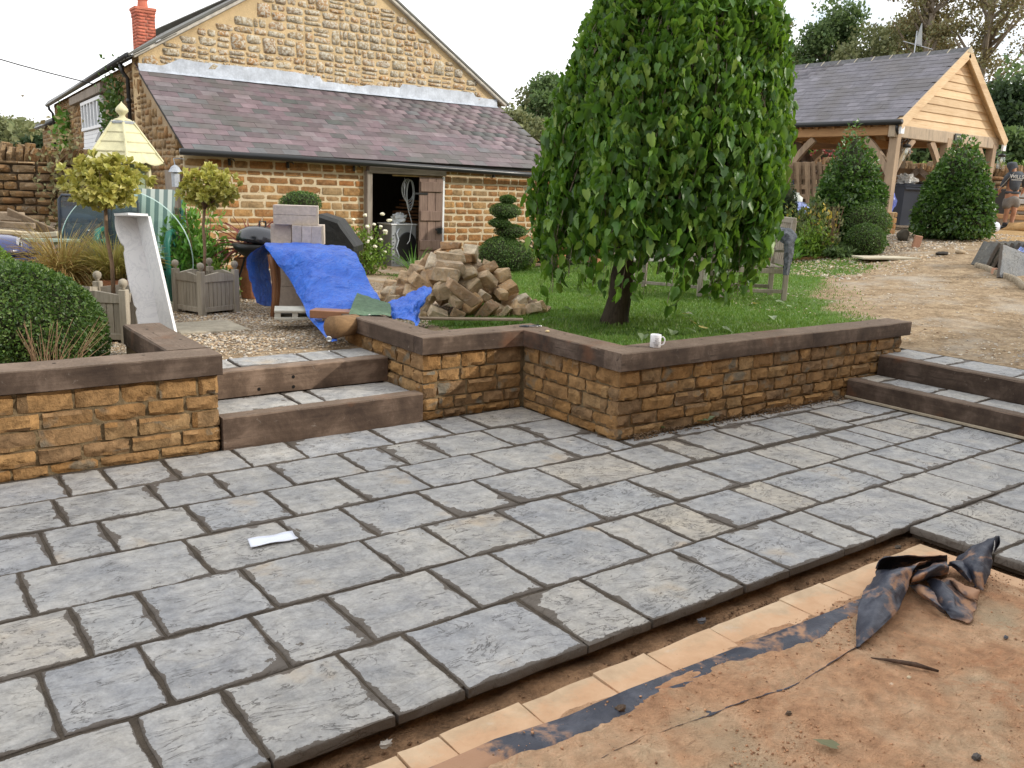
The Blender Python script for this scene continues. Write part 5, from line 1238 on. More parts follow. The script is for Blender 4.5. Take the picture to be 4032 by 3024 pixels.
M_yl = leaf_mat('yellow_leaf', [(.45, .36, .05), (.55, .42, .08)], (.5, .4, .06), .4)
loose('rose_bush', 'loose rose bush with yellowing leaves in front of the tall evergreen cone', 'shrub', (13.6, 9.35), (.62, .42), 1.0, 2600, .075, leaf_mat('rose_leaf', [(.06, .10, .03), (.11, .16, .05), (.17, .19, .07)], (.16, .22, .05), .5), 31, .6, frac2=.06, leafmat2=M_yl, stems=14)
loose('rose_bush', 'thin leggy rose with bare brown stems beside the lower box ball', 'shrub', (13.35, 8.8), (.26, .2), .95, 260, .07, GREENS['tree2'], 32, .6, frac2=.2, leafmat2=M_yl, stems=16)
loose('leafy_perennial', 'bright green broad leaved plant just right of the draped chair', 'plant', (12.62, 9.25), (.32, .3), .48, 900, .13, GREENS['fresh'], 33, .42, 1.0, stems=0)
loose('leafy_perennial', 'mid green feathery border plant between the bright plant and the box ball', 'plant', (13.12, 9.02), (.46, .34), .62, 1800, .08, GREENS['boxlight'], 34, .35, .9, stems=10)
loose('leafy_perennial', 'low grey green plant spilling over the edging board of the border', 'plant', (13.45, 8.62), (.42, .2), .22, 900, .09, GREENS['tree1'], 35, .4, .3, stems=0)
loose('hydrangea', 'small shrub with dull reddish brown heads below the columnar evergreen', 'plant', (13.5, 10.2), (.4, .3), .42, 700, .08, leaf_mat('bronze_leaf', [(.14, .07, .05), (.20, .12, .08), (.10, .09, .04)], (.2, .1, .06), .6), 36, .5, stems=0)
loose('low_shrub', 'dark low shrub between the columnar evergreen and the rose', 'shrub', (13.9, 9.95), (.45, .35), .55, 2200, .05, GREENS['dark'], 37, .5, stems=0)
# white rose and iris by the barn doorway
wr = loose('white_rose', 'small rose bush with pale cream flowers left of the barn doorway', 'shrub', (6.35, 12.4), (.42, .30), .85, 1700, .055, GREENS['boxlight'], 38, .55, stems=12)
M_flower = simple('cream_petal', (.78, .74, .58), .6, .05, 20)
mb = MB(); r = random.Random(6)
for i in range(16): mb.blob((r.uniform(-.34, .45), r.uniform(-.34, -.1), r.uniform(.35, 1.0)), (.035, .035, .025), i, 6, 4, .3)
mb.build('flowers', M_flower, wr, kind='stuff')
def blades(name, label, cat, base, n, L, w, mat, seed, spread=.9, droop=.5, width0=.05, group=None, up=1.0, zoff=0):
    """arching strap leaves: 3-segment folded ribbons"""
    o = thing(name, label, cat, base, 0, group); rs = random.Random(seed); mb = MB()
    for i in range(n):
        a = rs.uniform(0, 2*PI); l = L*rs.uniform(.6, 1.1); lean = rs.uniform(.08, spread); p = Vector((math.cos(a)*rs.uniform(0, width0), math.sin(a)*rs.uniform(0, width0), zoff)); dd = Vector((math.cos(a)*lean, math.sin(a)*lean, up)).normalized()
        sd3 = Vector((-math.sin(a), math.cos(a), 0))*w*rs.uniform(.7, 1.2)/2; rows = []; m = 5
        for k in range(m+1):
            t = k/m; ww = (1-t**2.2)*(.6+.4*min(1, t*4)); rows.append([p-sd3*ww+Vector((0, 0, .15*w)), p+Vector((0, 0, -.1*w)), p+sd3*ww+Vector((0, 0, .15*w))])
            p = p+dd*(l/m); dd = (dd+Vector((math.cos(a)*.12, math.sin(a)*.12, -droop*.32*lean*1.6))).normalized()
        mb.grid([[tuple(v) for v in r_] for r_ in rows])
    mb.build('blades', mat, o, kind='stuff'); return o
blades('ornamental_grass', 'buff arching ornamental grass in the left terracotta pot', 'plant', (1.52, 9.2, .70), 800, .60, .012, GREENS['grassy'], 41, 1.5, 1.0, .16, 'ornamental grasses in terracotta pots')
blades('ornamental_grass', 'greener ornamental grass in the right terracotta pot behind the planter stem', 'plant', (1.92, 8.98, .74), 560, .48, .012, leaf_mat('green_buff_blade', [(.30, .30, .07), (.36, .34, .09), (.42, .30, .12)], (.4, .36, .1), .5), 42, .9, .7, .15, 'ornamental grasses in terracotta pots')
blades('cordyline', 'spiky dark red cordyline in a pot left of the blue tarpaulin', 'plant', (3.66, 10.0, .80), 64, .62, .042, GREENS['red'], 43, 1.5, .9, .03)
blades('iris', 'iris clump with strap leaves and a lilac flower beside the doorway', 'plant', (6.95, 11.9, .30), 40, .55, .022, GREENS['fresh'], 44, .7, .5, .08)
loose('potted_shrub', 'mid green leafy shrub between the striped lounger and the right planter tree', 'shrub', (3.05, 10.2), (.40, .36), 1.15, 1700, .10, GREENS['fresh'], 45, .38, .8, stems=8)
loose('small_plant', 'light green mound plant behind the right-hand box planter', 'plant', (3.12, 9.75), (.25, .2), .55, 900, .05, GREENS['boxlight'], 46, .55, stems=0)
loose('small_plant', 'red flowered small plant at the foot of the barn wall behind the rubble', 'plant', (7.85, 12.3), (.25, .2), .45, 260, .06, GREENS['fresh'], 47, .5, stems=6)
loose('heather', 'dark purple plant behind the glass disc by the green bench arm', 'plant', (3.0, 10.6), (.22, .2), .62, 700, .045, leaf_mat('purple_leaf', [(.10, .03, .05), (.15, .05, .07)], (.15, .04, .06), .5), 48, .5, stems=0)
loose('border_plants', 'dark strip of low plants along the barn wall behind the mulberry', 'plant', (10.6, 12.7), (.95, .28), .55, 2600, .06, GREENS['dark'], 49, .5, stems=0)
# climbers on the barn side and on the garden wall
def climber(label, pts, n, size, mat, seed, rad=.28):
    o = thing('climbing_plant', label, 'climber', pts[0]); rs = np.random.RandomState(seed); P0 = np.array(pts); k = rs.randint(0, len(pts)-1, n); t = rs.rand(n)[:, None]
    P_ = P0[k]*(1-t)+P0[k+1]*t-P0[0]+rs.normal(size=(n, 3))*rad*np.array([.45, .5, 1.0])
    leaf_cloud('foliage', P_, rdir(n, rs)+np.array([0, 0, -.3]), rdir(n, rs)+np.array([-.5, -1, .2]), size*(.6+.8*rs.rand(n)), mat, .6, .25, o)
    mb = MB(); mb.tube([Vector(p)-Vector(pts[0]) for p in pts], .012, 5); mb.build('stem', M_stem, o); return o
climber('dark climbing plant on the barn side wall right of the white window', [(3.95, 17.2, .6), (4.0, 17.4, 1.9), (4.05, 18.3, 2.6), (3.98, 17.5, 3.0), (3.98, 17.2, 3.2)], 900, .10, GREENS['box'], 61, .26)
climber('small light climber high on the far barn side wall left of the window', [(4.35, 24.6, 2.0), (4.40, 25.0, 2.6), (4.42, 25.2, 3.0)], 240, .16, GREENS['fresh'], 62, .25)

# dry stone garden wall at the left
M_dry = stone_mat('dry_wall_stone', [(0, (.22, .12, .055)), (.25, (.30, .19, .09)), (.5, (.19, .13, .075)), (.75, (.34, .24, .14)), (1, (.27, .15, .06))], dark=(.07, .05, .035), scale=7, bstr=1.0, bdist=.04, lich=(.42, .40, .34), lich_amt=.35)
DS = stone_meshes(8, M_dry, .12, .16, 171, 3, 2, taper=.16)
def drywall(label, a, b, z0, zt, seed, cope=.22, hs=None, wr=(.2, .5), thick=.35):
    a = Vector((a[0], a[1], 0)); b = Vector((b[0], b[1], 0)); L_ = (b-a).length; u = (b-a).normalized(); rz = math.atan2(u.y, u.x)
    o = thing('dry_stone_wall', label, 'wall', (a.x, a.y, z0), rz); r = random.Random(seed)
    mb = MB(); mb.box((L_/2, thick/2+.05, (zt-z0)/2), (L_, thick, zt-z0-.04)); mb.build('wall_core', M_core if False else simple('wall_shadow_core', (.10, .075, .05), .95), o)
    fr = lambda uu, z: (Vector((uu, .06, z)), 0.0, 0)
    it = course_items(8, 0, L_, 0, zt-z0, fr, hs, wr[0], wr[1], .012, .22, seed, jit=.012, zj=.12)
    x = 0.0; cop = []
    while x < L_:
        w = r.uniform(.07, .16); h = cope*r.uniform(.7, 1.25); lean = r.uniform(-.1, .45)
        cop.append((r.randrange(8), Matrix.Translation((x+w/2, thick/2, zt-z0+h*.42)) @ Matrix.Rotation(lean, 4, 'Y') @ Matrix.Diagonal((w*.95, thick*r.uniform(.8, 1.1), h, 1)))); x += w
    W_ = Matrix.LocRotScale(o.location, o.rotation_euler, None)
    alli = it; alli = sorted(alli, key=lambda q: ((W_ @ q[1]).to_translation()-CAMP).length)
    for k, M in alli[:150]: inst(DS[k], 'stone', o, M)
    if alli[150:]: scatter_join('stone_rest', DS, alli[150:], M_dry, o)
    for k, M in cop[:140]: inst(DS[k], 'cope_stone', o, M)
    return o
drywall('rough brown dry stone garden wall with climbing plants at the left edge', (-3.4, 18.9), (3.75, 15.15), .9, 1.86, 5, .26, None, (.18, .45))
drywall('dark dry stone wall with upright cope stones behind the carport and the workman', (20.2, 18.3), (33.5, 8.63), 1.2, 2.62, 6, .34, None, (.25, .6), .45)
for i, (x, z, lb) in enumerate(((-.6, 1.55, 'tangle of climbing leaves over the garden wall at the far left'), (1.3, 1.75, 'green rambling climber over the garden wall next to the barn downpipe'), (2.6, 1.75, 'reddish green climber spilling over the wall behind the dovecote roof'))):
    y = 15.15+(3.75-x)*.5245; climber(lb, [(x, y-.15, .6), (x+.15, y-.2, 1.2), (x-.1, y-.2, z), (x+.3, y-.1, z+.35)], 520, .09, [GREENS['fresh'], GREENS['boxlight'], GREENS['tree3']][i], 70+i, .36)

# background trees
def far_tree(name, label, dpos, H_, Rw, mat, n, seed, leaf=.26, sparse=False, base=.25, group='trees beyond the garden', flat=.75):
    x, y, z = dpos; o = thing(name, label, 'tree', (x, y, z-.3), 0, group); rs = np.random.RandomState(seed); r = random.Random(seed)
    mb = MB(); mb.tube([(0, 0, 0), (r.uniform(-.1, .1), 0, H_*.5), (r.uniform(-.2, .2), 0, H_*.93)], [.028*H_*.6, .012*H_, .02], 7)
    ends = []
    for k in range(16 if not sparse else 40):
        zz_ = H_*r.uniform(base+.03, .88); a = r.uniform(0, 2*PI); l = Rw*(1.0-.55*max(0, (zz_/H_-.45)/.55))*r.uniform(.6, 1.0); e = Vector((math.cos(a)*l, math.sin(a)*l, zz_+l*(.55 if not sparse else 1.1)))
        mb.tube([(0, 0, zz_), (e.x*.5, e.y*.5, zz_+(e.z-zz_)*.4), e], [.008*H_, .005*H_, .02], 5); ends.append(e)
    mb.build('trunk', M_bark2, o, True)
    nc = 26 if not sparse else 60; cs = [(e.x, e.y, min(e.z, H_*.97)) for e in ends]
    while len(cs) < nc: cs.append((r.gauss(0, .42)*Rw, r.gauss(0, .42)*Rw, H_*r.uniform(base+.08, .95)))
    if not sparse: cs.append((0, 0, H_*.88)); cs.append((0, 0, H_*.6))
    P_ = []; per = n//len(cs)
    for c in cs:
        rr_ = Rw*(r.uniform(.28, .46) if not sparse else r.uniform(.20, .36)); D = rdir(per, rs); k = rs.rand(per)**.35
        P_.append(np.array(c)*np.array([.82, .82, .97])+D*k[:, None]*np.array([rr_, rr_, rr_*flat])*(1+.35*rs.normal(size=(per, 1))*.4))
    P_ = np.concatenate(P_); m = len(P_); leaf_cloud('crown', P_, rdir(m, rs), rdir(m, rs)+np.array([0, 0, .5]), leaf*(.6+.8*rs.rand(m)), mat, .7, .2, o); return o

TREES = [('tree1', (31.19, 39.95), 8.2, 2.1, 1), ('tree2', (27.27, 37.11), 5.9, 1.9, 2), ('tree2', (33.64, 40.39), 7.2, 2.2, 3), ('tree2', (40.2, 32.2), 12.2, 2.6, 4), ('tree1', (40.88, 28.29), 11.9, 2.3, 5),
 ('tree2', (40.44, 25.65), 10.9, 2.5, 6), ('tree2', (43.47, 25.98), 11.4, 2.5, 7), ('tree3', (41.07, 23.17), 14.2, 2.1, 8), ('tree3', (41.16, 20.48), 14.6, 2.3, 9), ('dark', (36.14, 16.67), 6.6, 1.7, 10), ('tree1', (32.5, 14.6), 4.4, 1.1, 11),
 ('tree2', (8.01, 61.52), 4.6, 2.3, 12), ('tree2', (9.9, 57.92), 4.0, 1.9, 13), ('dark', (6.94, 46.53), 3.2, .9, 14), ('tree2', (5.2, 62.99), 5.0, 2.6, 15), ('tree1', (45.33, 46.02), 12.5, 3.3, 16), ('tree1', (47.84, 41.6), 12.6, 2.9, 17)]
TL = {1: 'rounded blue green tree above the barn roof verge, left of the mulberry', 2: 'low olive tree at the right end of the lean-to roof', 3: 'olive tree half hidden behind the left side of the mulberry', 4: 'olive green tree just right of the mulberry crown',
 5: 'fresh green pointed tree above the left end of the carport ridge', 6: 'pale olive bare-twigged tree over the middle of the carport ridge', 7: 'thin olive tree beside the tall autumn tree behind the ridge', 8: 'tall see-through autumn tree behind the weather vane', 9: 'tall sparse brown tree at the top right edge of the picture',
 10: 'dark dense evergreen mass to the right of the carport gable', 11: 'small mid green tree beyond the wall at the right edge', 12: 'pale yellowish tree beyond the garden wall at the far left', 13: 'light green tree between the garden wall and the barn end', 14: 'small dark green bush beside the low end of the barn', 15: 'pale tree at the extreme left edge of the picture', 16: 'green tree hidden behind the crown of the mulberry', 17: 'second green tree behind the mulberry crown'}
for kind, (x, y), top, R_, k in TREES:
    g = tz(x, y); sp_ = kind == 'tree3'
    far_tree({'tree1': 'broadleaf_tree', 'tree2': 'olive_tree', 'tree3': 'autumn_tree', 'dark': 'evergreen_tree'}[kind], TL[k], (x, y, g), top-g+.3, R_, GREENS[kind], 13000 if sp_ else 10000, 100+k, .13 if sp_ else .20, sp_, .12 if not sp_ else .2)
def hedge(label, a, b, z0, h, w, n, mat, seed, size=.10, lum=.12):
    a = Vector(a); b = Vector(b); u = b-a; L_ = u.length; o = thing('hedge', label, 'hedge', (a.x, a.y, z0), math.atan2(u.y, u.x)); rs = np.random.RandomState(seed)
    t = rs.rand(n); ph = rs.uniform(0, PI, n); bump = 1+np.array([fbm(q*L_*.35, seed, 0, 3) for q in t])*lum*2
    P_ = np.stack([t*L_, -np.cos(ph)*w*.5*(.9+.15*rs.rand(n)), h*bump*(.35+.65*np.sin(ph)**.6)*(.82+.2*rs.rand(n))], 1); low = rs.rand(n) < .4
    P_[low, 2] = rs.rand(low.sum())*h*.8; P_[low, 1] = -w*.5+.1*rs.rand(low.sum())
    leaf_cloud('foliage', P_, rdir(n, rs), rdir(n, rs)+np.array([0, -.6, .6]), size*(.6+.8*rs.rand(n)), mat, .65, .2, o)
    mb = MB(); mb.box((L_/2, 0, h*.40), (L_, w*.75, h*.8)); mb.build('dark_core', M_core, o); return o
hedge('clipped green hedge behind the dry stone wall and the carport', (21.2, 20.1, 0), (36.5, 9.0, 0), 1.2, 1.95, 1.3, 15000, GREENS['boxlight'], 5, .13)
hedge('taller rough hedge row closing the view behind the carport', (24, 26, 0), (46, 12, 0), 1.3, 3.7, 3, 18000, GREENS['tree1'], 6, .26, .4)
hedge('field hedge seen between the barn roof and the mulberry', (15, 50, 0), (40, 33, 0), .6, 3.4, 3, 12000, GREENS['tree2'], 7, .3, .4)
hedge('pale field hedge beyond the garden wall at the far left', (-12, 72, 0), (13, 56, 0), .3, 2.9, 3, 9000, GREENS['tree2'], 8, .4, .4)
bush_thing('red_shrub', 'small red shrub seen through the carport beside its middle post', 'shrub', (25.2, 16.9, 2.95), ell(.7, .6, .5), 900, .12, leaf_mat('red_leaf', [(.25, .04, .04), (.35, .08, .07)], (.3, .06, .05), .5), base=(25.2, 16.9, 1.2), seed=51, trunk=1.5)
bush_thing('round_bush', 'green bush seen through the left bay of the carport', 'shrub', (22.5, 19.8, 2.55), ell(1.1, 1.0, 1.15), 3200, .14, GREENS['tree1'], base=(22.5, 19.8, 1.2), seed=52)

# lawn blades and loose gravel
rs = np.random.RandomState(3); N_ = 150000
u = rs.rand(N_); gxp = 3.3+(13.6-3.3)*u**1.25; gyp = 4.40+(12.5-4.4)*rs.rand(N_)**1.15
sdv = poly_sd(gxp, gyp, LAWN); wv_ = np.array([fbm(a*.9, b*.9, 1, 4) for a, b in zip(gxp, gyp)])
cov = sst(-.3, .45, sdv+wv_*.6)*(1-sst(7.8, 10.2, gxp)*sst(8.4, 6.4, gyp)*.75); cov *= np.where((gxp > 4.45) | (gyp > 5.66), 1, 0)
k = rs.rand(N_) < cov; gxp, gyp, sdv = gxp[k], gyp[k], sdv[k]; n = len(gxp)
gz = ter(gxp, gyp)+np.array([fbm(a*1.1, b*1.1, 3, 3)*.011 for a, b in zip(gxp, gyp)])-.004
near = np.clip(1-np.minimum(np.abs(gyp-4.5), np.where(gxp < 4.6, np.abs(gyp-5.65), 9))/.35, 0, 1)
hgt = (.020+.022*rs.rand(n))*(1+1.8*near*rs.rand(n))+.012*(np.hypot(gxp-5.7, gyp-6) < .45)
lean = rdir(n, rs)*np.array([1, 1, 0])*.7+np.array([0, 0, 1.0]); ww = rs.uniform(.003, .0065, n)*(1+.12*np.hypot(gxp, gyp))*.62
sv = rdir(n, rs)*np.array([1, 1, 0]); sv /= np.linalg.norm(sv, axis=1, keepdims=True)+1e-9
b0 = np.stack([gxp, gyp, gz], 1); V = np.stack([b0-sv*ww[:, None], b0+sv*ww[:, None], b0+lean*hgt[:, None]], 1).reshape(-1, 3); F = np.arange(3*n).reshape(-1, 3)
M_blade = leaf_mat('grass_blade', [(.065, .15, .020), (.10, .21, .028), (.145, .25, .04), (.21, .25, .08)], (.19, .33, .04), .5)
g_ = np_mesh('grass', V, F, M_blade, None, 'stuff'); tag(g_, 'short green lawn grass around the mulberry and bench', 'grass')
def pebbles(name, label, n, region, size, mat, seed, dens=None):
    rs = np.random.RandomState(seed); (x0, x1, y0, y1) = region; x = rs.uniform(x0, x1, n); y = rs.uniform(y0, y1, n)
    if dens is not None: kk = rs.rand(n) < dens(x, y); x, y = x[kk], y[kk]
    m = len(x); z = ter(x, y)+.0; s = size*(.5+rs.rand(m)**2*1.1)
    o8 = np.array([[1, 0, 0], [0, 1, 0], [-1, 0, 0], [0, -1, 0], [0, 0, 1], [.5, .5, .65], [-.5, .45, .7], [-.45, -.5, .6], [.5, -.5, .7]], dtype=float)
    T8 = np.array([[0, 1, 5], [1, 2, 6], [2, 3, 7], [3, 0, 8], [5, 6, 4], [6, 7, 4], [7, 8, 4], [8, 5, 4], [0, 5, 8], [1, 6, 5], [2, 7, 6], [3, 8, 7]])
    J_ = o8[None]*(1+.25*rs.normal(size=(m, 9, 1)))*np.stack([s, s*rs.uniform(.6, 1, m), s*rs.uniform(.4, .7, m)], 1)[:, None, :]
    a = rs.uniform(0, 6.28, m); ca_, sa_ = np.cos(a)[:, None], np.sin(a)[:, None]; X_ = J_[..., 0]*ca_-J_[..., 1]*sa_; Y_ = J_[..., 0]*sa_+J_[..., 1]*ca_
    V = np.stack([X_+x[:, None], Y_+y[:, None], J_[..., 2]+z[:, None]-.002], -1).reshape(-1, 3); F = (T8[None]+(np.arange(m)*9)[:, None, None]).reshape(-1, 3)
    o = np_mesh(name, V, F, mat, None, 'stuff'); tag(o, label, 'gravel'); return o
def pebble_mat():
    m = new_mat('flint_pebble'); t = NT(m); r = t.rand(); c = t.ramp(r, [(0, (.20, .13, .08)), (.2, (.42, .30, .18)), (.45, (.50, .38, .25)), (.65, (.36, .33, .30)), (.85, (.58, .50, .38)), (1, (.64, .60, .54))]); t.out(c, .75, None, spec=.35); return m
M_peb = pebble_mat()
pebbles('gravel', 'loose tan and cream flint gravel between the planters and the steps', 34000, (1.0, 5.4, 6.42, 10.6), .0125, M_peb, 5, lambda x, y: np.where(poly_sd(x, y, LAWN) > -.05, 0, 1.0)*np.where((x > 3.24) & (x < 3.5) & (y < 6.75), 0, 1)*np.where((x < 1.78) & (y < 6.8), 0, 1)*(.25+.75*sst(6.45, 7.3, y)))
pebbles('gravel', 'coarse gravel spread over the drive before the carport', 16000, (11.5, 19.5, 6.0, 10.4), .022, M_peb, 6, lambda x, y: sst(6.6, 8.0, y-(x-12)*.12))
pebbles('gravel', 'scattered small stones trodden into the drive by the right steps', 11000, (8.06, 13, .8, 7.4), .012, M_peb, 7, lambda x, y: .35+.65*sst(4.6, 3.6, y)*sst(10.5, 9, x))

# ------------------------------------------------------------------ garden objects, left side
M_plwood = wood_mat('planter_teak', (.25, .22, .17), (.47, .42, .34), 'z', 6, .4, .85, (.14, .12, .09), rvar=.14)
M_soil = simple('potting_soil', (.07, .05, .035), .95, .3, 20, .8, .01)
def planter(label, loc, yaw, W=.47, Hp=.44):
    o = thing('box_planter', label, 'planter', loc, yaw, 'square slatted wooden planters'); p = .062
    for sx in (-1, 1):
        for sy in (-1, 1):
            x, y = sx*(W/2-p/2), sy*(W/2-p/2)
            mb = MB(); mb.box((x, y, Hp/2), (p, p, Hp), bev=.005); mb.build('post', M_plwood, o)
            mb = MB(); mb.lathe([(.018, Hp), (.014, Hp+.012), (.030, Hp+.030), (.036, Hp+.052), (.030, Hp+.074), (.012, Hp+.086), (0, Hp+.088)], 12, (x, y, 0)); mb.build('ball_finial', M_plwood, o, True)
    for s in range(4):
        M0 = Matrix.Rotation(s*PI/2, 4, 'Z'); n = 7; ww = (W-2*p)/n
        for i in range(n):
            mb = MB(); mb.box((-W/2+p+ww*(i+.5), -W/2+.030, .20), (ww-.005, .016, .30), bev=.002, M=M0); mb.build('slat', M_plwood, o)
        mb = MB(); a = W/2-p; y0 = -W/2+.012; y1 = -W/2+.045; zt = Hp-.045
        vs = [(-a, y0, zt-.065), (a, y0, zt-.065), (a, y0, zt), (0, y0, zt+.028), (-a, y0, zt)]; vs += [(x, y1, z) for x, _, z in vs]
        mb.add(vs, [(0,1,2,3,4), (9,8,7,6,5)]+[(i, 5+i, 5+(i+1)%5, (i+1)%5) for i in range(5)], M=M0); mb.build('top_rail', M_plwood, o)
        mb = MB(); mb.box((0, -W/2+.028, .055), (W-2*p, .03, .05), bev=.003, M=M0); mb.build('bottom_rail', M_plwood, o)
    mb = MB(); mb.box((0, 0, .19), (W-.09, W-.09, .30)); mb.build('soil', M_soil, o); return o
planter('left wooden slatted box planter, behind the white marble piece', (1.62, 7.73, .375), -.70, .53)
planter('right wooden slatted box planter standing clear on the gravel', (2.79, 8.97, .365), .333)
# white marble surround piece leaning on the left planter
M_marble = new_mat('white_marble'); t_ = NT(M_marble); p_ = t_.pos()
mc = t_.mixc(t_.ramp(t_.noise(p_, 5, 6, .7, 1.5), [(.47, 0), (.51, .5), (.55, 0)]), (.74, .74, .75), (.52, .53, .56)); t_.out(mc, .45, t_.noise(p_, 60, 3, .6), .08, .002, .5)
ma = thing('marble_surround', 'long white marble channel piece leaning upright against the left planter', 'marble piece', (1.80, 7.08, .38))
mo = Vector(ma.location)
C0, C1 = Vector((1.910, 7.260, 0.340)), Vector((1.860, 7.740, 1.370))
A0, A1 = Vector((1.720, 7.270, 0.350)), Vector((1.690, 7.720, 1.380))
B0, B1 = Vector((1.950, 7.030, 0.370)), Vector((1.890, 7.490, 1.390))
def panel(p0, p1, q0, q1, th, prof=None, n=40, nm='panel'):
    """slab between edge p (inner) and edge q (outer)"""
    nrm = (p1-p0).cross(q0-p0).normalized()*th; vs = []; 
    for i in range(n+1):
        t = i/n; a = p0.lerp(p1, t)-mo; b = q0.lerp(q1, t)-mo; k = prof(t) if prof else 1.0; b = a+(b-a)*k
        for s in (0, 1): vs += [tuple(a+nrm*s), tuple(b+nrm*s)]
    fs = []
    for i in range(n):
        j = i*4; k = j+4; fs += [(j, j+1, k+1, k), (j+2, k+2, k+3, j+3), (j, k, k+2, j+2), (j+1, j+3, k+3, k+1)]
    fs += [(0, 2, 3, 1), (n*4, n*4+1, n*4+3, n*4+2)]
    mb = MB(); mb.add(vs, fs); return mb.build(nm, M_marble, ma)
def ogee(t):
    k = 1.0
    if t > .78: k = .92+.14*math.sin((t-.78)/.22*PI*.85)
    elif t > .745: k = .84
    elif t > .3: k = .90+.05*math.sin((t-.3)/.445*PI)
    elif t > .275: k = .82
    else: k = .90
    return k
panel(C0, C1, A0, A1, -.022, ogee, nm='moulded_side'); panel(C0, C1, B0, B1, .022, nm='plain_side')
mb = MB(); e = (A1-C1); f2 = (B1-C1); up_ = (C1-C0).normalized()*.022
q = [C1-mo, A1-mo+e*.03, (A1+B1-C1)-mo-e*.15-f2*.1, B1-mo+f2*.03]; vs = [tuple(v) for v in q]+[tuple(v+up_) for v in q]
mb.add(vs, [(0,3,2,1),(4,5,6,7),(0,1,5,4),(1,2,6,5),(2,3,7,6),(3,0,4,7)]); mb.build('end_cap', M_marble, ma)
# terracotta pots
M_terra = simple('terracotta', (.42, .19, .10), .85, .2, 14, .4, .004)
def pot(label, x, y, z, r_, h, group='terracotta pots among the planting', n=24):
    o = thing('terracotta_pot', label, 'pot', (x, y, z), 0, group); mb = MB()
    mb.lathe([(r_*.66, 0), (r_*.93, h*.80), (r_*1.0, h*.80), (r_*1.04, h*.84), (r_*1.04, h), (r_*.94, h), (r_*.90, h*.88)], n); mb.build('pot_body', M_terra, o, False)
    mb = MB(); mb.lathe([(r_*.91, h*.88), (0, h*.90)], n); mb.build('soil', M_soil, o); return o
pot('wide terracotta pot holding the buff grass, behind the left planter', 1.55, 9.2, .37, .21, .34)
pot('terracotta pot holding the greener grass, left of the marble piece', 1.95, 8.98, .37, .19, .36)
pot('small terracotta pot at the left edge below the blue barbecue', .62, 8.9, .37, .11, .30)
pot('square-rimmed terracotta pot beyond the right planter finials', 3.02, 9.85, .36, .15, .26)
pot('terracotta pot under the red cordyline', 3.66, 10.0, .35, .20, .46)
pot('tall terracotta chimney pot on the lawn edge, left of the mulberry trunk', 10.1, 11.2, .38, .16, .72)
pot('leaning terracotta pot seen low behind the mulberry strands', 9.9, 11.9, .33, .15, .5)
# round glass table top on edge
M_tglass = glass_mat('green_glass', (.84, .93, .91), .02, .0)
gl = thing('glass_disc', 'large round glass table top standing on edge before the striped lounger', 'glass', (2.280, 9.980, 0.850))
vf = Vector((.602, .799, 0)); 
mb = MB(); mb.lathe([(.0, -.005), (.705, -.005), (.712, 0), (.705, .005), (0, .005)], 72, M=Matrix.Rotation(math.atan2(vf.y, vf.x), 4, 'Z') @ Matrix.Rotation(PI/2-.10, 4, 'Y')); mb.build('glass_sheet', M_tglass, gl, False)
mb = MB(); mb.lathe([(.706, -.006), (.714, -.004), (.714, .004), (.706, .006)], 72, M=Matrix.Rotation(math.atan2(vf.y, vf.x), 4, 'Z') @ Matrix.Rotation(PI/2-.10, 4, 'Y'), cap=False); mb.build('bright_edge', simple('glass_edge', (.45, .62, .58), .15, 0, spec=.8), gl, True)
# dark mesh patio chair
def mesh_mat():
    m = new_mat('perforated_metal'); t = NT(m); tc = t.n('ShaderNodeTexCoord').outputs['Object']
    v = t.n('ShaderNodeTexVoronoi', {'Vector': tc, 'Scale': 70.0, 'Randomness': 0.0}).outputs['Distance']
    a = t.ramp(v, [(.30, 0), (.36, 1)]); p = t.n('ShaderNodeBsdfPrincipled', {'Base Color': (.055, .075, .10, 1), 'Roughness': .45}).outputs[0]
    tr = t.n('ShaderNodeBsdfTransparent').outputs[0]; t.n('ShaderNodeOutputMaterial', {'Surface': t.n('ShaderNodeMixShader', {0: a, 1: tr, 2: p}).outputs[0]}); return m
M_mesh = mesh_mat(); M_dkmetal = simple('dark_blue_metal', (.035, .045, .065), .45, .1, 5, spec=.5)
RW_ = math.atan2(-.595, .803)        # yaw of things that face the camera squarely
ch_ = thing('mesh_chair', 'dark blue perforated metal double seat behind the glass disc', 'chair', (2.010, 10.800, 0.090), RW_)
def fr_tube(pts, r_, nm, par, mat): mb = MB(); mb.tube(pts, r_, 8); return mb.build(nm, mat, par, True)
zc0 = 1.46-ch_.location.z
for i, (xa, xb) in enumerate(((-.27, .27), (.30, .62))):
    fr_tube([(xa, 0, .50), (xa, .07, zc0-.05), (xa+.03, .08, zc0), (xb-.03, .08, zc0), (xb, .07, zc0-.05), (xb, 0, .50)], .016, 'back_frame', ch_, M_dkmetal)
    mb = MB(); mb.grid([[(xa+.01, .0, .52), (xb-.01, .0, .52)], [(xa+.01, .04, .78), (xb-.01, .04, .78)], [(xa+.01, .075, zc0-.02), (xb-.01, .075, zc0-.02)]]); mb.build('mesh_back', M_mesh, ch_)
    mb = MB(); mb.grid([[(xa, -.42, .47), (xb, -.42, .47)], [(xa, 0, .44), (xb, 0, .44)]]); mb.build('mesh_seat', M_mesh, ch_)
for x in (-.30, .62):
    fr_tube([(x, -.44, 0), (x, -.44, .70), (x, -.38, .74), (x, -.02, .74), (x, .02, .60), (x, .10, 0)], .018, 'leg', ch_, M_dkmetal)
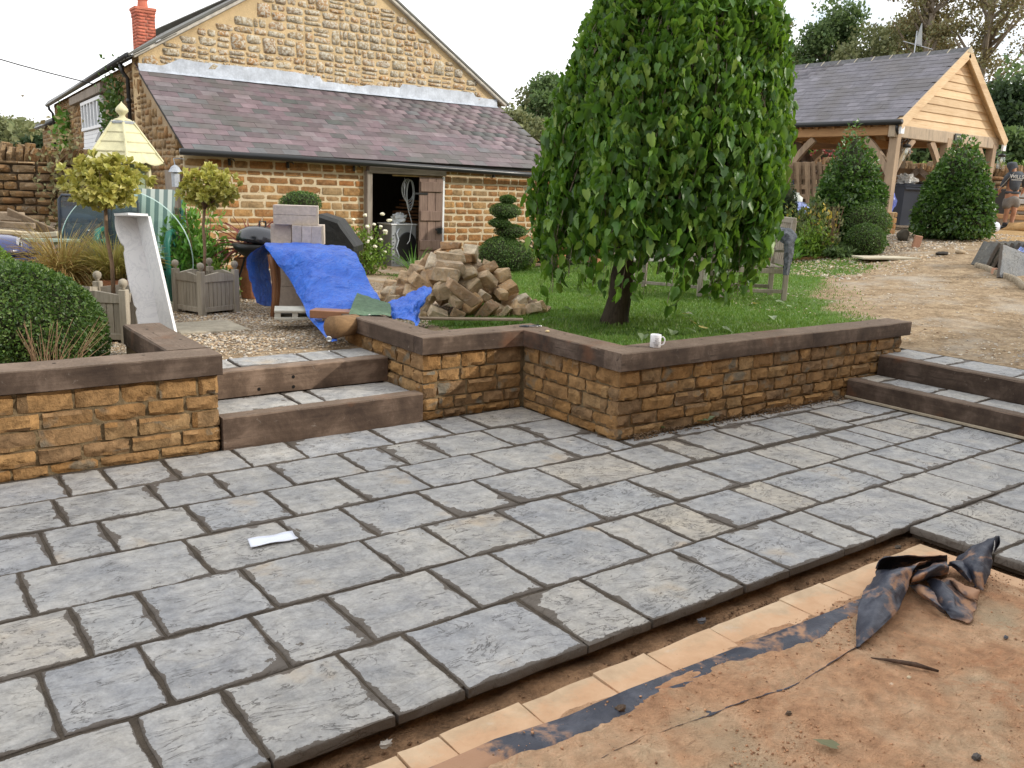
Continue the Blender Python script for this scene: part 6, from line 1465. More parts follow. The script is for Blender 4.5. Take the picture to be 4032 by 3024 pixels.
# green bench with a striped cushion
gb = thing('green_bench', 'green slatted garden bench with scrolled iron arm, behind the glass disc', 'bench', (2.630, 10.450, 0.270), RW_)
M_green = simple('green_paint', (.03, .16, .125), .4, .15, 6, spec=.5)
hb_ = 1.55-gb.location.z
for x in (-.45, .33):
    fr_tube([(x, -.30, 0), (x, -.31, .45), (x, -.33, .70), (x, -.26, .82), (x, -.14, .84), (x, -.08, .76), (x, -.14, .68), (x, -.20, .72)], [.030, .030, .036, .036, .032, .028, .022, .018], 'arm', gb, M_green)
    fr_tube([(x, .18, 0), (x, .14, .42), (x, .24, hb_-.05)], .028, 'leg', gb, M_green)
for k in range(5): mb = MB(); mb.box((-.06, -.28+k*.095, .45), (.80, .075, .022), bev=.004); mb.build('slat', M_green, gb)
for k in range(4): mb = MB(); mb.box((-.06, -.305, .10+k*.095), (.80, .02, .06), bev=.004); mb.build('front_rail', M_green, gb)
for k in range(6): mb = MB(); mb.box((-.06, .16+.02*k, .55+k*.1), (.80, .02, .07), bev=.004); mb.build('back_slat', M_green, gb)
def stripe_mat():
    m = new_mat('striped_canvas'); t = NT(m); tc = t.n('ShaderNodeSeparateXYZ', {0: t.n('ShaderNodeTexCoord').outputs['Object']}).outputs[0]
    s = t.math('FRACT', t.math('MULTIPLY', tc, 10.2)); c = t.mixc(t.ramp(s, [(.48, 0), (.52, 1)]), (.62, .68, .62), (.20, .27, .26)); t.out(c, .85, t.noise(t.pos(), 90, 2), .1, .002); return m
M_stripe = stripe_mat()
cu = thing('striped_cushion', 'green and white striped lounger cushion hung over the green bench', 'cushion', gb.location, RW_)
rows = []
for i in range(22):
    t = i/21
    if t < .6: z = hb_+.0-(hb_-.56)*(t/.6); y = .20-.16*(t/.6)
    elif t < .9: z = .56-.02*(t-.6)/.3; y = .04-.32*(t-.6)/.3
    else: z = .54-.10*(t-.9)/.1; y = -.29-.03*(t-.9)/.1
    rows.append((y-.04, z+.008*math.sin(t*44)))
mb = MB(); xs = np.linspace(-.42, .26, 15)
top = [[(x, y-.025, z+.012) for x in xs] for y, z in rows]; bot = [[(x, y+.02, z-.012) for x in xs] for y, z in rows]
mb.grid(top); mb.grid([r_[::-1] for r_ in bot]); mb.grid([[top[j][0], bot[j][0]] for j in range(22)]); mb.grid([[bot[j][-1], top[j][-1]] for j in range(22)]); mb.grid([top[0][::-1], bot[0][::-1]]); mb.grid([bot[-1], top[-1]][::-1]); mb.build('cushion_pad', M_stripe, cu, True)
# cream dovecote with shingled hexagonal roof
M_cream = simple('cream_gloss', (.60, .57, .36), .5, .14, 5, .3, .004); M_sage = simple('sage_panel', (.26, .32, .22), .7, .15, 5)
dv_ = thing('dovecote', 'cream painted dovecote with tiered six sided roof and onion finial', 'dovecote', (2.850, 12.280, 0.540))
zr = 1.88-dv_.location.z; zt_ = 2.36-dv_.location.z
for k in range(6):
    a0, a1 = k*PI/3+.35, (k+1)*PI/3+.35
    def pt(a, f, lift=0): r_ = .50+(.135-.50)*f; return Vector((math.cos(a)*r_, math.sin(a)*r_, zr+(zt_-zr)*f+lift))
    for j in range(4):
        f0, f1 = j/4, (j+1)/4+.02; mb = MB(); n = 8; lo = []; hi = []
        for i in range(n+1):
            t = i/n; b = pt(a0, f0).lerp(pt(a1, f0), t); u2 = pt(a0, f1).lerp(pt(a1, f1), t)
            sc_ = .035*abs(math.sin(t*PI*2)) if j == 0 else 0.0
            lo.append(b-Vector((0, 0, sc_))+Vector((math.cos((a0+a1)/2), math.sin((a0+a1)/2), 0))*.016); hi.append(u2)
        vs = [tuple(v) for v in lo+hi]+[tuple(v-Vector((0, 0, .014))) for v in lo+hi]; m = n+1
        fs = [(i, i+1, m+i+1, m+i) for i in range(n)]+[(2*m+i+1, 2*m+i, 3*m+i, 3*m+i+1) for i in range(n)]+[(2*m+i, 2*m+i+1, i+1, i) for i in range(n)]
        mb.add(vs, fs); mb.build('roof_board', M_cream, dv_)
    mb = MB(); mb.tube([pt(a0, -.02, .012), pt(a0, 1.0, .012)], .018, 6); mb.build('hip_roll', M_cream, dv_)
mb = MB(); mb.lathe([(.16, zt_-.02), (.17, zt_+.005), (.12, zt_+.02)], 6, a0=.35); mb.build('lead_collar', M_lead, dv_)
mb = MB(); mb.lathe([(.13, zt_+.015), (.10, zt_+.035), (.05, zt_+.055), (.032, zt_+.08), (.045, zt_+.10), (.078, zt_+.135), (.075, zt_+.165), (.045, zt_+.205), (.015, zt_+.235), (0, zt_+.26)], 20); mb.build('onion_finial', M_cream, dv_, True)
for k in range(6):
    a = k*PI/3+.35; mb = MB(); x, y = math.cos(a)*.30, math.sin(a)*.30; mb.tube([(x, y, .35), (x, y, zr+.02)], .034, 10)
    for q in range(4): b = q*PI/2; mb.tube([(x+.03*math.cos(b), y+.03*math.sin(b), .4), (x+.03*math.cos(b), y+.03*math.sin(b), zr)], .010, 5)
    mb.build('fluted_post', M_cream, dv_, True)
mb = MB(); mb.lathe([(.285, .35), (.285, zr+.01)], 6, a0=.35); mb.build('sage_panels', M_sage, dv_)
mb = MB(); mb.lathe([(.36, .28), (.36, .35)], 6, a0=.35); mb.tube([(0, 0, 0), (0, 0, .3)], .09, 10); mb.build('plinth', M_cream, dv_)
# blue kettle barbecue and its trolley
M_enamel = simple('blue_enamel', (.025, .035, .13), .18, .1, 3, .05, spec=.7); M_blackm = simple('black_metal', (.015, .015, .017), .4, .1, 4, spec=.5)
bb = thing('kettle_barbecue', 'blue enamel kettle barbecue with its lid on, at the left edge', 'barbecue', (1.070, 9.940, 0.200), RW_)
zl = (1.140, 10.080, 0.890)[2]-bb.location.z; R_b = .335
mb = MB(); mb.lathe([(R_b, zl), (R_b*.985, zl+.06), (R_b*.88, zl+.12), (R_b*.66, zl+.168), (R_b*.35, zl+.195), (0, zl+.20)], 32); mb.build('lid', M_enamel, bb, True)
mb = MB(); mb.lathe([(0, zl-.20), (R_b*.5, zl-.17), (R_b*.85, zl-.09), (R_b*.99, zl-.01)], 32); mb.build('bowl', M_enamel, bb, True)
mb = MB(); mb.box((.28, -.10, zl+.145), (.025, .03, .08), Matrix.Rotation(.3, 3, 'Y')); mb.tube([(.26, -.10, zl+.12), (.27, -.10, zl+.19), (.30, -.10, zl+.19), (.31, -.10, zl+.10)], .009, 6); mb.build('handle', simple('chrome', (.6, .6, .62), .15, 0, metal=1.0), bb)
for z_, y_ in ((zl+.045, -.37), (zl-.055, -.40)): mb = MB(); mb.box((.10, y_, z_), (1.0, .025, .022), Matrix.Rotation(-.035, 3, 'Y')); mb.build('trolley_rail', M_blackm, bb)
for x in (-.3, .36): mb = MB(); mb.box((x, -.38, zl/2-.02), (.025, .025, zl-.02)); mb.box((x, .3, zl/2-.05), (.025, .025, zl-.05)); mb.build('trolley_leg', M_blackm, bb)
# green painted rail and old timber stacked by the garden wall
tb = MB(); tb.box((0, 0, 0), (.62, .05, .035), bev=.004); o = tb.build('painted_rail', simple('pale_green_paint', (.42, .52, .42), .6)); o.location = (1.610, 10.400, 1.000); o.rotation_euler = (0, -.02, RW_); tag(o, 'pale green painted rail behind the blue barbecue lid', 'rail')
M_oldwood = wood_mat('old_silver_wood', (.19, .145, .10), (.42, .33, .24), 'x', 5, .5, .9, (.10, .08, .06), rvar=.15)
for i, (p, d, rr_, lb) in enumerate([((1.630, 11.690, 1.110), (.56, .02, .15), (.5, .42, RW_+.1), 'weathered grey board propped at a slant on the timber stack'), ((1.370, 11.910, 1.180), (.5, .08, .10), (0, 0, RW_), 'short dark beam on top of the timber stack, left'), ((1.390, 11.740, 1.090), (.62, .10, .07), (0, .02, RW_), 'rough plank below the short beam in the timber stack'),
  ((1.440, 11.550, 1.010), (1.1, .10, .045), (0, .04, RW_), 'pale sawn batten along the timber stack'), ((1.680, 11.360, 0.990), (.42, .10, .06), (0, -.12, RW_), 'cream painted offcut at the right of the timber stack'), ((1.370, 11.970, 0.920), (.9, .4, .10), (0, 0, RW_), 'dark pallet base under the old timber stack')]):
    mb = MB(); mb.box((0, 0, 0), d, bev=.008); o = mb.build('timber_plank', [M_oldwood, M_oldwood, M_oldwood, simple('cream_wood', (.52, .44, .30), .8), simple('cream_wood2', (.50, .46, .34), .8), M_oldwood][i]); o.location = p; o.rotation_euler = rr_; tag(o, lb, 'timber', 'old timber stacked by the garden wall')
# concrete blocks
M_block = simple('concrete_block', (.62, .54, .47), .95, .12, 30, .9, .006, fine=140, rvar=.10)
blk = (.44, .10, .215)
def block(p, d, rz, lb, tilt=0):
    mb = MB(); mb.box((0, 0, 0), d, bev=.004); o = mb.build('concrete_block', M_block); o.location = p; o.rotation_euler = (0, tilt, rz); tag(o, lb, 'block', 'pale concrete blocks stacked behind the tarpaulin'); return o
bx = (3.750, 8.900, 1.410); zt0 = bx[2]; ux, uy = .803, -.595; vx, vy = .602, .799
def bp(a, b, z): return (bx[0]+ux*a+vx*b, bx[1]+uy*a+vy*b, z)
yawb = RW_+.12
block(bp(0, 0, zt0), (.45, .215, .10), yawb, 'topmost concrete block lying flat on the stack'); block(bp(0, .0, zt0-.102), (.45, .215, .10), yawb, 'second concrete block from the top, lying flat')
for i, a in enumerate((-.165, .015, .12, .222)):
    block(bp(a+(.0 if i else -.0), .06 if i else .02, zt0-.26), ((.10 if i else .215), (.44 if i else .10), .213), yawb+(0 if i else .0), ['leftmost upright block showing its broad face below the flat pair', 'first narrow block end from the left below the flat pair', 'second narrow block end below the flat pair', 'right-hand narrow block end below the flat pair'][i])
gz_ = tz(bx[0], bx[1]); zz_ = zt0-.37; lv = 0
while zz_-.21 > gz_-.05:
    block(bp(-.05, .1, zz_-.108), (.44, .44, .213), yawb, ['pair of blocks low in the stack, just above the blue tarpaulin', 'lowest pair of blocks hidden behind the tarpaulin table', 'bottom pair of blocks standing on the gravel'][min(lv, 2)]); zz_ -= .216; lv += 1
# black kettle barbecue and the covered barbecue
kb = thing('kettle_barbecue', 'glossy black kettle barbecue between the cordyline and the block stack', 'barbecue', (3.590, 9.680, 0.580))
zl = (3.640, 9.770, 1.010)[2]-kb.location.z; R_b = .27
mb = MB(); mb.lathe([(R_b, zl), (R_b*.985, zl+.05), (R_b*.86, zl+.12), (R_b*.62, zl+.165), (R_b*.3, zl+.19), (0, zl+.195)], 28, M=Matrix.Rotation(.12, 4, 'Y')); mb.build('lid', simple('black_enamel', (.012, .014, .022), .15, 0, spec=.8), kb, True)
mb = MB(); mb.lathe([(0, zl-.18), (R_b*.5, zl-.15), (R_b*.85, zl-.08), (R_b*.99, zl-.01)], 28); mb.build('bowl', M_blackm, kb, True)
mb = MB(); mb.tube([(.05, 0, zl+.17), (.05, 0, zl+.24), (.12, 0, zl+.24), (.12, 0, zl+.16)], .012, 6); mb.build('handle', M_blackm, kb)
for k in range(3): a = k*2.1; mb = MB(); mb.tube([(math.cos(a)*.15, math.sin(a)*.15, zl-.15), (math.cos(a)*.26, math.sin(a)*.26, 0)], .012, 6); mb.build('leg', M_blackm, kb)
M_cover = simple('black_vinyl', (.022, .023, .022), .5, .2, 6, .6, .02, fine=14)
cv = thing('covered_barbecue', 'barbecue under a creased black cover, right of the block stack', 'barbecue cover', (4.570, 9.600, 0.630), RW_)
zb0 = (4.600, 9.660, 0.930)[2]-cv.location.z; mb = MB(); s_x = .5877*10.4/3408
def X_(px): return (px-740)*s_x
prof = [(X_(590), zb0, X_(640), zb0+.40), (0, 0, 0, 0)]
out_ = [(X_(560), zb0-.02), (X_(575), (650-500)*s_x+zb0), (X_(600), (650-425)*s_x+zb0), (X_(640), (650-420)*s_x+zb0), (X_(765), (650-448)*s_x+zb0), (X_(790), (650-490)*s_x+zb0), (X_(850), (650-570)*s_x+zb0), (X_(885), (650-615)*s_x+zb0), (X_(882), zb0-.01), (X_(760), zb0+.02)]
n = len(out_); ylev = [(-.26, .90), (-.20, 1.0), (.20, 1.0), (.26, .9)]; cxm = X_(720); rows = []
for y, k in ylev: rows.append([(cxm+(x-cxm)*k+.010*fbm(x*9, y*9, 1, 3), y+.02*fbm(x*7, z*9, 2, 3), (z-zb0)*k+zb0+.012*fbm(x*9, z*9, 4, 3)) for x, z in out_]+[(cxm+(out_[0][0]-cxm)*k, y, zb0)])
mb.grid(rows); mb.add([rows[0][i] for i in range(n)], [tuple(range(n))]); mb.add([rows[3][i] for i in range(n)], [tuple(range(n))[::-1]]); mb.build('cover', M_cover, cv)
for x in (-.2, .2): mb = MB(); mb.box((x, 0, zb0/2), (.04, .3, zb0)); mb.build('leg', M_blackm, cv)
# blue tarpaulin over a table
M_tarp = new_mat('blue_tarpaulin'); t_ = NT(M_tarp); p_ = t_.pos(); w_ = t_.noise(p_, 5.5, 6, .62, 1.4); w2 = t_.noise(p_, 24, 5, .65, .8)
c = t_.ramp(w_, [(.3, (.012, .085, .50)), (.7, (.03, .17, .74))]); c = t_.mixc(t_.ramp(t_.noise(p_, 9, 6, .75), [(.60, 0), (.75, .35)]), c, (.28, .36, .55))
w3 = t_.n('ShaderNodeTexVoronoi', {'Vector': t_.n('ShaderNodeVectorMath', {0: p_, 1: t_.n('ShaderNodeTexNoise', {'Vector': p_, 'Scale': 6.0}).outputs['Color']}, operation='ADD').outputs[0], 'Scale': 7.0}, feature='F2').outputs['Distance']
t_.out(c, .36, t_.math('ADD', t_.math('MULTIPLY_ADD', w2, .10, t_.math('MULTIPLY', w_, .7)), t_.math('MULTIPLY', w3, .4)), .7, .06, .5)
tp = thing('blue_tarpaulin', 'crumpled blue tarpaulin thrown over a table and trailing on the gravel', 'tarpaulin', (3.380, 7.900, 0.530))
to_ = Vector(tp.location)
def patch(name, ctrl, nu=46, nv=46, amp=.012, seed=1, fold=.5, mat=None, par=None, org=None, th=0):
    """smooth surface through a lattice of world points with crease noise"""
    C_ = np.array(ctrl, dtype=float); nr, nc = C_.shape[:2]
    def cr(P, t):
        n = len(P)-1; x = t*n; i = int(min(n-1, math.floor(x))); f = x-i; p = [P[max(0, i-1)], P[i], P[i+1], P[min(n, i+2)]]
        return .5*((2*p[1])+(-p[0]+p[2])*f+(2*p[0]-5*p[1]+4*p[2]-p[3])*f*f+(-p[0]+3*p[1]-3*p[2]+p[3])*f**3)
    rows = []
    for j in range(nv+1):
        v = j/nv; colp = [cr(C_[:, k], v) for k in range(nc)]; row = []
        for i in range(nu+1): row.append(cr(np.array(colp), i/nu))
        rows.append(row)
    A = np.array(rows); du = np.gradient(A, axis=1); dv2 = np.gradient(A, axis=0); nn = np.cross(du, dv2); nn /= np.linalg.norm(nn, axis=2, keepdims=True)+1e-9
    for j in range(nv+1):
        for i in range(nu+1):
            p = A[j, i]; q = 1-abs(fbm(p[0]*fold*6+seed, p[1]*fold*6, p[2]*fold*9, 3))*2.2; A[j, i] = p+nn[j, i]*amp*(q+.28*fbm(p[0]*14, p[1]*14, p[2]*14+seed, 2))
    o_ = Vector(org if org is not None else (0, 0, 0)); mb = MB(); mb.grid([[tuple(Vector(A[j, i])-o_) for i in range(nu+1)] for j in range(nv+1)])
    o = mb.build(name, mat, par, True)
    if th: m = o.modifiers.new('thickness', 'SOLIDIFY'); m.thickness = th; m.offset = 0
    return o
patch('sheet', [[(3.490, 8.910, 0.980), (3.650, 8.810, 1.040), (3.830, 8.680, 1.060), (4.000, 8.540, 1.040), (4.100, 8.390, 1.020)],
 [(3.410, 8.740, 1.080), (3.550, 8.640, 1.100), (3.710, 8.520, 1.100), (3.870, 8.400, 1.090), (4.000, 8.290, 1.070)],
 [(3.180, 8.340, 1.090), (3.300, 8.180, 1.080), (3.470, 8.050, 1.080), (3.670, 7.900, 1.070), (3.890, 7.790, 1.060)],
 [(3.230, 8.000, 0.860), (3.310, 7.820, 0.880), (3.440, 7.640, 0.910), (3.620, 7.570, 0.920), (3.830, 7.550, 0.950)],
 [(3.220, 7.680, 0.700), (3.280, 7.450, 0.740), (3.400, 7.300, 0.760), (3.570, 7.250, 0.770), (3.790, 7.280, 0.810)],
 [(3.140, 7.260, 0.590), (3.180, 7.040, 0.610), (3.300, 6.960, 0.640), (3.460, 6.910, 0.660), (3.720, 6.920, 0.680)]], 64, 64, .024, 1, .42, M_tarp, tp, to_)
patch('tail', [[(3.160, 7.390, 0.640), (3.210, 7.320, 0.640), (3.250, 7.260, 0.630)], [(3.090, 7.090, 0.540), (3.090, 6.970, 0.550), (3.160, 6.980, 0.540)], [(3.020, 6.750, 0.510), (3.040, 6.620, 0.540), (3.110, 6.640, 0.580)], [(2.950, 6.410, 0.470), (2.970, 6.370, 0.470), (3.010, 6.360, 0.470)]], 16, 30, .014, 3, .9, M_tarp, tp, to_)
patch('side_drape', [[(3.180, 8.340, 1.090), (3.280, 8.520, 1.090), (3.410, 8.740, 1.080)], [(2.980, 8.260, 0.960), (3.130, 8.460, 0.940), (3.370, 8.720, 0.890)], [(3.000, 8.250, 0.750), (3.190, 8.490, 0.720), (3.370, 8.650, 0.670)], [(3.050, 8.220, 0.540), (3.200, 8.400, 0.480), (3.340, 8.550, 0.450)]], 18, 30, .014, 5, .8, M_tarp, tp, to_)
patch('loose_end', [[(3.800, 6.980, 0.680), (3.930, 6.960, 0.710), (4.010, 6.860, 0.780), (4.050, 6.770, 0.810), (4.070, 6.690, 0.840)], [(3.740, 6.830, 0.650), (3.810, 6.720, 0.690), (3.910, 6.660, 0.750), (3.950, 6.580, 0.770), (4.030, 6.590, 0.800)], [(3.670, 6.680, 0.620), (3.710, 6.530, 0.650), (3.760, 6.440, 0.690), (3.820, 6.450, 0.660), (3.860, 6.480, 0.660)], [(3.600, 6.530, 0.580), (3.630, 6.380, 0.590), (3.670, 6.280, 0.590), (3.700, 6.260, 0.570), (3.770, 6.340, 0.600)]], 28, 22, .022, 7, 1.0, M_tarp, tp, to_)
mb = MB(); mb.lathe([(.010, 0), (.018, .004), (.024, 0)], 14, M=Matrix.Translation(Vector((2.930, 6.340, 0.490))-to_) @ Matrix.Rotation(RW_, 4, 'Z') @ Matrix.Rotation(PI/2, 4, 'X')); mb.build('eyelet', simple('eyelet_metal', (.6, .6, .58), .3, 0, metal=1), tp)
# the table underneath
tbm = thing('garden_table', 'wooden table with a curved brown leg, hidden under the blue tarpaulin', 'table', (3.560, 8.150, 0.530))
M_tleg = simple('varnished_leg', (.30, .14, .065), .4, .15, 6, spec=.5); o_ = Vector(tbm.location)
c4 = [Vector((3.230, 8.310, 1.030)), Vector((3.860, 7.830, 1.020)), Vector((3.990, 8.290, 1.030)), Vector((3.430, 8.710, 1.030))]
mb = MB(); vs = [tuple(p-o_-Vector((0, 0, .02))) for p in c4]+[tuple(p-o_-Vector((0, 0, .045))) for p in c4]; mb.add(vs, [(3,2,1,0),(4,5,6,7),(0,1,5,4),(1,2,6,5),(2,3,7,6),(3,0,4,7)]); mb.build('table_top', M_tleg, tbm)
for i, p in enumerate(c4):
    a = p-o_; b = Vector((a.x, a.y, tz(p.x, p.y)-o_.z)); bow = Vector((.035, .01, 0)) if i in (0, 3) else Vector((-.03, 0, 0))
    q = Vector((.55, -.4, 0)).normalized()*.0
    mb = MB(); mb.tube([a+Vector((0, 0, -.03)), a.lerp(b, .25)+bow*.7, a.lerp(b, .5)+bow, a.lerp(b, .75)+bow*.7, b], [.036, .032, .028, .025, .024], 8); mb.build('leg', M_tleg, tbm, True)
# bits round the tarpaulin foot
mb = MB(); pts_ = [Vector((3.260, 6.530, 0.560)), Vector((2.990, 6.410, 0.570))]; mb.tube([pts_[0]-pts_[1], Vector((0, 0, 0))], [.085, .092], 16); o = mb.build('log', wood_mat('damp_log', (.12, .07, .035), (.26, .16, .08), 'x', 5, .6, .8), None, True); o.location = pts_[1]; tag(o, 'short thick brown log lying at the foot of the tarpaulin by the wall', 'log')
mb = MB(); mb.box((0, 0, 0), (.42, .16, .07), bev=.006); o = mb.build('wooden_trough', M_tleg); o.location = (3.220, 6.820, 0.610); o.rotation_euler = (0, 0, RW_-.1); tag(o, 'brown timber piece dusted with grit under the tarpaulin edge', 'timber')
cr_ = thing('plastic_crate', 'pale plastic crate lying under the tarpaulin, right of the table leg', 'crate', (3.130, 7.500, 0.480), RW_+.25); M_pal = simple('pale_plastic', (.50, .49, .43), .6, .1)
for z in (.02, .085): mb = MB(); mb.box((0, 0, z), (.36, .30, .022), bev=.004); mb.build('deck', M_pal, cr_)
for x in (-.15, 0, .15): mb = MB(); mb.box((x, 0, .052), (.05, .28, .045)); mb.build('bearer', M_pal, cr_)
M_net = simple('green_mesh', (.12, .19, .12), .8, .2, 30, .8, .01, fine=150)
nt_ = patch('green_netting', [[(3.520, 7.020, 0.760), (3.600, 6.950, 0.730), (3.680, 6.880, 0.700), (3.750, 6.830, 0.680)], [(3.370, 6.800, 0.710), (3.460, 6.730, 0.690), (3.550, 6.660, 0.670), (3.630, 6.590, 0.650)], [(3.220, 6.580, 0.640), (3.310, 6.510, 0.640), (3.410, 6.430, 0.650), (3.500, 6.370, 0.640)]], 24, 20, .006, 9, 1.0, M_net); tag(nt_, 'sheet of dusty green woven mesh lying between the two blue tarpaulin folds', 'netting')
# heap of rubble stone
M_rub = stone_mat('rubble_stone', [(0, (.42, .25, .13)), (.25, (.60, .49, .34)), (.5, (.50, .32, .17)), (.7, (.66, .57, .43)), (.85, (.34, .22, .13)), (1, (.60, .43, .25))], dark=(.10, .06, .035), scale=7, bstr=1.1, bdist=.04, lich=(.46, .44, .38), lich_amt=.4)
def rock(seed, d):
    r = random.Random(seed); bm = __import__('bmesh').new(); pts = []
    for sx in (-1, 1):
        for sy in (-1, 1):
            for sz in (-1, 1): pts.append((sx*d[0]/2*r.uniform(.68, 1.05), sy*d[1]/2*r.uniform(.68, 1.05), sz*d[2]/2*r.uniform(.68, 1.05)))
    for k in range(7): v = Vector((r.gauss(0, 1), r.gauss(0, 1), r.gauss(0, 1))).normalized(); pts.append((v.x*d[0]*.56, v.y*d[1]*.56, v.z*d[2]*.56))
    for p in pts: bm.verts.new(p)
    import bmesh; g = bmesh.ops.convex_hull(bm, input=bm.verts); bmesh.ops.delete(bm, geom=[v for v in bm.verts if not v.link_faces], context='VERTS')
    bmesh.ops.bevel(bm, geom=list(bm.edges), offset=min(d)*.045, segments=1, affect='EDGES')
    me = bpy.data.meshes.new('rubble_stone'); bm.to_mesh(me); bm.free(); me.materials.append(M_rub); return me
ROCKS = [rock(900+i, (r_, s_r, t_r)) for i, (r_, s_r, t_r) in enumerate([(.30, .17, .13), (.26, .2, .15), (.22, .16, .14), (.32, .19, .12), (.24, .22, .10), (.2, .15, .12), (.28, .16, .16), (.18, .14, .13), (.34, .16, .11), (.23, .18, .17)])]
hc = Vector((4.960, 7.760, 0.420)); rr = random.Random(44); k = 0
H0 = .66; RXh, RYh = .86, .60
def hz_(a, b): q = math.hypot(a/RXh, b/RYh); return H0*max(0, 1-q**1.25)
placed = []
for i in range(1200):
    a = rr.uniform(-1.08, 1.1)*RXh; b = rr.uniform(-1.08, 1.0)*RYh
    if math.hypot(a/RXh, b/RYh) > 1.1: continue
    if any((a-p)**2+(b-q)**2 < .128**2 for p, q in placed): continue
    placed.append((a, b))
placed.sort(key=lambda p: hz_(*p)); px_ = .05
for a, b in placed:
    x, y = hc.x+.803*(a+px_)+.602*b, hc.y-.595*(a+px_)+.799*b; z = tz(x, y)+hz_(a, b)+.035
    o = bpy.data.objects.new('rubble_stone', ROCKS[rr.randrange(10)]); COL.objects.link(o); o.location = (x, y, z); o.scale = (rr.uniform(.6, 1.0),)*3; o.rotation_euler = (rr.uniform(-.6, .6), rr.uniform(-.7, .7)+(.5*a), rr.uniform(0, PI)); tag(o, 'rough brown building stone %s on the %s of the rubble heap' % ('low down' if hz_(a, b) < .22 else 'halfway up' if hz_(a, b) < .45 else 'high up', 'far side' if b > .12 else 'left side' if a < -.3 else 'right side' if a > .3 else 'near middle'), 'stone', 'stones of the rubble heap')
for i in range(46):
    a = rr.uniform(-1, 1)*RXh*.8; b = rr.uniform(-.95, .6)*RYh*.8; x, y = hc.x+.803*a+.602*b, hc.y-.595*a+.799*b; z = tz(x, y)+hz_(a, b)-.08
    o = bpy.data.objects.new('rubble_stone', ROCKS[rr.randrange(10)]); COL.objects.link(o); o.location = (x, y, z); o.rotation_euler = (rr.uniform(-1, 1), rr.uniform(-1, 1), rr.uniform(0, PI)); tag(o, 'rough brown building stone %s on the %s of the rubble heap' % ('low down' if hz_(a, b) < .22 else 'halfway up' if hz_(a, b) < .45 else 'high up', 'far side' if b > .12 else 'left side' if a < -.3 else 'right side' if a > .3 else 'near middle'), 'stone', 'stones of the rubble heap')
tops = [((4.760, 7.450, 1.020), (.34, .16, .10), .10, 'flat pale topmost stone crowning the rubble heap'), ((4.670, 7.300, 0.940), (.34, .18, .13), .12, 'long pale grey stone just under the topmost stone'), ((4.520, 6.840, 0.740), (.38, .13, .12), .62, 'long squared stone slanting down the front right of the heap'), ((4.550, 7.180, 0.870), (.30, .18, .14), .05, 'pale blocky stone in the upper middle of the heap')]
for i, (p, d, tl, lb) in enumerate(tops):
    o = bpy.data.objects.new('rubble_stone', rock(950+i, d)); COL.objects.link(o); o.location = p; o.rotation_euler = (0, tl, RW_+.15); tag(o, lb, 'stone', 'stones of the rubble heap')
mb = MB(); mb.box((0, 0, 0), (1.15, .09, .018), bev=.003); o = mb.build('thin_board', M_oldwood); o.location = (4.410, 6.670, 0.520); o.rotation_euler = (0, -.02, RW_+.03); tag(o, 'thin pale board in the grass along the foot of the rubble heap', 'board')
# slab set in the gravel
mb = MB(); gs = make_slab(0, .62, 0, .62, 0, mat=simple('gravel_slab', (.36, .32, .25), .9, .2, 9, .6, .01), seed=77, name='paving_slab'); q = (2.540, 7.960, 0.380); gs.location = (q[0]-.1, q[1]-.05, tz(q[0], q[1])+.016); gs.rotation_euler = (0, 0, .0); tag(gs, 'square worn stone slab set in the gravel before the right planter', 'slab')
# washing machine, planks, bag and cable coil inside the doorway
wm = thing('washing_machine', 'old washing machine with its back to the open barn door', 'washing machine', (7.78, 13.88, .25)); M_wm = simple('galvanised_grey', (.34, .36, .38), .4, .1, 5, metal=.3); hW = .76
mb = MB(); mb.box((0, .05, hW/2), (.50, .50, hW), bev=.008); mb.build('cabinet', M_wm, wm)
mb = MB(); mb.box((0, .05, hW+.012), (.53, .53, .022), bev=.004); mb.build('top', M_white, wm)
mb = MB(); mb.lathe([(.0, 0), (.20, 0), (.20, .006), (.19, .012)], 26, (0, 0, 0), M=Matrix.Translation((.06, -.208, .38)) @ Matrix.Diagonal((1, 1, 1.3, 1)) @ Matrix.Rotation(PI/2, 4, 'X')); mb.build('drum_opening', M_blackm, wm)
mb = MB(); mb.tube([(-.10, -.21, .70), (-.16, -.215, .62), (-.12, -.215, .5), (-.17, -.215, .35), (-.10, -.215, .22), (-.14, -.215, .08)], .014, 8); mb.build('pressed_rib', M_lead, wm, True)
for k in range(9): mb = MB(); mb.box((-.215, -.205, .10+k*.06), (.022, .008, .012)); mb.build('vent_slot', M_blackm, wm)
for i, (z, w) in enumerate(((1.05, .5), (1.11, .62), (1.17, .5), (1.23, .66), (1.29, .58), (1.36, .46), (1.42, .5))):
    mb = MB(); mb.box((0, 0, 0), (w, .25, .035), bev=.004); o = mb.build('rough_plank', simple('plank_brown', (.24, .13, .07), .9, .2)); o.location = (8.25+.02*i, 14.35, z); o.rotation_euler = (0, (-1)**i*.03, .1*math.sin(i*2)); tag(o, ['lowest', 'second lowest', 'third', 'middle long', 'fifth', 'second from top', 'topmost short'][i]+' rough brown plank in the stack inside the barn door', 'plank', 'planks stacked inside the barn')
mb = MB(); mb.box((8.27, 14.36, .65), (.5, .22, .75)); o = mb.build('plank_trestle', M_oldwood); tag(o, 'dark timber trestle under the planks inside the barn', 'trestle')
mb = MB(); mb.blob((0, 0, .08), (.13, .10, .10), 5, 14, 10, .45, freq=3); o = mb.build('carrier_bag', simple('thin_white_plastic', (.62, .66, .70), .3, .1, 20, .8, .01, fine=40), None, False); o.location = (7.74, 13.78, 1.03); tag(o, 'crumpled white carrier bag on top of the washing machine', 'bag')
cb = thing('cable_coil', 'coils of pale grey cable hanging inside the right of the barn doorway', 'cable', (7.86, 13.62, 1.55)); rr = random.Random(8)
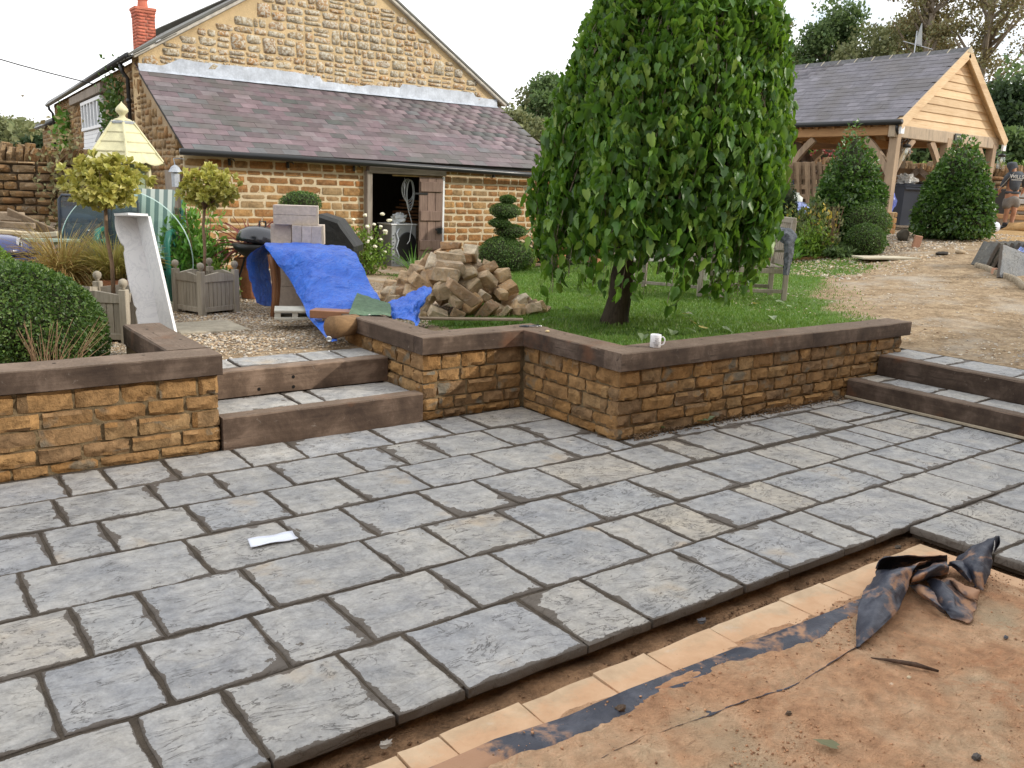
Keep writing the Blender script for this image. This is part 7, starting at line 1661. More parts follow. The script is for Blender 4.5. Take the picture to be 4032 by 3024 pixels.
for k in range(6):
    pts_ = [(math.cos(t)*(.06+.012*k)+.02*math.sin(k), .01*k, math.sin(t)*(.26-.015*k)+.02*k-.02) for t in np.linspace(0, 2*PI, 22)]; mb = MB(); mb.tube(pts_, .007, 5, cap=False); mb.build('loop', simple('pale_cable', (.42, .45, .47), .6, 0), cb, True)
mb = MB(); mb.tube([(-.12, -.02, .28), (-.13, -.03, 0), (-.06, -.04, -.25), (.0, -.08, -.5), (-.06, -.1, -.8), (-.12, -.12, -.86)], .006, 5); mb.build('loose_end', simple('pale_cable2', (.45, .47, .5), .6, 0), cb, True)

# ------------------------------------------------------------------ lawn furniture
M_teak = wood_mat('silvered_teak', (.25, .22, .18), (.46, .41, .34), 'z', 6, .4, .85, (.16, .14, .12), rvar=.1)
def bx3(o, name, c, d, mat, rz=0, tilt=0, bev=.004):
    mb = MB(); R_ = Matrix.Rotation(rz, 3, 'Z') @ Matrix.Rotation(tilt, 3, 'X'); mb.box(c, d, R_, bev=bev); return mb.build(name, mat, o)
# armchair / bench draped with a jumper: local x along its front (towards the picture's left/back), y to the back
fA, bA = Vector((8.550, 7.060, 0.460)), Vector((9.160, 6.600, 0.470))
be = thing('garden_bench', 'silvered teak garden seat side-on at the right of the mulberry, a jumper over its back', 'bench', fA, math.atan2(bA.y-fA.y, bA.x-fA.x))
Ld = (bA-fA).length; Wd = .62
# here local +X runs from front leg to back leg, +Y away from the viewer
for y in (0, Wd):
    bx3(be, 'front_leg', (0, y, .30), (.06, .055, .62), M_teak)
    mb = MB(); mb.beam((Ld, y, 0), (Ld+.0, y, .42), .055, .06, bev=.004); mb.build('back_leg', M_teak, be)
    mb = MB(); mb.beam((Ld, y, .40), (Ld+.03, y, 1.0), .055, .055, bev=.004); mb.build('back_post', M_teak, be)
    bx3(be, 'arm', (Ld/2, y, .63), (Ld+.06, .07, .03), M_teak); bx3(be, 'side_stretcher', (Ld/2, y, .13), (Ld-.06, .03, .045), M_teak); bx3(be, 'side_rail', (Ld/2, y, .38), (Ld-.06, .03, .06), M_teak)
for k in range(7): bx3(be, 'seat_slat', (.03+k*(Ld-.08)/6.2, Wd/2, .425), (.065, Wd, .02), M_teak)
mb = MB(); mb.beam((Ld+.03, -.03, 1.0), (Ld+.03, Wd+.03, 1.0), .04, .07, bev=.006); mb.build('top_rail', M_teak, be)
mb = MB(); mb.beam((Ld+.02, 0, .47), (Ld+.02, Wd, .47), .03, .06); mb.build('lower_rail', M_teak, be)
for k in range(7):
    y = .07+k*(Wd-.14)/6; mb = MB(); mb.beam((Ld+.01, y, .49), (Ld+.025, y, .97), .045, .015); mb.build('back_slat', M_teak, be)
M_wool = simple('grey_marl_wool', (.095, .105, .12), .95, .5, 16, .9, .012, fine=80)
jm = thing('jumper', 'dark grey marl jumper draped over the corner of the teak seat', 'jumper', (9.220, 6.660, 1.070)); jo = Vector(jm.location)
patch('jumper_body', [[(9.290, 6.950, 1.220), (9.270, 6.840, 1.230), (9.270, 6.710, 1.220), (9.250, 6.590, 1.180)], [(9.130, 6.850, 1.340), (9.110, 6.740, 1.370), (9.110, 6.620, 1.370), (9.110, 6.480, 1.320)], [(8.930, 6.670, 1.320), (8.900, 6.570, 1.330), (8.950, 6.470, 1.310), (9.020, 6.400, 1.280)], [(8.920, 6.590, 1.230), (8.880, 6.480, 1.190), (8.910, 6.400, 1.180), (8.990, 6.390, 1.240)]], 26, 24, .014, 4, 1.6, M_wool, jm, jo)
patch('sleeve', [[(8.900, 6.500, 1.210), (8.850, 6.410, 1.240), (8.950, 6.370, 1.210)], [(8.890, 6.470, 1.070), (8.830, 6.360, 1.080), (8.950, 6.370, 1.080)], [(8.870, 6.440, 0.940), (8.810, 6.340, 0.950), (8.940, 6.380, 0.970)], [(8.850, 6.430, 0.830), (8.800, 6.340, 0.830), (8.900, 6.370, 0.830)]], 14, 26, .010, 6, 1.6, M_wool, jm, jo)
patch('sleeve', [[(8.990, 6.400, 1.200), (9.180, 6.580, 1.190), (9.060, 6.600, 1.200)], [(8.970, 6.380, 1.070), (9.090, 6.540, 1.060), (8.960, 6.520, 1.060)], [(8.950, 6.390, 0.960), (9.030, 6.490, 0.930), (8.920, 6.480, 0.930)], [(8.910, 6.380, 0.830), (8.960, 6.450, 0.820), (8.890, 6.450, 0.820)]], 12, 20, .008, 8, 1.6, M_wool, jm, jo)
# low side table left of the seat
tA = Vector((8.590, 7.470, 0.450)); tt = thing('garden_table', 'silvered low slatted teak table beneath the mulberry strands', 'table', tA, .45)
for x, y in ((0, 0), (-.05, .95), (.62, .0), (.58, .95)): bx3(tt, 'leg', (x, y, .27), (.06, .06, .54), M_teak)
for k in range(6): bx3(tt, 'top_slat', (.02+k*.11, .47, .56), (.10, 1.10, .022), M_teak)
bx3(tt, 'apron', (-.0, .47, .50), (.03, .95, .07), M_teak); bx3(tt, 'apron', (.29, -.0, .50), (.60, .03, .07), M_teak); bx3(tt, 'stretcher', (0, .47, .12), (.03, .9, .04), M_teak)
# pale painted bench further back
M_palew = simple('pale_painted_wood', (.60, .585, .53), .7, .1, 6)
wb = thing('pale_bench', 'pale slatted garden bench glimpsed through the mulberry beyond its trunk', 'bench', (8.920, 9.030, 0.400), RW_)
for x in (0, 1.15): bx3(wb, 'leg', (x, 0, .21), (.055, .055, .42), M_teak); bx3(wb, 'back_leg', (x, .45, .44), (.05, .05, .88), M_palew)
for k in range(4): bx3(wb, 'seat_slat', (.57, .02+k*.12, .44), (1.25, .10, .022), M_palew)
for k in range(5): bx3(wb, 'back_slat', (.57, .46, .52+k*.085), (1.15, .018, .06), M_palew)
bx3(wb, 'front_rail', (.57, -.03, .40), (1.2, .02, .06), M_palew)
# fallen leaves on the lawn, each its own
M_fal = [leaf_mat('fallen_yellow', [(.50, .42, .10), (.56, .48, .16)], (.5, .4, .1), .5), leaf_mat('fallen_grey_green', [(.22, .30, .16), (.30, .36, .22)], (.2, .3, .1), .5)]
FL = []
for i in range(4):
    vs, fs = leaf_big(50+i); me = bpy.data.meshes.new('fallen_leaf'); me.from_pydata(vs, [], fs); me.materials.append(M_fal[i % 2]); FL.append(me)
for i, (x, y) in enumerate([(6.8, 6.07), (6.43, 5.67), (5.88, 5.13), (5.29, 5.17), (5.74, 5.26), (6.16, 5.3), (5.93, 7.47), (5.95, 7.01), (7.28, 8.07), (5.68, 7.02), (6.82, 6.11), (8.46, 6.47), (8.81, 6.44), (8.54, 6.09), (6.35, 5.2), (5.1, 6.3), (7.6, 5.6)]):
    r = random.Random(i); o = bpy.data.objects.new('fallen_leaf', FL[(0 if i in (0, 1, 5, 11) else 1)+2*(i % 2)]); COL.objects.link(o)
    o.location = (x, y, tz(x, y)+.035); o.rotation_euler = (r.uniform(-.4, .4), r.uniform(-.3, .3), r.uniform(0, 6)); o.scale = (.11,)*3; tag(o, ('yellow' if i in (0, 1, 5, 11) and i % 2 == 0 or (i in (0, 1, 5, 11)) else 'greyish green')+' fallen mulberry leaf lying on the lawn grass', 'leaf', 'fallen leaves on the lawn')

# ------------------------------------------------------------------ right-hand side: drive and carport clutter
def plain(name, label, cat, loc, d, mat, rot=(0, 0, 0), bev=.004, group=None):
    mb = MB(); mb.box((0, 0, 0), d, bev=bev); o = mb.build(name, mat); o.location = loc; o.rotation_euler = rot; tag(o, label, cat, group); return o
q = (13.430, 7.760, 0.810); M_ply = simple('pale_board', (.50, .45, .34), .85, .2, 4)
plain('board', 'pale flat board lying on the drive at the end of the border', 'board', (q[0]+.02, q[1]+.05, tz(q[0], q[1])+.03), (.95, .45, .03), M_ply, (0, -.02, RW_+.05))
plain('edging_board', 'orange brown timber edging board along the front of the border', 'edging', (13.030, 8.920, 0.720), (1.9, .03, .09), simple('edging_wood', (.42, .24, .12), .8, .15), (0, -.05, RW_+.16))
M_salmon = simple('salmon_brick', (.50, .28, .19), .85, .12, 14, .5, .005)
q = (15.090, 8.210, 0.950); plain('brick', 'pinkish brick standing on end at the foot of the broad evergreen cone', 'brick', (q[0], q[1], tz(q[0], q[1])+.10), (.13, .06, .22), M_salmon, (.1, .12, RW_))
mb = MB(); mb.blob((0, 0, 0), (.13, .10, .13), 3, 12, 8, .2); o = mb.build('dark_stone', simple('dark_stone', (.07, .06, .045), .9, .3), None, True); o.location = Vector((16.080, 9.040, 1.020))+Vector((0, 0, .08)); tag(o, 'dark rounded stone at the left foot of the broad evergreen cone', 'stone')
mb = MB(); mb.blob((0, 0, 0), (.16, .07, .035), 4, 12, 8, .3); o = mb.build('dark_clod', simple('dark_clod', (.04, .035, .03), .9, .3), None, True); o.location = Vector((14.330, 7.340, 0.910))+Vector((0, 0, .02)); tag(o, 'dark flat lump of debris on the gravel drive', 'debris')
mb = MB(); mb.blob((0, 0, 0), (.10, .07, .05), 6, 12, 8, .25); o = mb.build('pale_stone', simple('tan_stone', (.38, .29, .19), .9, .2), None, True); o.location = Vector((14.700, 7.230, 0.930))+Vector((0, 0, .02)); tag(o, 'tan stone on the gravel right of the dark debris', 'stone')
M_slabs = slab_material('stacked_slab', [(0, (.085, .09, .10)), (.5, (.14, .14, .13)), (1, (.19, .175, .14))])
p0 = Vector((13.500, 6.340, 0.810)); rv = Vector((.803, -.595, 0)); fv = Vector((.602, .799, 0)); lbs = ['leftmost', 'second', 'third', 'fourth', 'fifth', 'sixth']
for i in range(6):
    s_ = make_slab(-.20, .20, -.215, .215, 0, .05, 0, M_slabs, None, 700+i, .006, 'leaning_slab'); c = p0+rv*(.12+.098*i)+fv*(.12); c.z = tz(c.x, c.y)+.185
    tl_ = .38+.03*i*.3; ax = Matrix(((rv.x, fv.x, 0), (rv.y, fv.y, 0), (0, 0, 1)))
    R_ = Matrix.Rotation(RW_, 4, 'Z') @ Matrix.Rotation(tl_-PI/2, 4, 'Y'); s_.matrix_world = Matrix.Translation(c) @ R_
    tag(s_, '%s of the six grey slabs leaning on edge beside the drive' % lbs[i], 'slab', 'slabs leaning in a row by the drive')
s_ = make_slab(-.32, .32, -.26, .26, 0, .05, 0, slab_material('grey_slab', [(0, (.20, .21, .22)), (1, (.26, .27, .27))]), None, 710, .006, 'leaning_slab'); q = Vector((13.180, 5.620, 0.890)); s_.matrix_world = Matrix.Translation((q.x, q.y, q.z)) @ Matrix.Rotation(RW_+.15, 4, 'Z') @ Matrix.Rotation(.3, 4, 'Y') @ Matrix.Rotation(1.15, 4, 'X'); tag(s_, 'large pale grey slab leaning alone at the right picture edge', 'slab')
q = Vector((13.170, 5.860, 0.810)); plain('brick', 'salmon pink brick lying between the leaning slabs and the large slab', 'brick', (q.x, q.y, q.z-.01), (.22, .11, .10), M_salmon, (0, .04, RW_))
mb = MB(); mb.blob((0, 0, 0), (.20, .14, .12), 8, 16, 10, .35, freq=2.5); o = mb.build('blue_bag', simple('blue_white_print', (.16, .22, .52), .35, .8, 9, .6, .01)); o.location = (13.860, 5.910, 1.010); tag(o, 'blue and white plastic bag behind the large leaning slab', 'bag')
M_edge = simple('log_roll_edging', (.33, .28, .21), .9, .25, 20)
eg = thing('scalloped_edging', 'curving row of small rounded edging stones below the leaning slabs', 'edging', (13.510, 6.370, 0.810)); ep = [Vector((13.470, 6.350, 0.810)), Vector((13.390, 6.200, 0.800)), Vector((13.190, 5.990, 0.770)), Vector((12.930, 5.740, 0.740)), Vector((12.810, 5.560, 0.730)), Vector((12.640, 5.390, 0.710)), Vector((12.250, 5.130, 0.670))]
eo = Vector(eg.location); lens_ = [0]
for a, b in zip(ep[:-1], ep[1:]): lens_.append(lens_[-1]+(b-a).length)
t = 0
while t < lens_[-1]:
    i = max(j for j in range(len(lens_)-1) if lens_[j] <= t); f = (t-lens_[i])/(lens_[i+1]-lens_[i]); p = ep[i].lerp(ep[i+1], f)
    mb = MB(); mb.lathe([(.032, -.05), (.034, .055), (.024, .075), (0, .082)], 8, M=Matrix.Translation((p.x-eo.x, p.y-eo.y, tz(p.x, p.y)-eo.z))); mb.build('edging_stone', M_edge, eg, True); t += .062
loose('leafy_plant', 'green leaves hanging over the edging at the right picture edge', 'plant', (12.75, 4.75), (.25, .25), .35, 500, .10, GREENS['fresh'], 81, .5, stems=0)
# under the carport
bn = thing('wheelie_bin', 'grey wheelie bin standing in the carport between the two evergreen cones', 'bin', (18.750, 10.630, 1.240), RW_+.25); M_bin = simple('bin_grey', (.085, .10, .13), .55, .08, 3); sB = .4822*19.4/3408
hB = (800-500)*sB; wB = .52
mb = MB(); vs = [(-wB*.40, -.22, 0), (wB*.40, -.22, 0), (wB*.40, .24, 0), (-wB*.40, .24, 0), (-wB*.5, -.30, hB), (wB*.5, -.30, hB), (wB*.5, .33, hB), (-wB*.5, .33, hB)]; mb.add(vs, [(0,3,2,1),(4,5,6,7),(0,1,5,4),(1,2,6,5),(2,3,7,6),(3,0,4,7)]); mb.build('body', M_bin, bn)
mb = MB(); mb.box((0, .02, hB+.02), (wB+.05, .72, .04), bev=.012); mb.box((0, .02, hB+.055), (wB-.03, .66, .03), bev=.012); mb.build('lid', M_bin, bn)
mb = MB(); mb.box((0, -.34, hB-.03), (wB+.03, .03, .05), bev=.01); mb.build('rim', M_bin, bn)
mb = MB(); mb.blob((0, 0, 0), (.26, .15, .15), 21, 18, 12, .4, freq=3.2); o = mb.build('white_sack', simple('white_film', (.60, .60, .58), .35, .12, 10, .8, .012, fine=30)); o.location = Vector((18.860, 10.700, 2.200)); tag(o, 'clear and white plastic sack bulging on the grey wheelie bin lid', 'sack')
bn2 = thing('black_bin', 'black bin beside the grey wheelie bin, mostly behind the evergreen cone', 'bin', (19.890, 10.810, 1.260), RW_); mb = MB(); mb.box((0, 0, .45), (.5, .5, .9), bev=.03); mb.build('body', M_blackm, bn2); mb = MB(); mb.box((0, 0, .93), (.58, .58, .06), bev=.02); mb.build('lid', M_blackm, bn2)
M_card = simple('cardboard', (.36, .25, .16), .9, .1, 3)
plain('cardboard_sheet', 'large brown cardboard sheet leaning behind the wheelie bin', 'cardboard', (20.120, 11.420, 2.210), (1.4, .03, .62), M_card, (.15, .05, RW_))
o = thing('cardboard_flap', 'bent grey cardboard flap sticking up behind the bins', 'cardboard', (20.170, 11.180, 2.400), RW_)
mb = MB(); mb.beam((-.17, 0, -.10), (.0, 0, .12), .03, .14); mb.build('left_arm', simple('grey_card', (.33, .28, .24), .9), o); mb = MB(); mb.beam((.0, 0, .12), (.27, 0, -.09), .03, .13); mb.build('right_arm', simple('grey_card2', (.35, .30, .26), .9), o)
M_rad = simple('cream_panel', (.55, .50, .40), .6, .08, 4)
plain('cupboard', 'cream cupboard standing behind the post above the wheelie bin', 'panel', (20.220, 11.800, 2.470), (.30, .30, .60), M_rad, (0, 0, RW_+.3)); plain('cream_board', 'tall narrow cream board beside the cream panel', 'board', (20.350, 11.710, 2.500), (.05, .20, .66), M_rad, (0, .05, RW_))
mb = MB(); mb.blob((0, 0, 0), (.16, .13, .30), 31, 14, 10, .25); o = mb.build('blue_sack', simple('blue_print_sack', (.10, .14, .45), .4, .5, 8), None, True); o.location = (17.820, 10.430, 1.660); tag(o, 'blue printed sack on the stone pier of the carport corner post', 'sack')
plain('shovel_blade', 'rusty shovel blade lying on the gravel below the wheelie bin', 'shovel', (19.900, 11.360, 1.150), (.36, .22, .03), M_oldwood, (0, .05, RW_))
M_bag = simple('brown_dust_sheet', (.17, .125, .095), .85, .2, 4, .8, .03, fine=8)
for i, (p, rr_, d, lb) in enumerate([((17.460, 12.710, 2.400), (.50, .35, .52), 41, 'tall brown wrapped bundle under the left bay of the carport'), ((17.340, 12.250, 2.280), (.33, .3, .25), 42, 'smaller brown wrapped bundle right of the tall one'), ((16.850, 12.350, 2.220), (.25, .25, .14), 43, 'pale dusty bundle in front of the tall brown one')]):
    mb = MB(); mb.blob((0, 0, 0), rr_, d, 16, 10, .3, freq=1.8); o = mb.build('wrapped_bundle', M_bag); o.location = p; tag(o, lb, 'bundle', 'wrapped bundles in the carport')
plain('orange_shelf', 'orange timber shelf of boards under the brown bundles in the carport', 'shelf', (17.190, 12.320, 2.110), (1.3, .6, .16), M_board, (0, .02, RW_)); plain('pallet_stand', 'dark pallet base under the orange shelf in the carport', 'pallet', (17.360, 12.440, 1.630), (1.2, .5, .9), M_oldwood, (0, 0, RW_))
M_pallet = wood_mat('pallet_wood', (.16, .11, .07), (.36, .26, .17), 'z', 5, .4, .9)
for i in range(3):
    pl_ = thing('pallet', ['left', 'middle', 'right-hand dark'][i]+' upright pallet leaning in the carport by the columnar evergreen', 'pallet', (16.250, 11.560, 1.460) if i == 0 else ((16.340, 11.490, 1.470) if i == 1 else (16.450, 11.410, 1.470)), RW_+.35, 'pallets leaning in the carport')
    for k in range(5):
        mb = MB(); mb.box((0, .0, .12+k*.2), (.10, .62, .09), Matrix.Rotation(-.16, 3, 'Y')); mb.build('board', M_pallet, pl_)
    for y in (-.28, 0, .28): mb = MB(); mb.beam((.03, y, 0), (-.14, y, 1.02), .09, .06); mb.build('bearer', M_pallet, pl_)
plain('blue_drum', 'bright blue plastic drum behind the leaning pallets', 'drum', (16.810, 12.140, 1.850), (.26, .26, .55), simple('bright_blue', (.015, .04, .42), .4, .05), (0, 0, RW_), .05)
mb = MB(); mb.blob((0, 0, 0), (.42, .22, .13), 51, 16, 10, .3); o = mb.build('blue_white_sack', simple('blue_white_sack', (.18, .22, .48), .4, .9, 5), None, True); o.location = (15.420, 10.910, 1.500); tag(o, 'blue and white sack lying below the leaning pallets', 'sack')
mb = MB(); mb.lathe([(.12, 0), (.13, .28), (.05, .34), (.05, .38)], 14); o = mb.build('water_container', simple('milky_plastic', (.60, .62, .55), .4, .05), None, True); o.location = (15.580, 11.170, 1.470); tag(o, 'milky plastic container by the blue and white sack', 'container')
# behind the workman
tbk = [((23.600, 10.860, 1.790), (.38, .35, .75), M_blackm, 'black crate standing left of the workman'), ((24.470, 10.660, 2.030), (.5, .4, .12), simple('pale_grey_board', (.45, .46, .46), .6), 'pale grey boards stacked right of the workman, upper'), ((24.450, 10.630, 1.870), (.5, .4, .12), simple('pale_grey_board2', (.40, .41, .42), .6), 'pale grey boards stacked right of the workman, lower'),
 ((24.190, 10.520, 1.690), (.7, .3, .10), M_oak, 'orange timber beam behind the workman at knee height'), ((23.590, 10.650, 1.480), (1.9, .12, .12), M_oak, 'long brown beam on the ground behind the workman'), ((23.900, 10.620, 1.310), (2.2, .4, .22), M_oldwood, 'dark timber pile on the ground behind the workman'), ((24.340, 10.510, 1.610), (.8, .3, .10), simple('pale_grey_board3', (.42, .42, .42), .6), 'pale board low down right of the workman')]
for p, d, m_, lb in tbk: plain('building_material', lb, 'timber', p, d, m_, (0, .03, RW_), .01, 'materials stacked behind the workman')
mb = MB(); mb.lathe([(0, 0), (.115, 0), (.12, .20), (.10, .24)], 16); o = mb.build('tipped_bucket', simple('bucket_white', (.55, .58, .66), .5, .05), None, True); o.location = Vector((20.530, 9.390, 1.150))+Vector((.0, 0, .12)); o.rotation_euler = (PI/2, 0, RW_-1.2); tag(o, 'pale bucket lying on its side by the broad evergreen cone', 'bucket')
mb = MB(); mb.blob((0, 0, 0), (.7, .5, .22), 61, 18, 8, .25); o = mb.build('sand_heap', simple('builders_sand', (.46, .28, .12), .95, .2, 6, .8, .02), None, True, kind='structure'); q = (22.530, 9.670, 1.180); o.location = (q[0]+.3, q[1], q[2]-.02)

# ------------------------------------------------------------------ the workman
sP = .2231*21.4/3408
FE = Vector((22.820, 10.150, 1.190)); ps = thing('person', 'person in dark hooded top and grey shorts, seen from behind at the right edge', 'person', (FE.x, FE.y, tz(FE.x, FE.y)), RW_)
def L3(px, py, y=0.0): h = (1530-py)*sP; return ((px-1830)*sP-h*.11, y, h)
def skin(name, chains, mat, parent, sub=2):
    vs = []; es = []; rr_ = []
    for ch in chains:
        prev = None
        for (p, r_) in ch:
            if isinstance(p, int): prev = p; continue
            vs.append(p); rr_.append(r_); i = len(vs)-1
            if prev is not None: es.append((prev, i))
            prev = i
    me = bpy.data.meshes.new(name); me.from_pydata(vs, es, []); o = bpy.data.objects.new(name, me); COL.objects.link(o); me.materials.append(mat)
    o.modifiers.new('skin', 'SKIN'); sv = me.skin_vertices[0].data
    for i, r_ in enumerate(rr_): sv[i].radius = (r_, r_) if not hasattr(r_, '__len__') else r_
    sv[0].use_root = True; m = o.modifiers.new('sub', 'SUBSURF'); m.levels = sub; m.render_levels = sub
    dg = bpy.context.evaluated_depsgraph_get(); dg.update(); me2 = bpy.data.meshes.new_from_object(o.evaluated_get(dg)); bpy.data.objects.remove(o); bpy.data.meshes.remove(me)
    me2.polygons.foreach_set('use_smooth', [True]*len(me2.polygons)); o = bpy.data.objects.new(name, me2); COL.objects.link(o); o.parent = parent
    if not me2.materials: me2.materials.append(mat)
    return o
M_skin = simple('tanned_skin', (.42, .22, .14), .55, .06, 10); M_hood = simple('charcoal_hoodie', (.075, .085, .10), .95, .2, 7, .5, .015, fine=60); M_short = simple('grey_shorts', (.20, .185, .17), .95, .12, 7, .5, .012)
pel = L3(1870, 950)
# body: one continuous figure (pelvis, spine, neck, head, arms, legs)
skin('body', [[(pel, (.15, .10)), (L3(1885, 820), (.14, .10)), (L3(1895, 640), (.17, .10)), (L3(1880, 560, .03), (.06, .06)), (L3(1865, 450, .05), (.10, .10)), (L3(1862, 390, .04), (.085, .09))],
 [(2, 0), (L3(1790, 610, 0), (.065, .06)), (L3(1745, 730, .04), (.052, .052)), (L3(1700, 840, .10), (.036, .036)), (L3(1690, 885, .12), (.030, .042)), (L3(1696, 925, .13), (.018, .03))],
 [(2, 0), (L3(2020, 590, 0), (.065, .06)), (L3(2095, 690, .03), (.052, .052)), (L3(2125, 830, .10), (.038, .038)), (L3(2105, 890, .13), (.032, .042)), (L3(2090, 930, .13), (.02, .03))],
 [(0, 0), (L3(1810, 1020), (.095, .10)), (L3(1795, 1230, -.02), (.060, .062)), (L3(1785, 1330, .02), (.056, .062)), (L3(1775, 1450, .0), (.038, .042)), (L3(1772, 1495, 0), (.04, .045)), (L3(1768, 1512, .10), (.035, .03))],
 [(0, 0), (L3(1930, 1020), (.095, .10)), (L3(1915, 1230, -.03), (.060, .062)), (L3(1905, 1330, .01), (.056, .062)), (L3(1888, 1450, -.01), (.038, .042)), (L3(1885, 1495, -.01), (.04, .045)), (L3(1885, 1512, .09), (.035, .03))]], M_skin, ps)
# fingers of the near hand and of the far hand
for hx in (1694, 2092):
    for k in range(4):
        a = Vector(L3(hx-8+k*7, 915, .11+.012*k)); mb = MB(); mb.tube([a, a+Vector((-.004, .006, -.030-.004*(k % 2))), a+Vector((.002, .016, -.055))], [.0095, .0085, .006], 6); mb.build('finger', M_skin, ps, True)
    a = Vector(L3(hx+14, 885, .10)); mb = MB(); mb.tube([a, a+Vector((.022, .012, -.018)), a+Vector((.026, .02, -.040))], [.011, .010, .007], 6); mb.build('thumb', M_skin, ps, True)
skin('hooded_top', [[(L3(1880, 910), (.185, .135)), (L3(1885, 800), (.175, .130)), (L3(1895, 660), (.195, .130)), (L3(1890, 590, .0), (.13, .10)), (L3(1868, 500, .02), (.105, .105)), (L3(1858, 425, .03), (.128, .135)), (L3(1860, 380, .03), (.09, .10))],
 [(2, 0), (L3(1800, 610), (.085, .08)), (L3(1748, 725, .04), (.068, .068)), (L3(1712, 820, .09), (.055, .055))],
 [(2, 0), (L3(2010, 590), (.085, .08)), (L3(2092, 690, .03), (.068, .068)), (L3(2122, 815, .09), (.054, .054))]], M_hood, ps)
mb = MB(); mb.lathe([(.165, -.02), (.178, .015), (.17, .045)], 20, M=Matrix.Translation(L3(1880, 915)) @ Matrix.Diagonal((1, .76, 1, 1))); mb.build('top_hem', M_hood, ps, True)
skin('shorts', [[(L3(1872, 935), (.170, .125)), (L3(1868, 1000), (.17, .125))], [(1, 0), (L3(1800, 1080), (.118, .120)), (L3(1770, 1205, -.01), (.118, .115))], [(1, 0), (L3(1940, 1080), (.118, .120)), (L3(1950, 1180, -.02), (.112, .110))]], M_short, ps)
for (x, y) in ((1765, .03), (1885, .02)):
    mb = MB(); mb.blob(L3(x, 1505, y+.03), (.062, .15, .05), int(x), 12, 8, .08); mb.build('boot', M_blackm, ps, True)
    mb = MB(); mb.lathe([(.055, 0), (.058, .10), (.05, .12)], 12, L3(x+6, 1505, y-.03)); mb.build('sock', simple('dark_sock', (.05, .05, .055), .9), ps, True)
M_print = simple('white_print', (.62, .62, .60), .8, .05)
text_obj('WILLS', 'back_print', .125, Matrix.Translation(Vector(L3(1885, 640))+Vector((0, -.152, 0))) @ Matrix.Rotation(.04, 4, 'Y') @ FACE, M_print, ps, .004)
mb = MB(); 
for k in range(14): mb.box(tuple(Vector(L3(1800+k*13.4, 690))+Vector((0, -.150, 0))), (.013, .006, .020))
mb.build('back_print_line', M_print, ps)
mb = MB(); mb.tube([L3(1835, 570, -.15), L3(1665, 850, .06)], .006, 5); o = mb.build('thin_stick', simple('pale_stick', (.5, .48, .44), .7)); o.matrix_world = Matrix.Translation(ps.location) @ Matrix.Rotation(RW_, 4, 'Z'); tag(o, 'thin pale stick held across the workman\'s back and left hand', 'stick')

# ------------------------------------------------------------------ small things near the camera
mp_ = (4.530, 4.300, 0.634); mug = thing('mug', 'white mug with thin grey lettering standing on the sleeper coping', 'mug', (mp_[0]+.022, mp_[1]+.03, .634), RW_-.05)
M_china = simple('white_china', (.80, .81, .84), .12, .01, 3, .0, spec=.6); rm = .040; hm = .094
mb = MB(); mb.lathe([(0, .004), (rm-.004, .0), (rm, .003), (rm, hm-.002), (rm-.001, hm), (rm-.0035, hm-.001), (rm-.004, .010), (0, .008)], 40); mb.build('mug_body', M_china, mug, True)
mb = MB(); mb.tube([(rm-.002, .0, hm*.80), (rm+.012, 0, hm*.83), (rm+.024, 0, hm*.70), (rm+.027, 0, hm*.5), (rm+.020, 0, hm*.28), (rm+.006, 0, hm*.18), (rm-.002, 0, hm*.2)], .0048, 8); mb.build('handle', M_china, mug, True)
M_ink = simple('grey_ink', (.10, .10, .12), .6, 0)
def mugtext(s, size, z, gap=1.0):
    o = text_obj(s, 'lettering', size, Matrix.Identity(4), M_ink, mug, .0002)
    for v in o.data.vertices:
        a = v.co.x/rm*gap+.12; rr_ = rm+.0004+abs(v.co.z); v.co = Vector((math.sin(a)*rr_, -math.cos(a)*rr_, z+v.co.y))
    return o
mugtext('THE', .013, .066); mugtext('BEST', .013, .052); mugtext('GRANDAD', .012, .038); mugtext('EVER', .013, .018)
mb = MB(); mb.tube([(math.sin(a)*(rm+.0005), -math.cos(a)*(rm+.0005), .0275+.0012*math.cos((a-.12)*3)) for a in np.linspace(-.42, .66, 12)], .0011, 5); mb.build('underline', M_ink, mug)
q = (4.240, 5.190, 0.634); mb = MB(); mb.blob((0, 0, .009), (.019, .014, .010), 2, 14, 8, .1); o = mb.build('pebble', simple('yellow_pebble', (.55, .43, .24), .6, .1, 30), None, True); o.location = (q[0], q[1], .632); tag(o, 'small yellow pebble on the coping beside the pliers', 'pebble')
pl_ = thing('pliers', 'pair of dark handled pliers lying on the coping corner', 'pliers', ((4.250, 5.450, 0.634)[0], (4.250, 5.450, 0.634)[1], .636), RW_+.10)
mb = MB(); mb.tube([(-.075, -.004, .004), (-.03, 0, .006), (0, .001, .006)], [.004, .008, .009], 8); mb.build('jaws', M_dkmetal, pl_, True)
mb = MB(); mb.tube([(0, 0, .006), (.05, .022, .008), (.09, .040, .010)], [.006, .008, .007], 8); mb.build('handle', M_blackm, pl_, True)
mb = MB(); mb.tube([(0, 0, .006), (.05, -.006, .007), (.085, -.002, .008)], [.004, .003, .003], 6); mb.tube([(.085, -.002, .008), (.11, .002, .008)], [.006, .006], 6); mb.build('second_handle', simple('tool_steel', (.4, .4, .42), .3, 0, metal=.8), pl_, True)
q = (3.370, 6.490, 0.634); mb = MB(); mb.blob((0, 0, 0), (.018, .013, .009), 9, 10, 6, .1); o = mb.build('pebble', simple('white_pebble', (.6, .6, .58), .6, .05), None, True); o.location = (q[0], q[1], .636); tag(o, 'small whitish pebble on the near end of the zigzag coping', 'pebble')
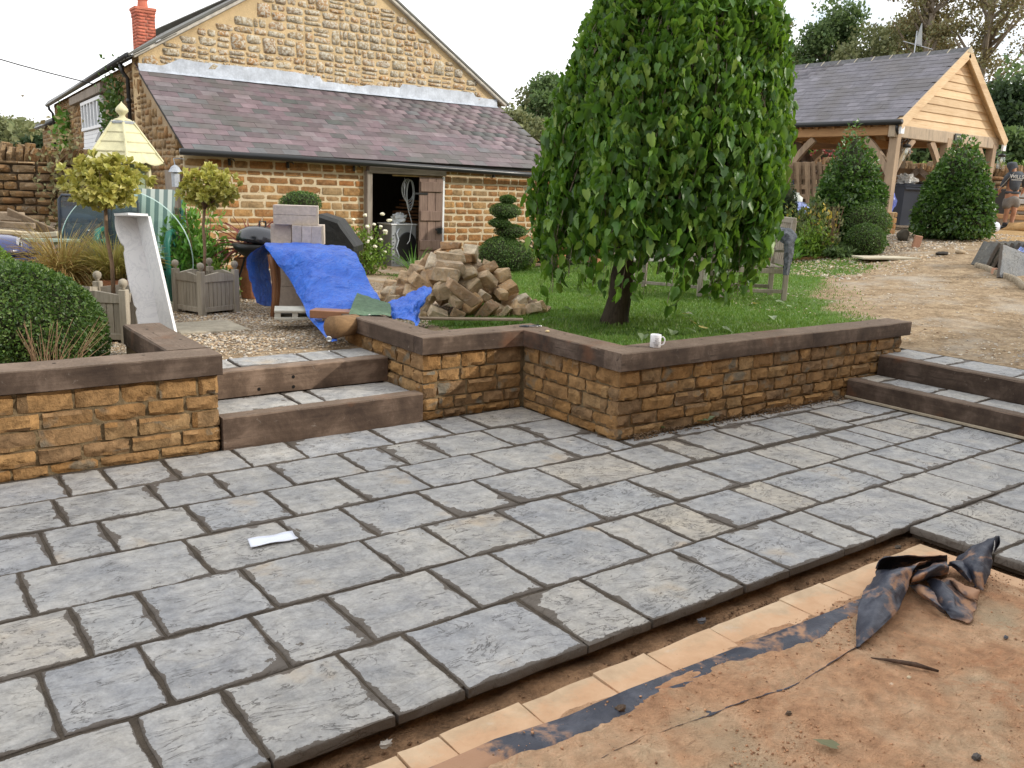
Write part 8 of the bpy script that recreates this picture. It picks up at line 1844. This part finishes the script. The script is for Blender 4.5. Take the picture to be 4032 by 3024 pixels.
# folded paper in a clear sleeve lying on the patio
c4 = [Vector((1.360, 3.890, 0.004)), Vector((1.580, 3.870, 0.004)), Vector((1.570, 3.770, 0.004)), Vector((1.340, 3.790, 0.004))]
pp_ = thing('folded_paper', 'folded white paper in a clear sleeve lying on the patio slabs', 'paper', c4[0]); mb = MB(); rows = []
for j in range(5):
    rows.append([tuple(c4[0].lerp(c4[1], i/10).lerp(c4[3].lerp(c4[2], i/10), j/4)-c4[0]+Vector((0, 0, .006+.003*math.sin(i*.9+j)+.002*math.cos(j*1.7)))) for i in range(11)])
mb.grid(rows); o = mb.build('paper', simple('white_paper', (.80, .83, .90), .35, .02, 5, .05, spec=.6), pp_, True); m = o.modifiers.new('t', 'SOLIDIFY'); m.thickness = .0015
mb = MB(); cc = sum(c4, Vector())/4; ex_ = [c+(c-cc)*.06 for c in c4]; mb.add([tuple(c-c4[0]+Vector((0, 0, .0115))) for c in ex_], [(0, 3, 2, 1)]); mb.build('clear_sleeve', glass_mat('clear_film', (.96, .97, 1), .08, .02), pp_)
# damp-proof sheet: half buried strip and crumpled end
M_plastic = new_mat('dusty_black_sheet'); t_ = NT(M_plastic); p_ = t_.pos(); a_ = t_.noise(p_, 7, 6, .7, .5); b_ = t_.noise(p_, 2.4, 4, .6, .8)
c = t_.mixc(t_.ramp(a_, [(.45, 0), (.75, .55)]), (.035, .040, .060), (.16, .17, .21)); dust = t_.ramp(t_.math('MULTIPLY_ADD', a_, .35, t_.math('MULTIPLY', b_, .75)), [(.57, 0), (.63, 1)])
c = t_.mixc(t_.math('MULTIPLY', dust, .9), c, (.42, .24, .14)); t_.out(c, t_.math('MULTIPLY_ADD', dust, .45, .42), t_.noise(p_, 30, 5, .7), .45, .01, .45)
dp_ = thing('plastic_sheet', 'black damp-proof plastic sheet, half buried in orange sand with a crumpled end', 'plastic sheet', (3.6, 1.9, -.02)); do = Vector(dp_.location)
up_e = [(-1.0, 1.96), (0.2, 2.0), (.8, 1.99), (1.28, 1.98), (1.48, 1.985), (1.76, 1.95), (2.05, 1.955), (2.37, 1.94), (2.64, 1.93), (3.0, 1.915), (3.28, 1.905), (3.50, 1.90)]
lo_e = [(-1.1, 1.60), (0.2, 1.60), (.8, 1.62), (1.3, 1.66), (1.5, 1.70), (1.88, 1.72), (2.18, 1.68), (2.53, 1.63), (2.72, 1.63), (3.08, 1.66), (3.25, 1.70), (3.46, 1.76)]
rows = []
for j in range(15):
    v = j/14; row = []
    for i in range(111):
        u = i/110*(len(up_e)-1); k = min(len(up_e)-2, int(u)); f = u-k; a = Vector((*up_e[k], 0)).lerp(Vector((*up_e[k+1], 0)), f); b = Vector((*lo_e[k], 0)).lerp(Vector((*lo_e[k+1], 0)), f); p = a.lerp(b, v)
        d = fbm(p.x*1.3, p.y*1.3, 11, 4)*.5+.5; edge = float(sst(2.02+.05*fbm(p.x*3, 0, 1, 3), 1.80+.05*fbm(p.x*2, 3, 1, 3), p.y)*sst(4.30, 4.0, p.x))
        zs_ = -.034+edge*(.012+.018*d)+.010*fbm(p.x*5, p.y*5, 3, 4)*edge+.004*fbm(p.x*19, p.y*19, 7, 2)*edge
        n_1 = fbm(p.x*2.2, p.y*5, 21, 4); e_ = .009 if v < .02 else .010-.017*float(sst(.22+.42*n_1, .42+.42*n_1, v))+.006*n_1
        if v > .93: e_ = .004+.008*fbm(p.x*2.2, 7, 3, 3)
        row.append((p.x-do.x, p.y-do.y, max(zs_, -.026)+e_-do.z))
    rows.append(row)
mb = MB(); mb.grid(rows); mb.build('buried_strip', M_plastic, dp_, True)
PT = dict(mat=M_plastic, par=dp_, org=do, th=.0025)
patch('rising_fold', [[(3.010, 1.650, -0.010), (3.010, 1.650, -0.010), (3.010, 1.640, 0.000)], [(3.130, 1.730, 0.010), (3.110, 1.670, 0.040), (3.140, 1.650, 0.030)], [(3.250, 1.800, 0.050), (3.240, 1.710, 0.070), (3.340, 1.680, 0.050)], [(3.390, 1.860, 0.050), (3.370, 1.760, 0.110), (3.480, 1.730, 0.060)], [(3.530, 1.900, 0.060), (3.480, 1.800, 0.130), (3.600, 1.780, 0.090)], [(3.600, 1.930, 0.060), (3.610, 1.830, 0.110), (3.690, 1.800, 0.120)], [(3.720, 1.930, 0.030), (3.760, 1.840, 0.080), (3.840, 1.810, 0.100)]], 26, 40, .008, 2, 1.6, **PT)
patch('rolled_mouth', [[(3.520, 1.900, 0.110), (3.550, 1.890, 0.150), (3.650, 1.870, 0.150), (3.770, 1.820, 0.140), (3.880, 1.760, 0.140)], [(3.640, 1.950, 0.070), (3.700, 1.960, 0.090), (3.810, 1.950, 0.070), (3.940, 1.900, 0.060), (4.040, 1.830, 0.060)], [(3.700, 1.990, 0.010), (3.790, 1.990, -0.010), (3.860, 1.960, -0.020), (3.970, 1.910, -0.030), (4.050, 1.830, 0.010)], [(3.610, 1.940, 0.050), (3.650, 1.910, 0.040), (3.680, 1.860, 0.050), (3.750, 1.790, 0.060), (3.880, 1.740, 0.060)]], 34, 22, .005, 3, 1.3, **PT)
patch('front_lip', [[(3.640, 1.790, 0.050), (3.670, 1.770, 0.060), (3.720, 1.760, 0.070), (3.770, 1.740, 0.080), (3.840, 1.730, 0.070)], [(3.630, 1.780, 0.080), (3.650, 1.750, 0.110), (3.690, 1.730, 0.130), (3.740, 1.720, 0.140), (3.800, 1.710, 0.120)], [(3.730, 1.810, 0.080), (3.790, 1.790, 0.090), (3.830, 1.790, 0.100), (3.880, 1.770, 0.100), (3.880, 1.760, 0.110)]], 20, 16, .006, 4, 1.3, **PT)
patch('left_flap', [[(3.660, 1.810, 0.030), (3.650, 1.760, 0.060), (3.690, 1.730, 0.050)], [(3.630, 1.750, 0.020), (3.590, 1.700, 0.050), (3.640, 1.680, 0.050)], [(3.600, 1.660, 0.010), (3.550, 1.630, 0.050), (3.600, 1.640, 0.040)], [(3.580, 1.600, 0.000), (3.560, 1.590, 0.030), (3.570, 1.590, 0.020)]], 14, 20, .006, 5, 1.3, **PT)
patch('sandy_flap', [[(3.760, 1.790, 0.050), (3.780, 1.750, 0.060), (3.840, 1.730, 0.050), (3.900, 1.720, 0.030)], [(3.710, 1.730, 0.030), (3.710, 1.680, 0.060), (3.770, 1.660, 0.030), (3.880, 1.650, 0.020)], [(3.640, 1.660, 0.010), (3.650, 1.610, 0.040), (3.710, 1.600, 0.020), (3.840, 1.600, -0.000)], [(3.600, 1.610, 0.010), (3.600, 1.570, 0.030), (3.650, 1.550, 0.020), (3.770, 1.550, 0.000)], [(3.580, 1.570, 0.000), (3.590, 1.530, 0.000), (3.610, 1.500, -0.000), (3.690, 1.530, -0.000)]], 24, 26, .010, 6, 1.3, **PT)
patch('dark_ridge', [[(3.850, 1.730, 0.040), (3.820, 1.690, 0.060), (3.820, 1.660, 0.060), (3.870, 1.620, 0.040), (3.920, 1.610, 0.020)], [(3.840, 1.710, 0.030), (3.790, 1.650, 0.040), (3.780, 1.620, 0.040), (3.800, 1.590, 0.050), (3.860, 1.590, 0.040)], [(3.840, 1.690, 0.020), (3.800, 1.640, 0.020), (3.780, 1.600, 0.020), (3.780, 1.570, 0.030), (3.800, 1.560, 0.020)]], 20, 12, .005, 7, 1.3, **PT)
patch('right_peak', [[(4.120, 1.830, 0.030), (4.160, 1.800, 0.100), (4.200, 1.760, 0.140), (4.190, 1.700, 0.190)], [(4.060, 1.780, 0.040), (4.020, 1.720, 0.100), (4.070, 1.690, 0.130), (4.160, 1.680, 0.120)], [(4.000, 1.710, 0.030), (3.950, 1.660, 0.080), (3.990, 1.640, 0.090), (4.080, 1.640, 0.060)], [(3.940, 1.650, 0.020), (3.930, 1.630, 0.020), (3.930, 1.600, 0.020), (4.000, 1.620, 0.030)]], 22, 24, .009, 8, 1.2, **PT)
patch('peak_curl', [[(4.170, 1.690, 0.200), (4.160, 1.680, 0.160), (4.160, 1.680, 0.120)], [(4.240, 1.700, 0.180), (4.260, 1.700, 0.140), (4.250, 1.710, 0.100)], [(4.190, 1.670, 0.180), (4.190, 1.670, 0.160), (4.180, 1.680, 0.120)]], 10, 12, .003, 9, 1.3, **PT)
patch('small_curl', [[(4.070, 1.840, 0.010), (4.060, 1.830, 0.040), (4.090, 1.810, 0.050)], [(4.010, 1.790, 0.040), (3.970, 1.760, 0.080), (4.070, 1.750, 0.070)], [(3.980, 1.740, 0.040), (3.960, 1.710, 0.060), (4.010, 1.720, 0.070)], [(3.950, 1.680, 0.020), (3.930, 1.660, 0.040), (3.970, 1.670, 0.040)]], 12, 18, .006, 10, 1.3, **PT)
# bits on the sand
q = Vector((3.050, 1.470, -0.015)); mb = MB(); mb.tube([(-.115, .055, 0), (-.04, .02, .006), (.03, -.012, .008), (.10, -.05, .002)], [.002, .008, .010, .005], 7); o = mb.build('stick', simple('rotten_stick', (.085, .055, .04), .9, .3, 30), None, True); o.location = (q.x, q.y, -.004); o.rotation_euler = (0, 0, -.55); tag(o, 'short dark pointed stick lying on the orange sand', 'stick')
q = Vector((2.380, 1.350, -0.012)); o = bpy.data.objects.new('leaf', None)
vs, fs = leaf_big(91); me = bpy.data.meshes.new('leaf'); me.from_pydata([(x*.8, y, z*.5) for x, y, z in vs], [], fs); me.materials.append(leaf_mat('dull_leaf', [(.20, .21, .11), (.25, .25, .14)], (.1, .1, .05), .6)); o = bpy.data.objects.new('leaf', me); COL.objects.link(o); o.location = (q.x-.02, q.y-.03, .004); o.scale = (.075,)*3; o.rotation_euler = (.05, .05, .5); tag(o, 'single dull green leaf on the sand near the bottom edge', 'leaf')
for i, (n_, x, y, sz, col_, lb) in enumerate([(0, 0, 0, 0, 0, 0)][:0]): pass
for p, sz, cl, lb in [((2.710, 1.040, -0.010), .016, (.10, .09, .085), 'dark grey chip of slate on the sand, lower right'), ((2.980, 1.420, -0.010), .010, (.6, .5, .35), 'cream pebble just below the stick'), ((2.880, 1.430, -0.010), .010, (.65, .48, .34), 'pale flake left of the cream pebble'), ((3.620, 1.360, -0.010), .011, (.12, .13, .15), 'blue grey chip at the right of the sand'), ((3.170, 1.920, -0.025), .011, (.20, .10, .06), 'red brown lump on the cream slabs'), ((2.400, 1.530, -0.010), .012, (.12, .085, .06), 'brown clod below the plastic strip'), ((1.930, 1.870, -0.010), .020, (.10, .07, .05), 'dark clod standing on the plastic strip'), ((1.200, 2.200, -0.060), .022, (.36, .33, .29), 'grey pebble of mortar in the trench, bottom left'), ((2.720, 2.200, -0.060), .022, (.10, .10, .11), 'slate shard standing in the trench'), ((4.240, 2.180, -0.060), .020, (.09, .075, .06), 'dark clod in the corner of the trench')]:
    mb = MB(); mb.blob((0, 0, sz*.3), (sz, sz*.75, sz*.5), int(sz*1e4), 10, 7, .35, freq=2.5); o = mb.build('chip', simple('chip', cl, .9, .2, 40)); o.location = p; tag(o, lb, 'chip')
def crumbs(name, label, n, reg, size, mat, seed, zf):
    rs = np.random.RandomState(seed); x = rs.uniform(reg[0], reg[1], n*3); y = rs.uniform(reg[2], reg[3], n*3)
    kk = rs.rand(n*3) < np.array([.12+1.3*max(0, fbm(a*1.8, b*1.8, seed, 3)) for a, b in zip(x, y)]); x, y = x[kk][:n], y[kk][:n]; n = len(x); s = size*(.35+rs.rand(n)**4*1.7); z = np.array([zf(a, b) for a, b in zip(x, y)])
    o6 = np.array([[1, 0, 0], [0, 1, 0], [-1, 0, 0], [0, -1, 0], [0, 0, .8], [0, 0, -.5]], dtype=float); T6 = np.array([[0, 1, 4], [1, 2, 4], [2, 3, 4], [3, 0, 4], [1, 0, 5], [2, 1, 5], [3, 2, 5], [0, 3, 5]])
    V = (o6[None]*(1+.3*rs.normal(size=(n, 6, 1)))*s[:, None, None]+np.stack([x, y, z], 1)[:, None]).reshape(-1, 3); F = (T6[None]+(np.arange(n)*6)[:, None, None]).reshape(-1, 3)
    o = np_mesh(name, V, F, mat, None, 'stuff'); tag(o, label, 'grit'); return o
crumbs('sand_grit', 'crumbs of orange sand and soil scattered over the sand bed', 9000, (1.2, 4.3, .7, 1.95), .0034, simple('sand_crumb', (.46, .26, .15), .95, .5, 30), 4, lambda a, b: -.034+.012+.018*(fbm(a*1.3, b*1.3, 11, 4)*.5+.5)+.010*fbm(a*5, b*5, 3, 4)+.002)
crumbs('trench_grit', 'crumbs of clay and mortar lying in the trench', 1500, (.9, 4.6, 2.13, 2.24), .006, simple('clay_crumb', (.20, .12, .07), .95, .5, 30), 6, lambda a, b: -.100+.02*fbm(a*3, b*6, 2, 3))
crumbs('patio_grit', 'fine grit and mortar crumbs scattered on the patio', 2600, (.2, 6.9, 2.3, 5.3), .0022, simple('grey_crumb', (.22, .19, .15), .95, .7, 30), 8, lambda a, b: .001)
crumbs('foot_dirt', 'loose dirt and stone chips along the foot of the right-hand wall', 2600, (4.25, 6.9, 4.19, 4.27), .0065, simple('dirt_crumb', (.15, .10, .06), .95, .5, 30), 9, lambda a, b: .002+.02*float(sst(4.2, 4.27, b)))
for i, p in enumerate([(4.640, 4.330, 0.010), (5.050, 4.320, 0.012), (5.130, 4.310, 0.012)]):
    o = bpy.data.objects.new('weed_leaf', FL[1]); COL.objects.link(o); o.location = (p[0], p[1]-.03, .02); o.scale = (.09,)*3; o.rotation_euler = (.4, 0, 1.3*i+2); tag(o, ['green leaf at the foot of the wall corner', 'green leaf lying halfway along the foot of the right-hand wall', 'second small leaf beside it at the foot of the right-hand wall'][i], 'leaf')

# ------------------------------------------------------------------ the house the picture is taken from; it shades the patio
M_house = stone_mat('house_stone', HAMST, scale=6, bstr=.7, bdist=.03)
ho = thing('farmhouse', 'stone farmhouse standing behind the viewpoint, shading the patio', 'house', (0, -2.2, 0))
mb = MB(); mb.box((4.0, -3.2, 2.6), (36, 6.4, 5.4)); mb.build('wall', M_house, ho)
mb = MB(); mb.add([(-14.4, .3, 5.15), (22.4, .3, 5.15), (22.4, -6.7, 5.15), (-14.4, -6.7, 5.15), (-14.4, -3.2, 8.0), (22.4, -3.2, 8.0)], [(0,1,5,4), (2,3,4,5), (0,4,3), (1,2,5), (0,3,2,1)]); mb.build('roof', M_oldslate, ho)
for i in range(9):
    x = -11+i*3.8
    for z in (1.5, 4.2):
        if abs(x) < 1 and z < 2: continue
        w = empty('window'); w.parent = ho; w.location = (x, .02, z); mb = MB(); mb.box((0, 0, 0), (1.1, .06, 1.2)); mb.build('frame', M_white, w); mb = MB(); mb.box((-.26, .02, 0), (.46, .05, 1.06)); mb.build('pane', M_pane, w); mb = MB(); mb.box((.26, .02, 0), (.46, .05, 1.06)); mb.build('pane', M_pane, w)
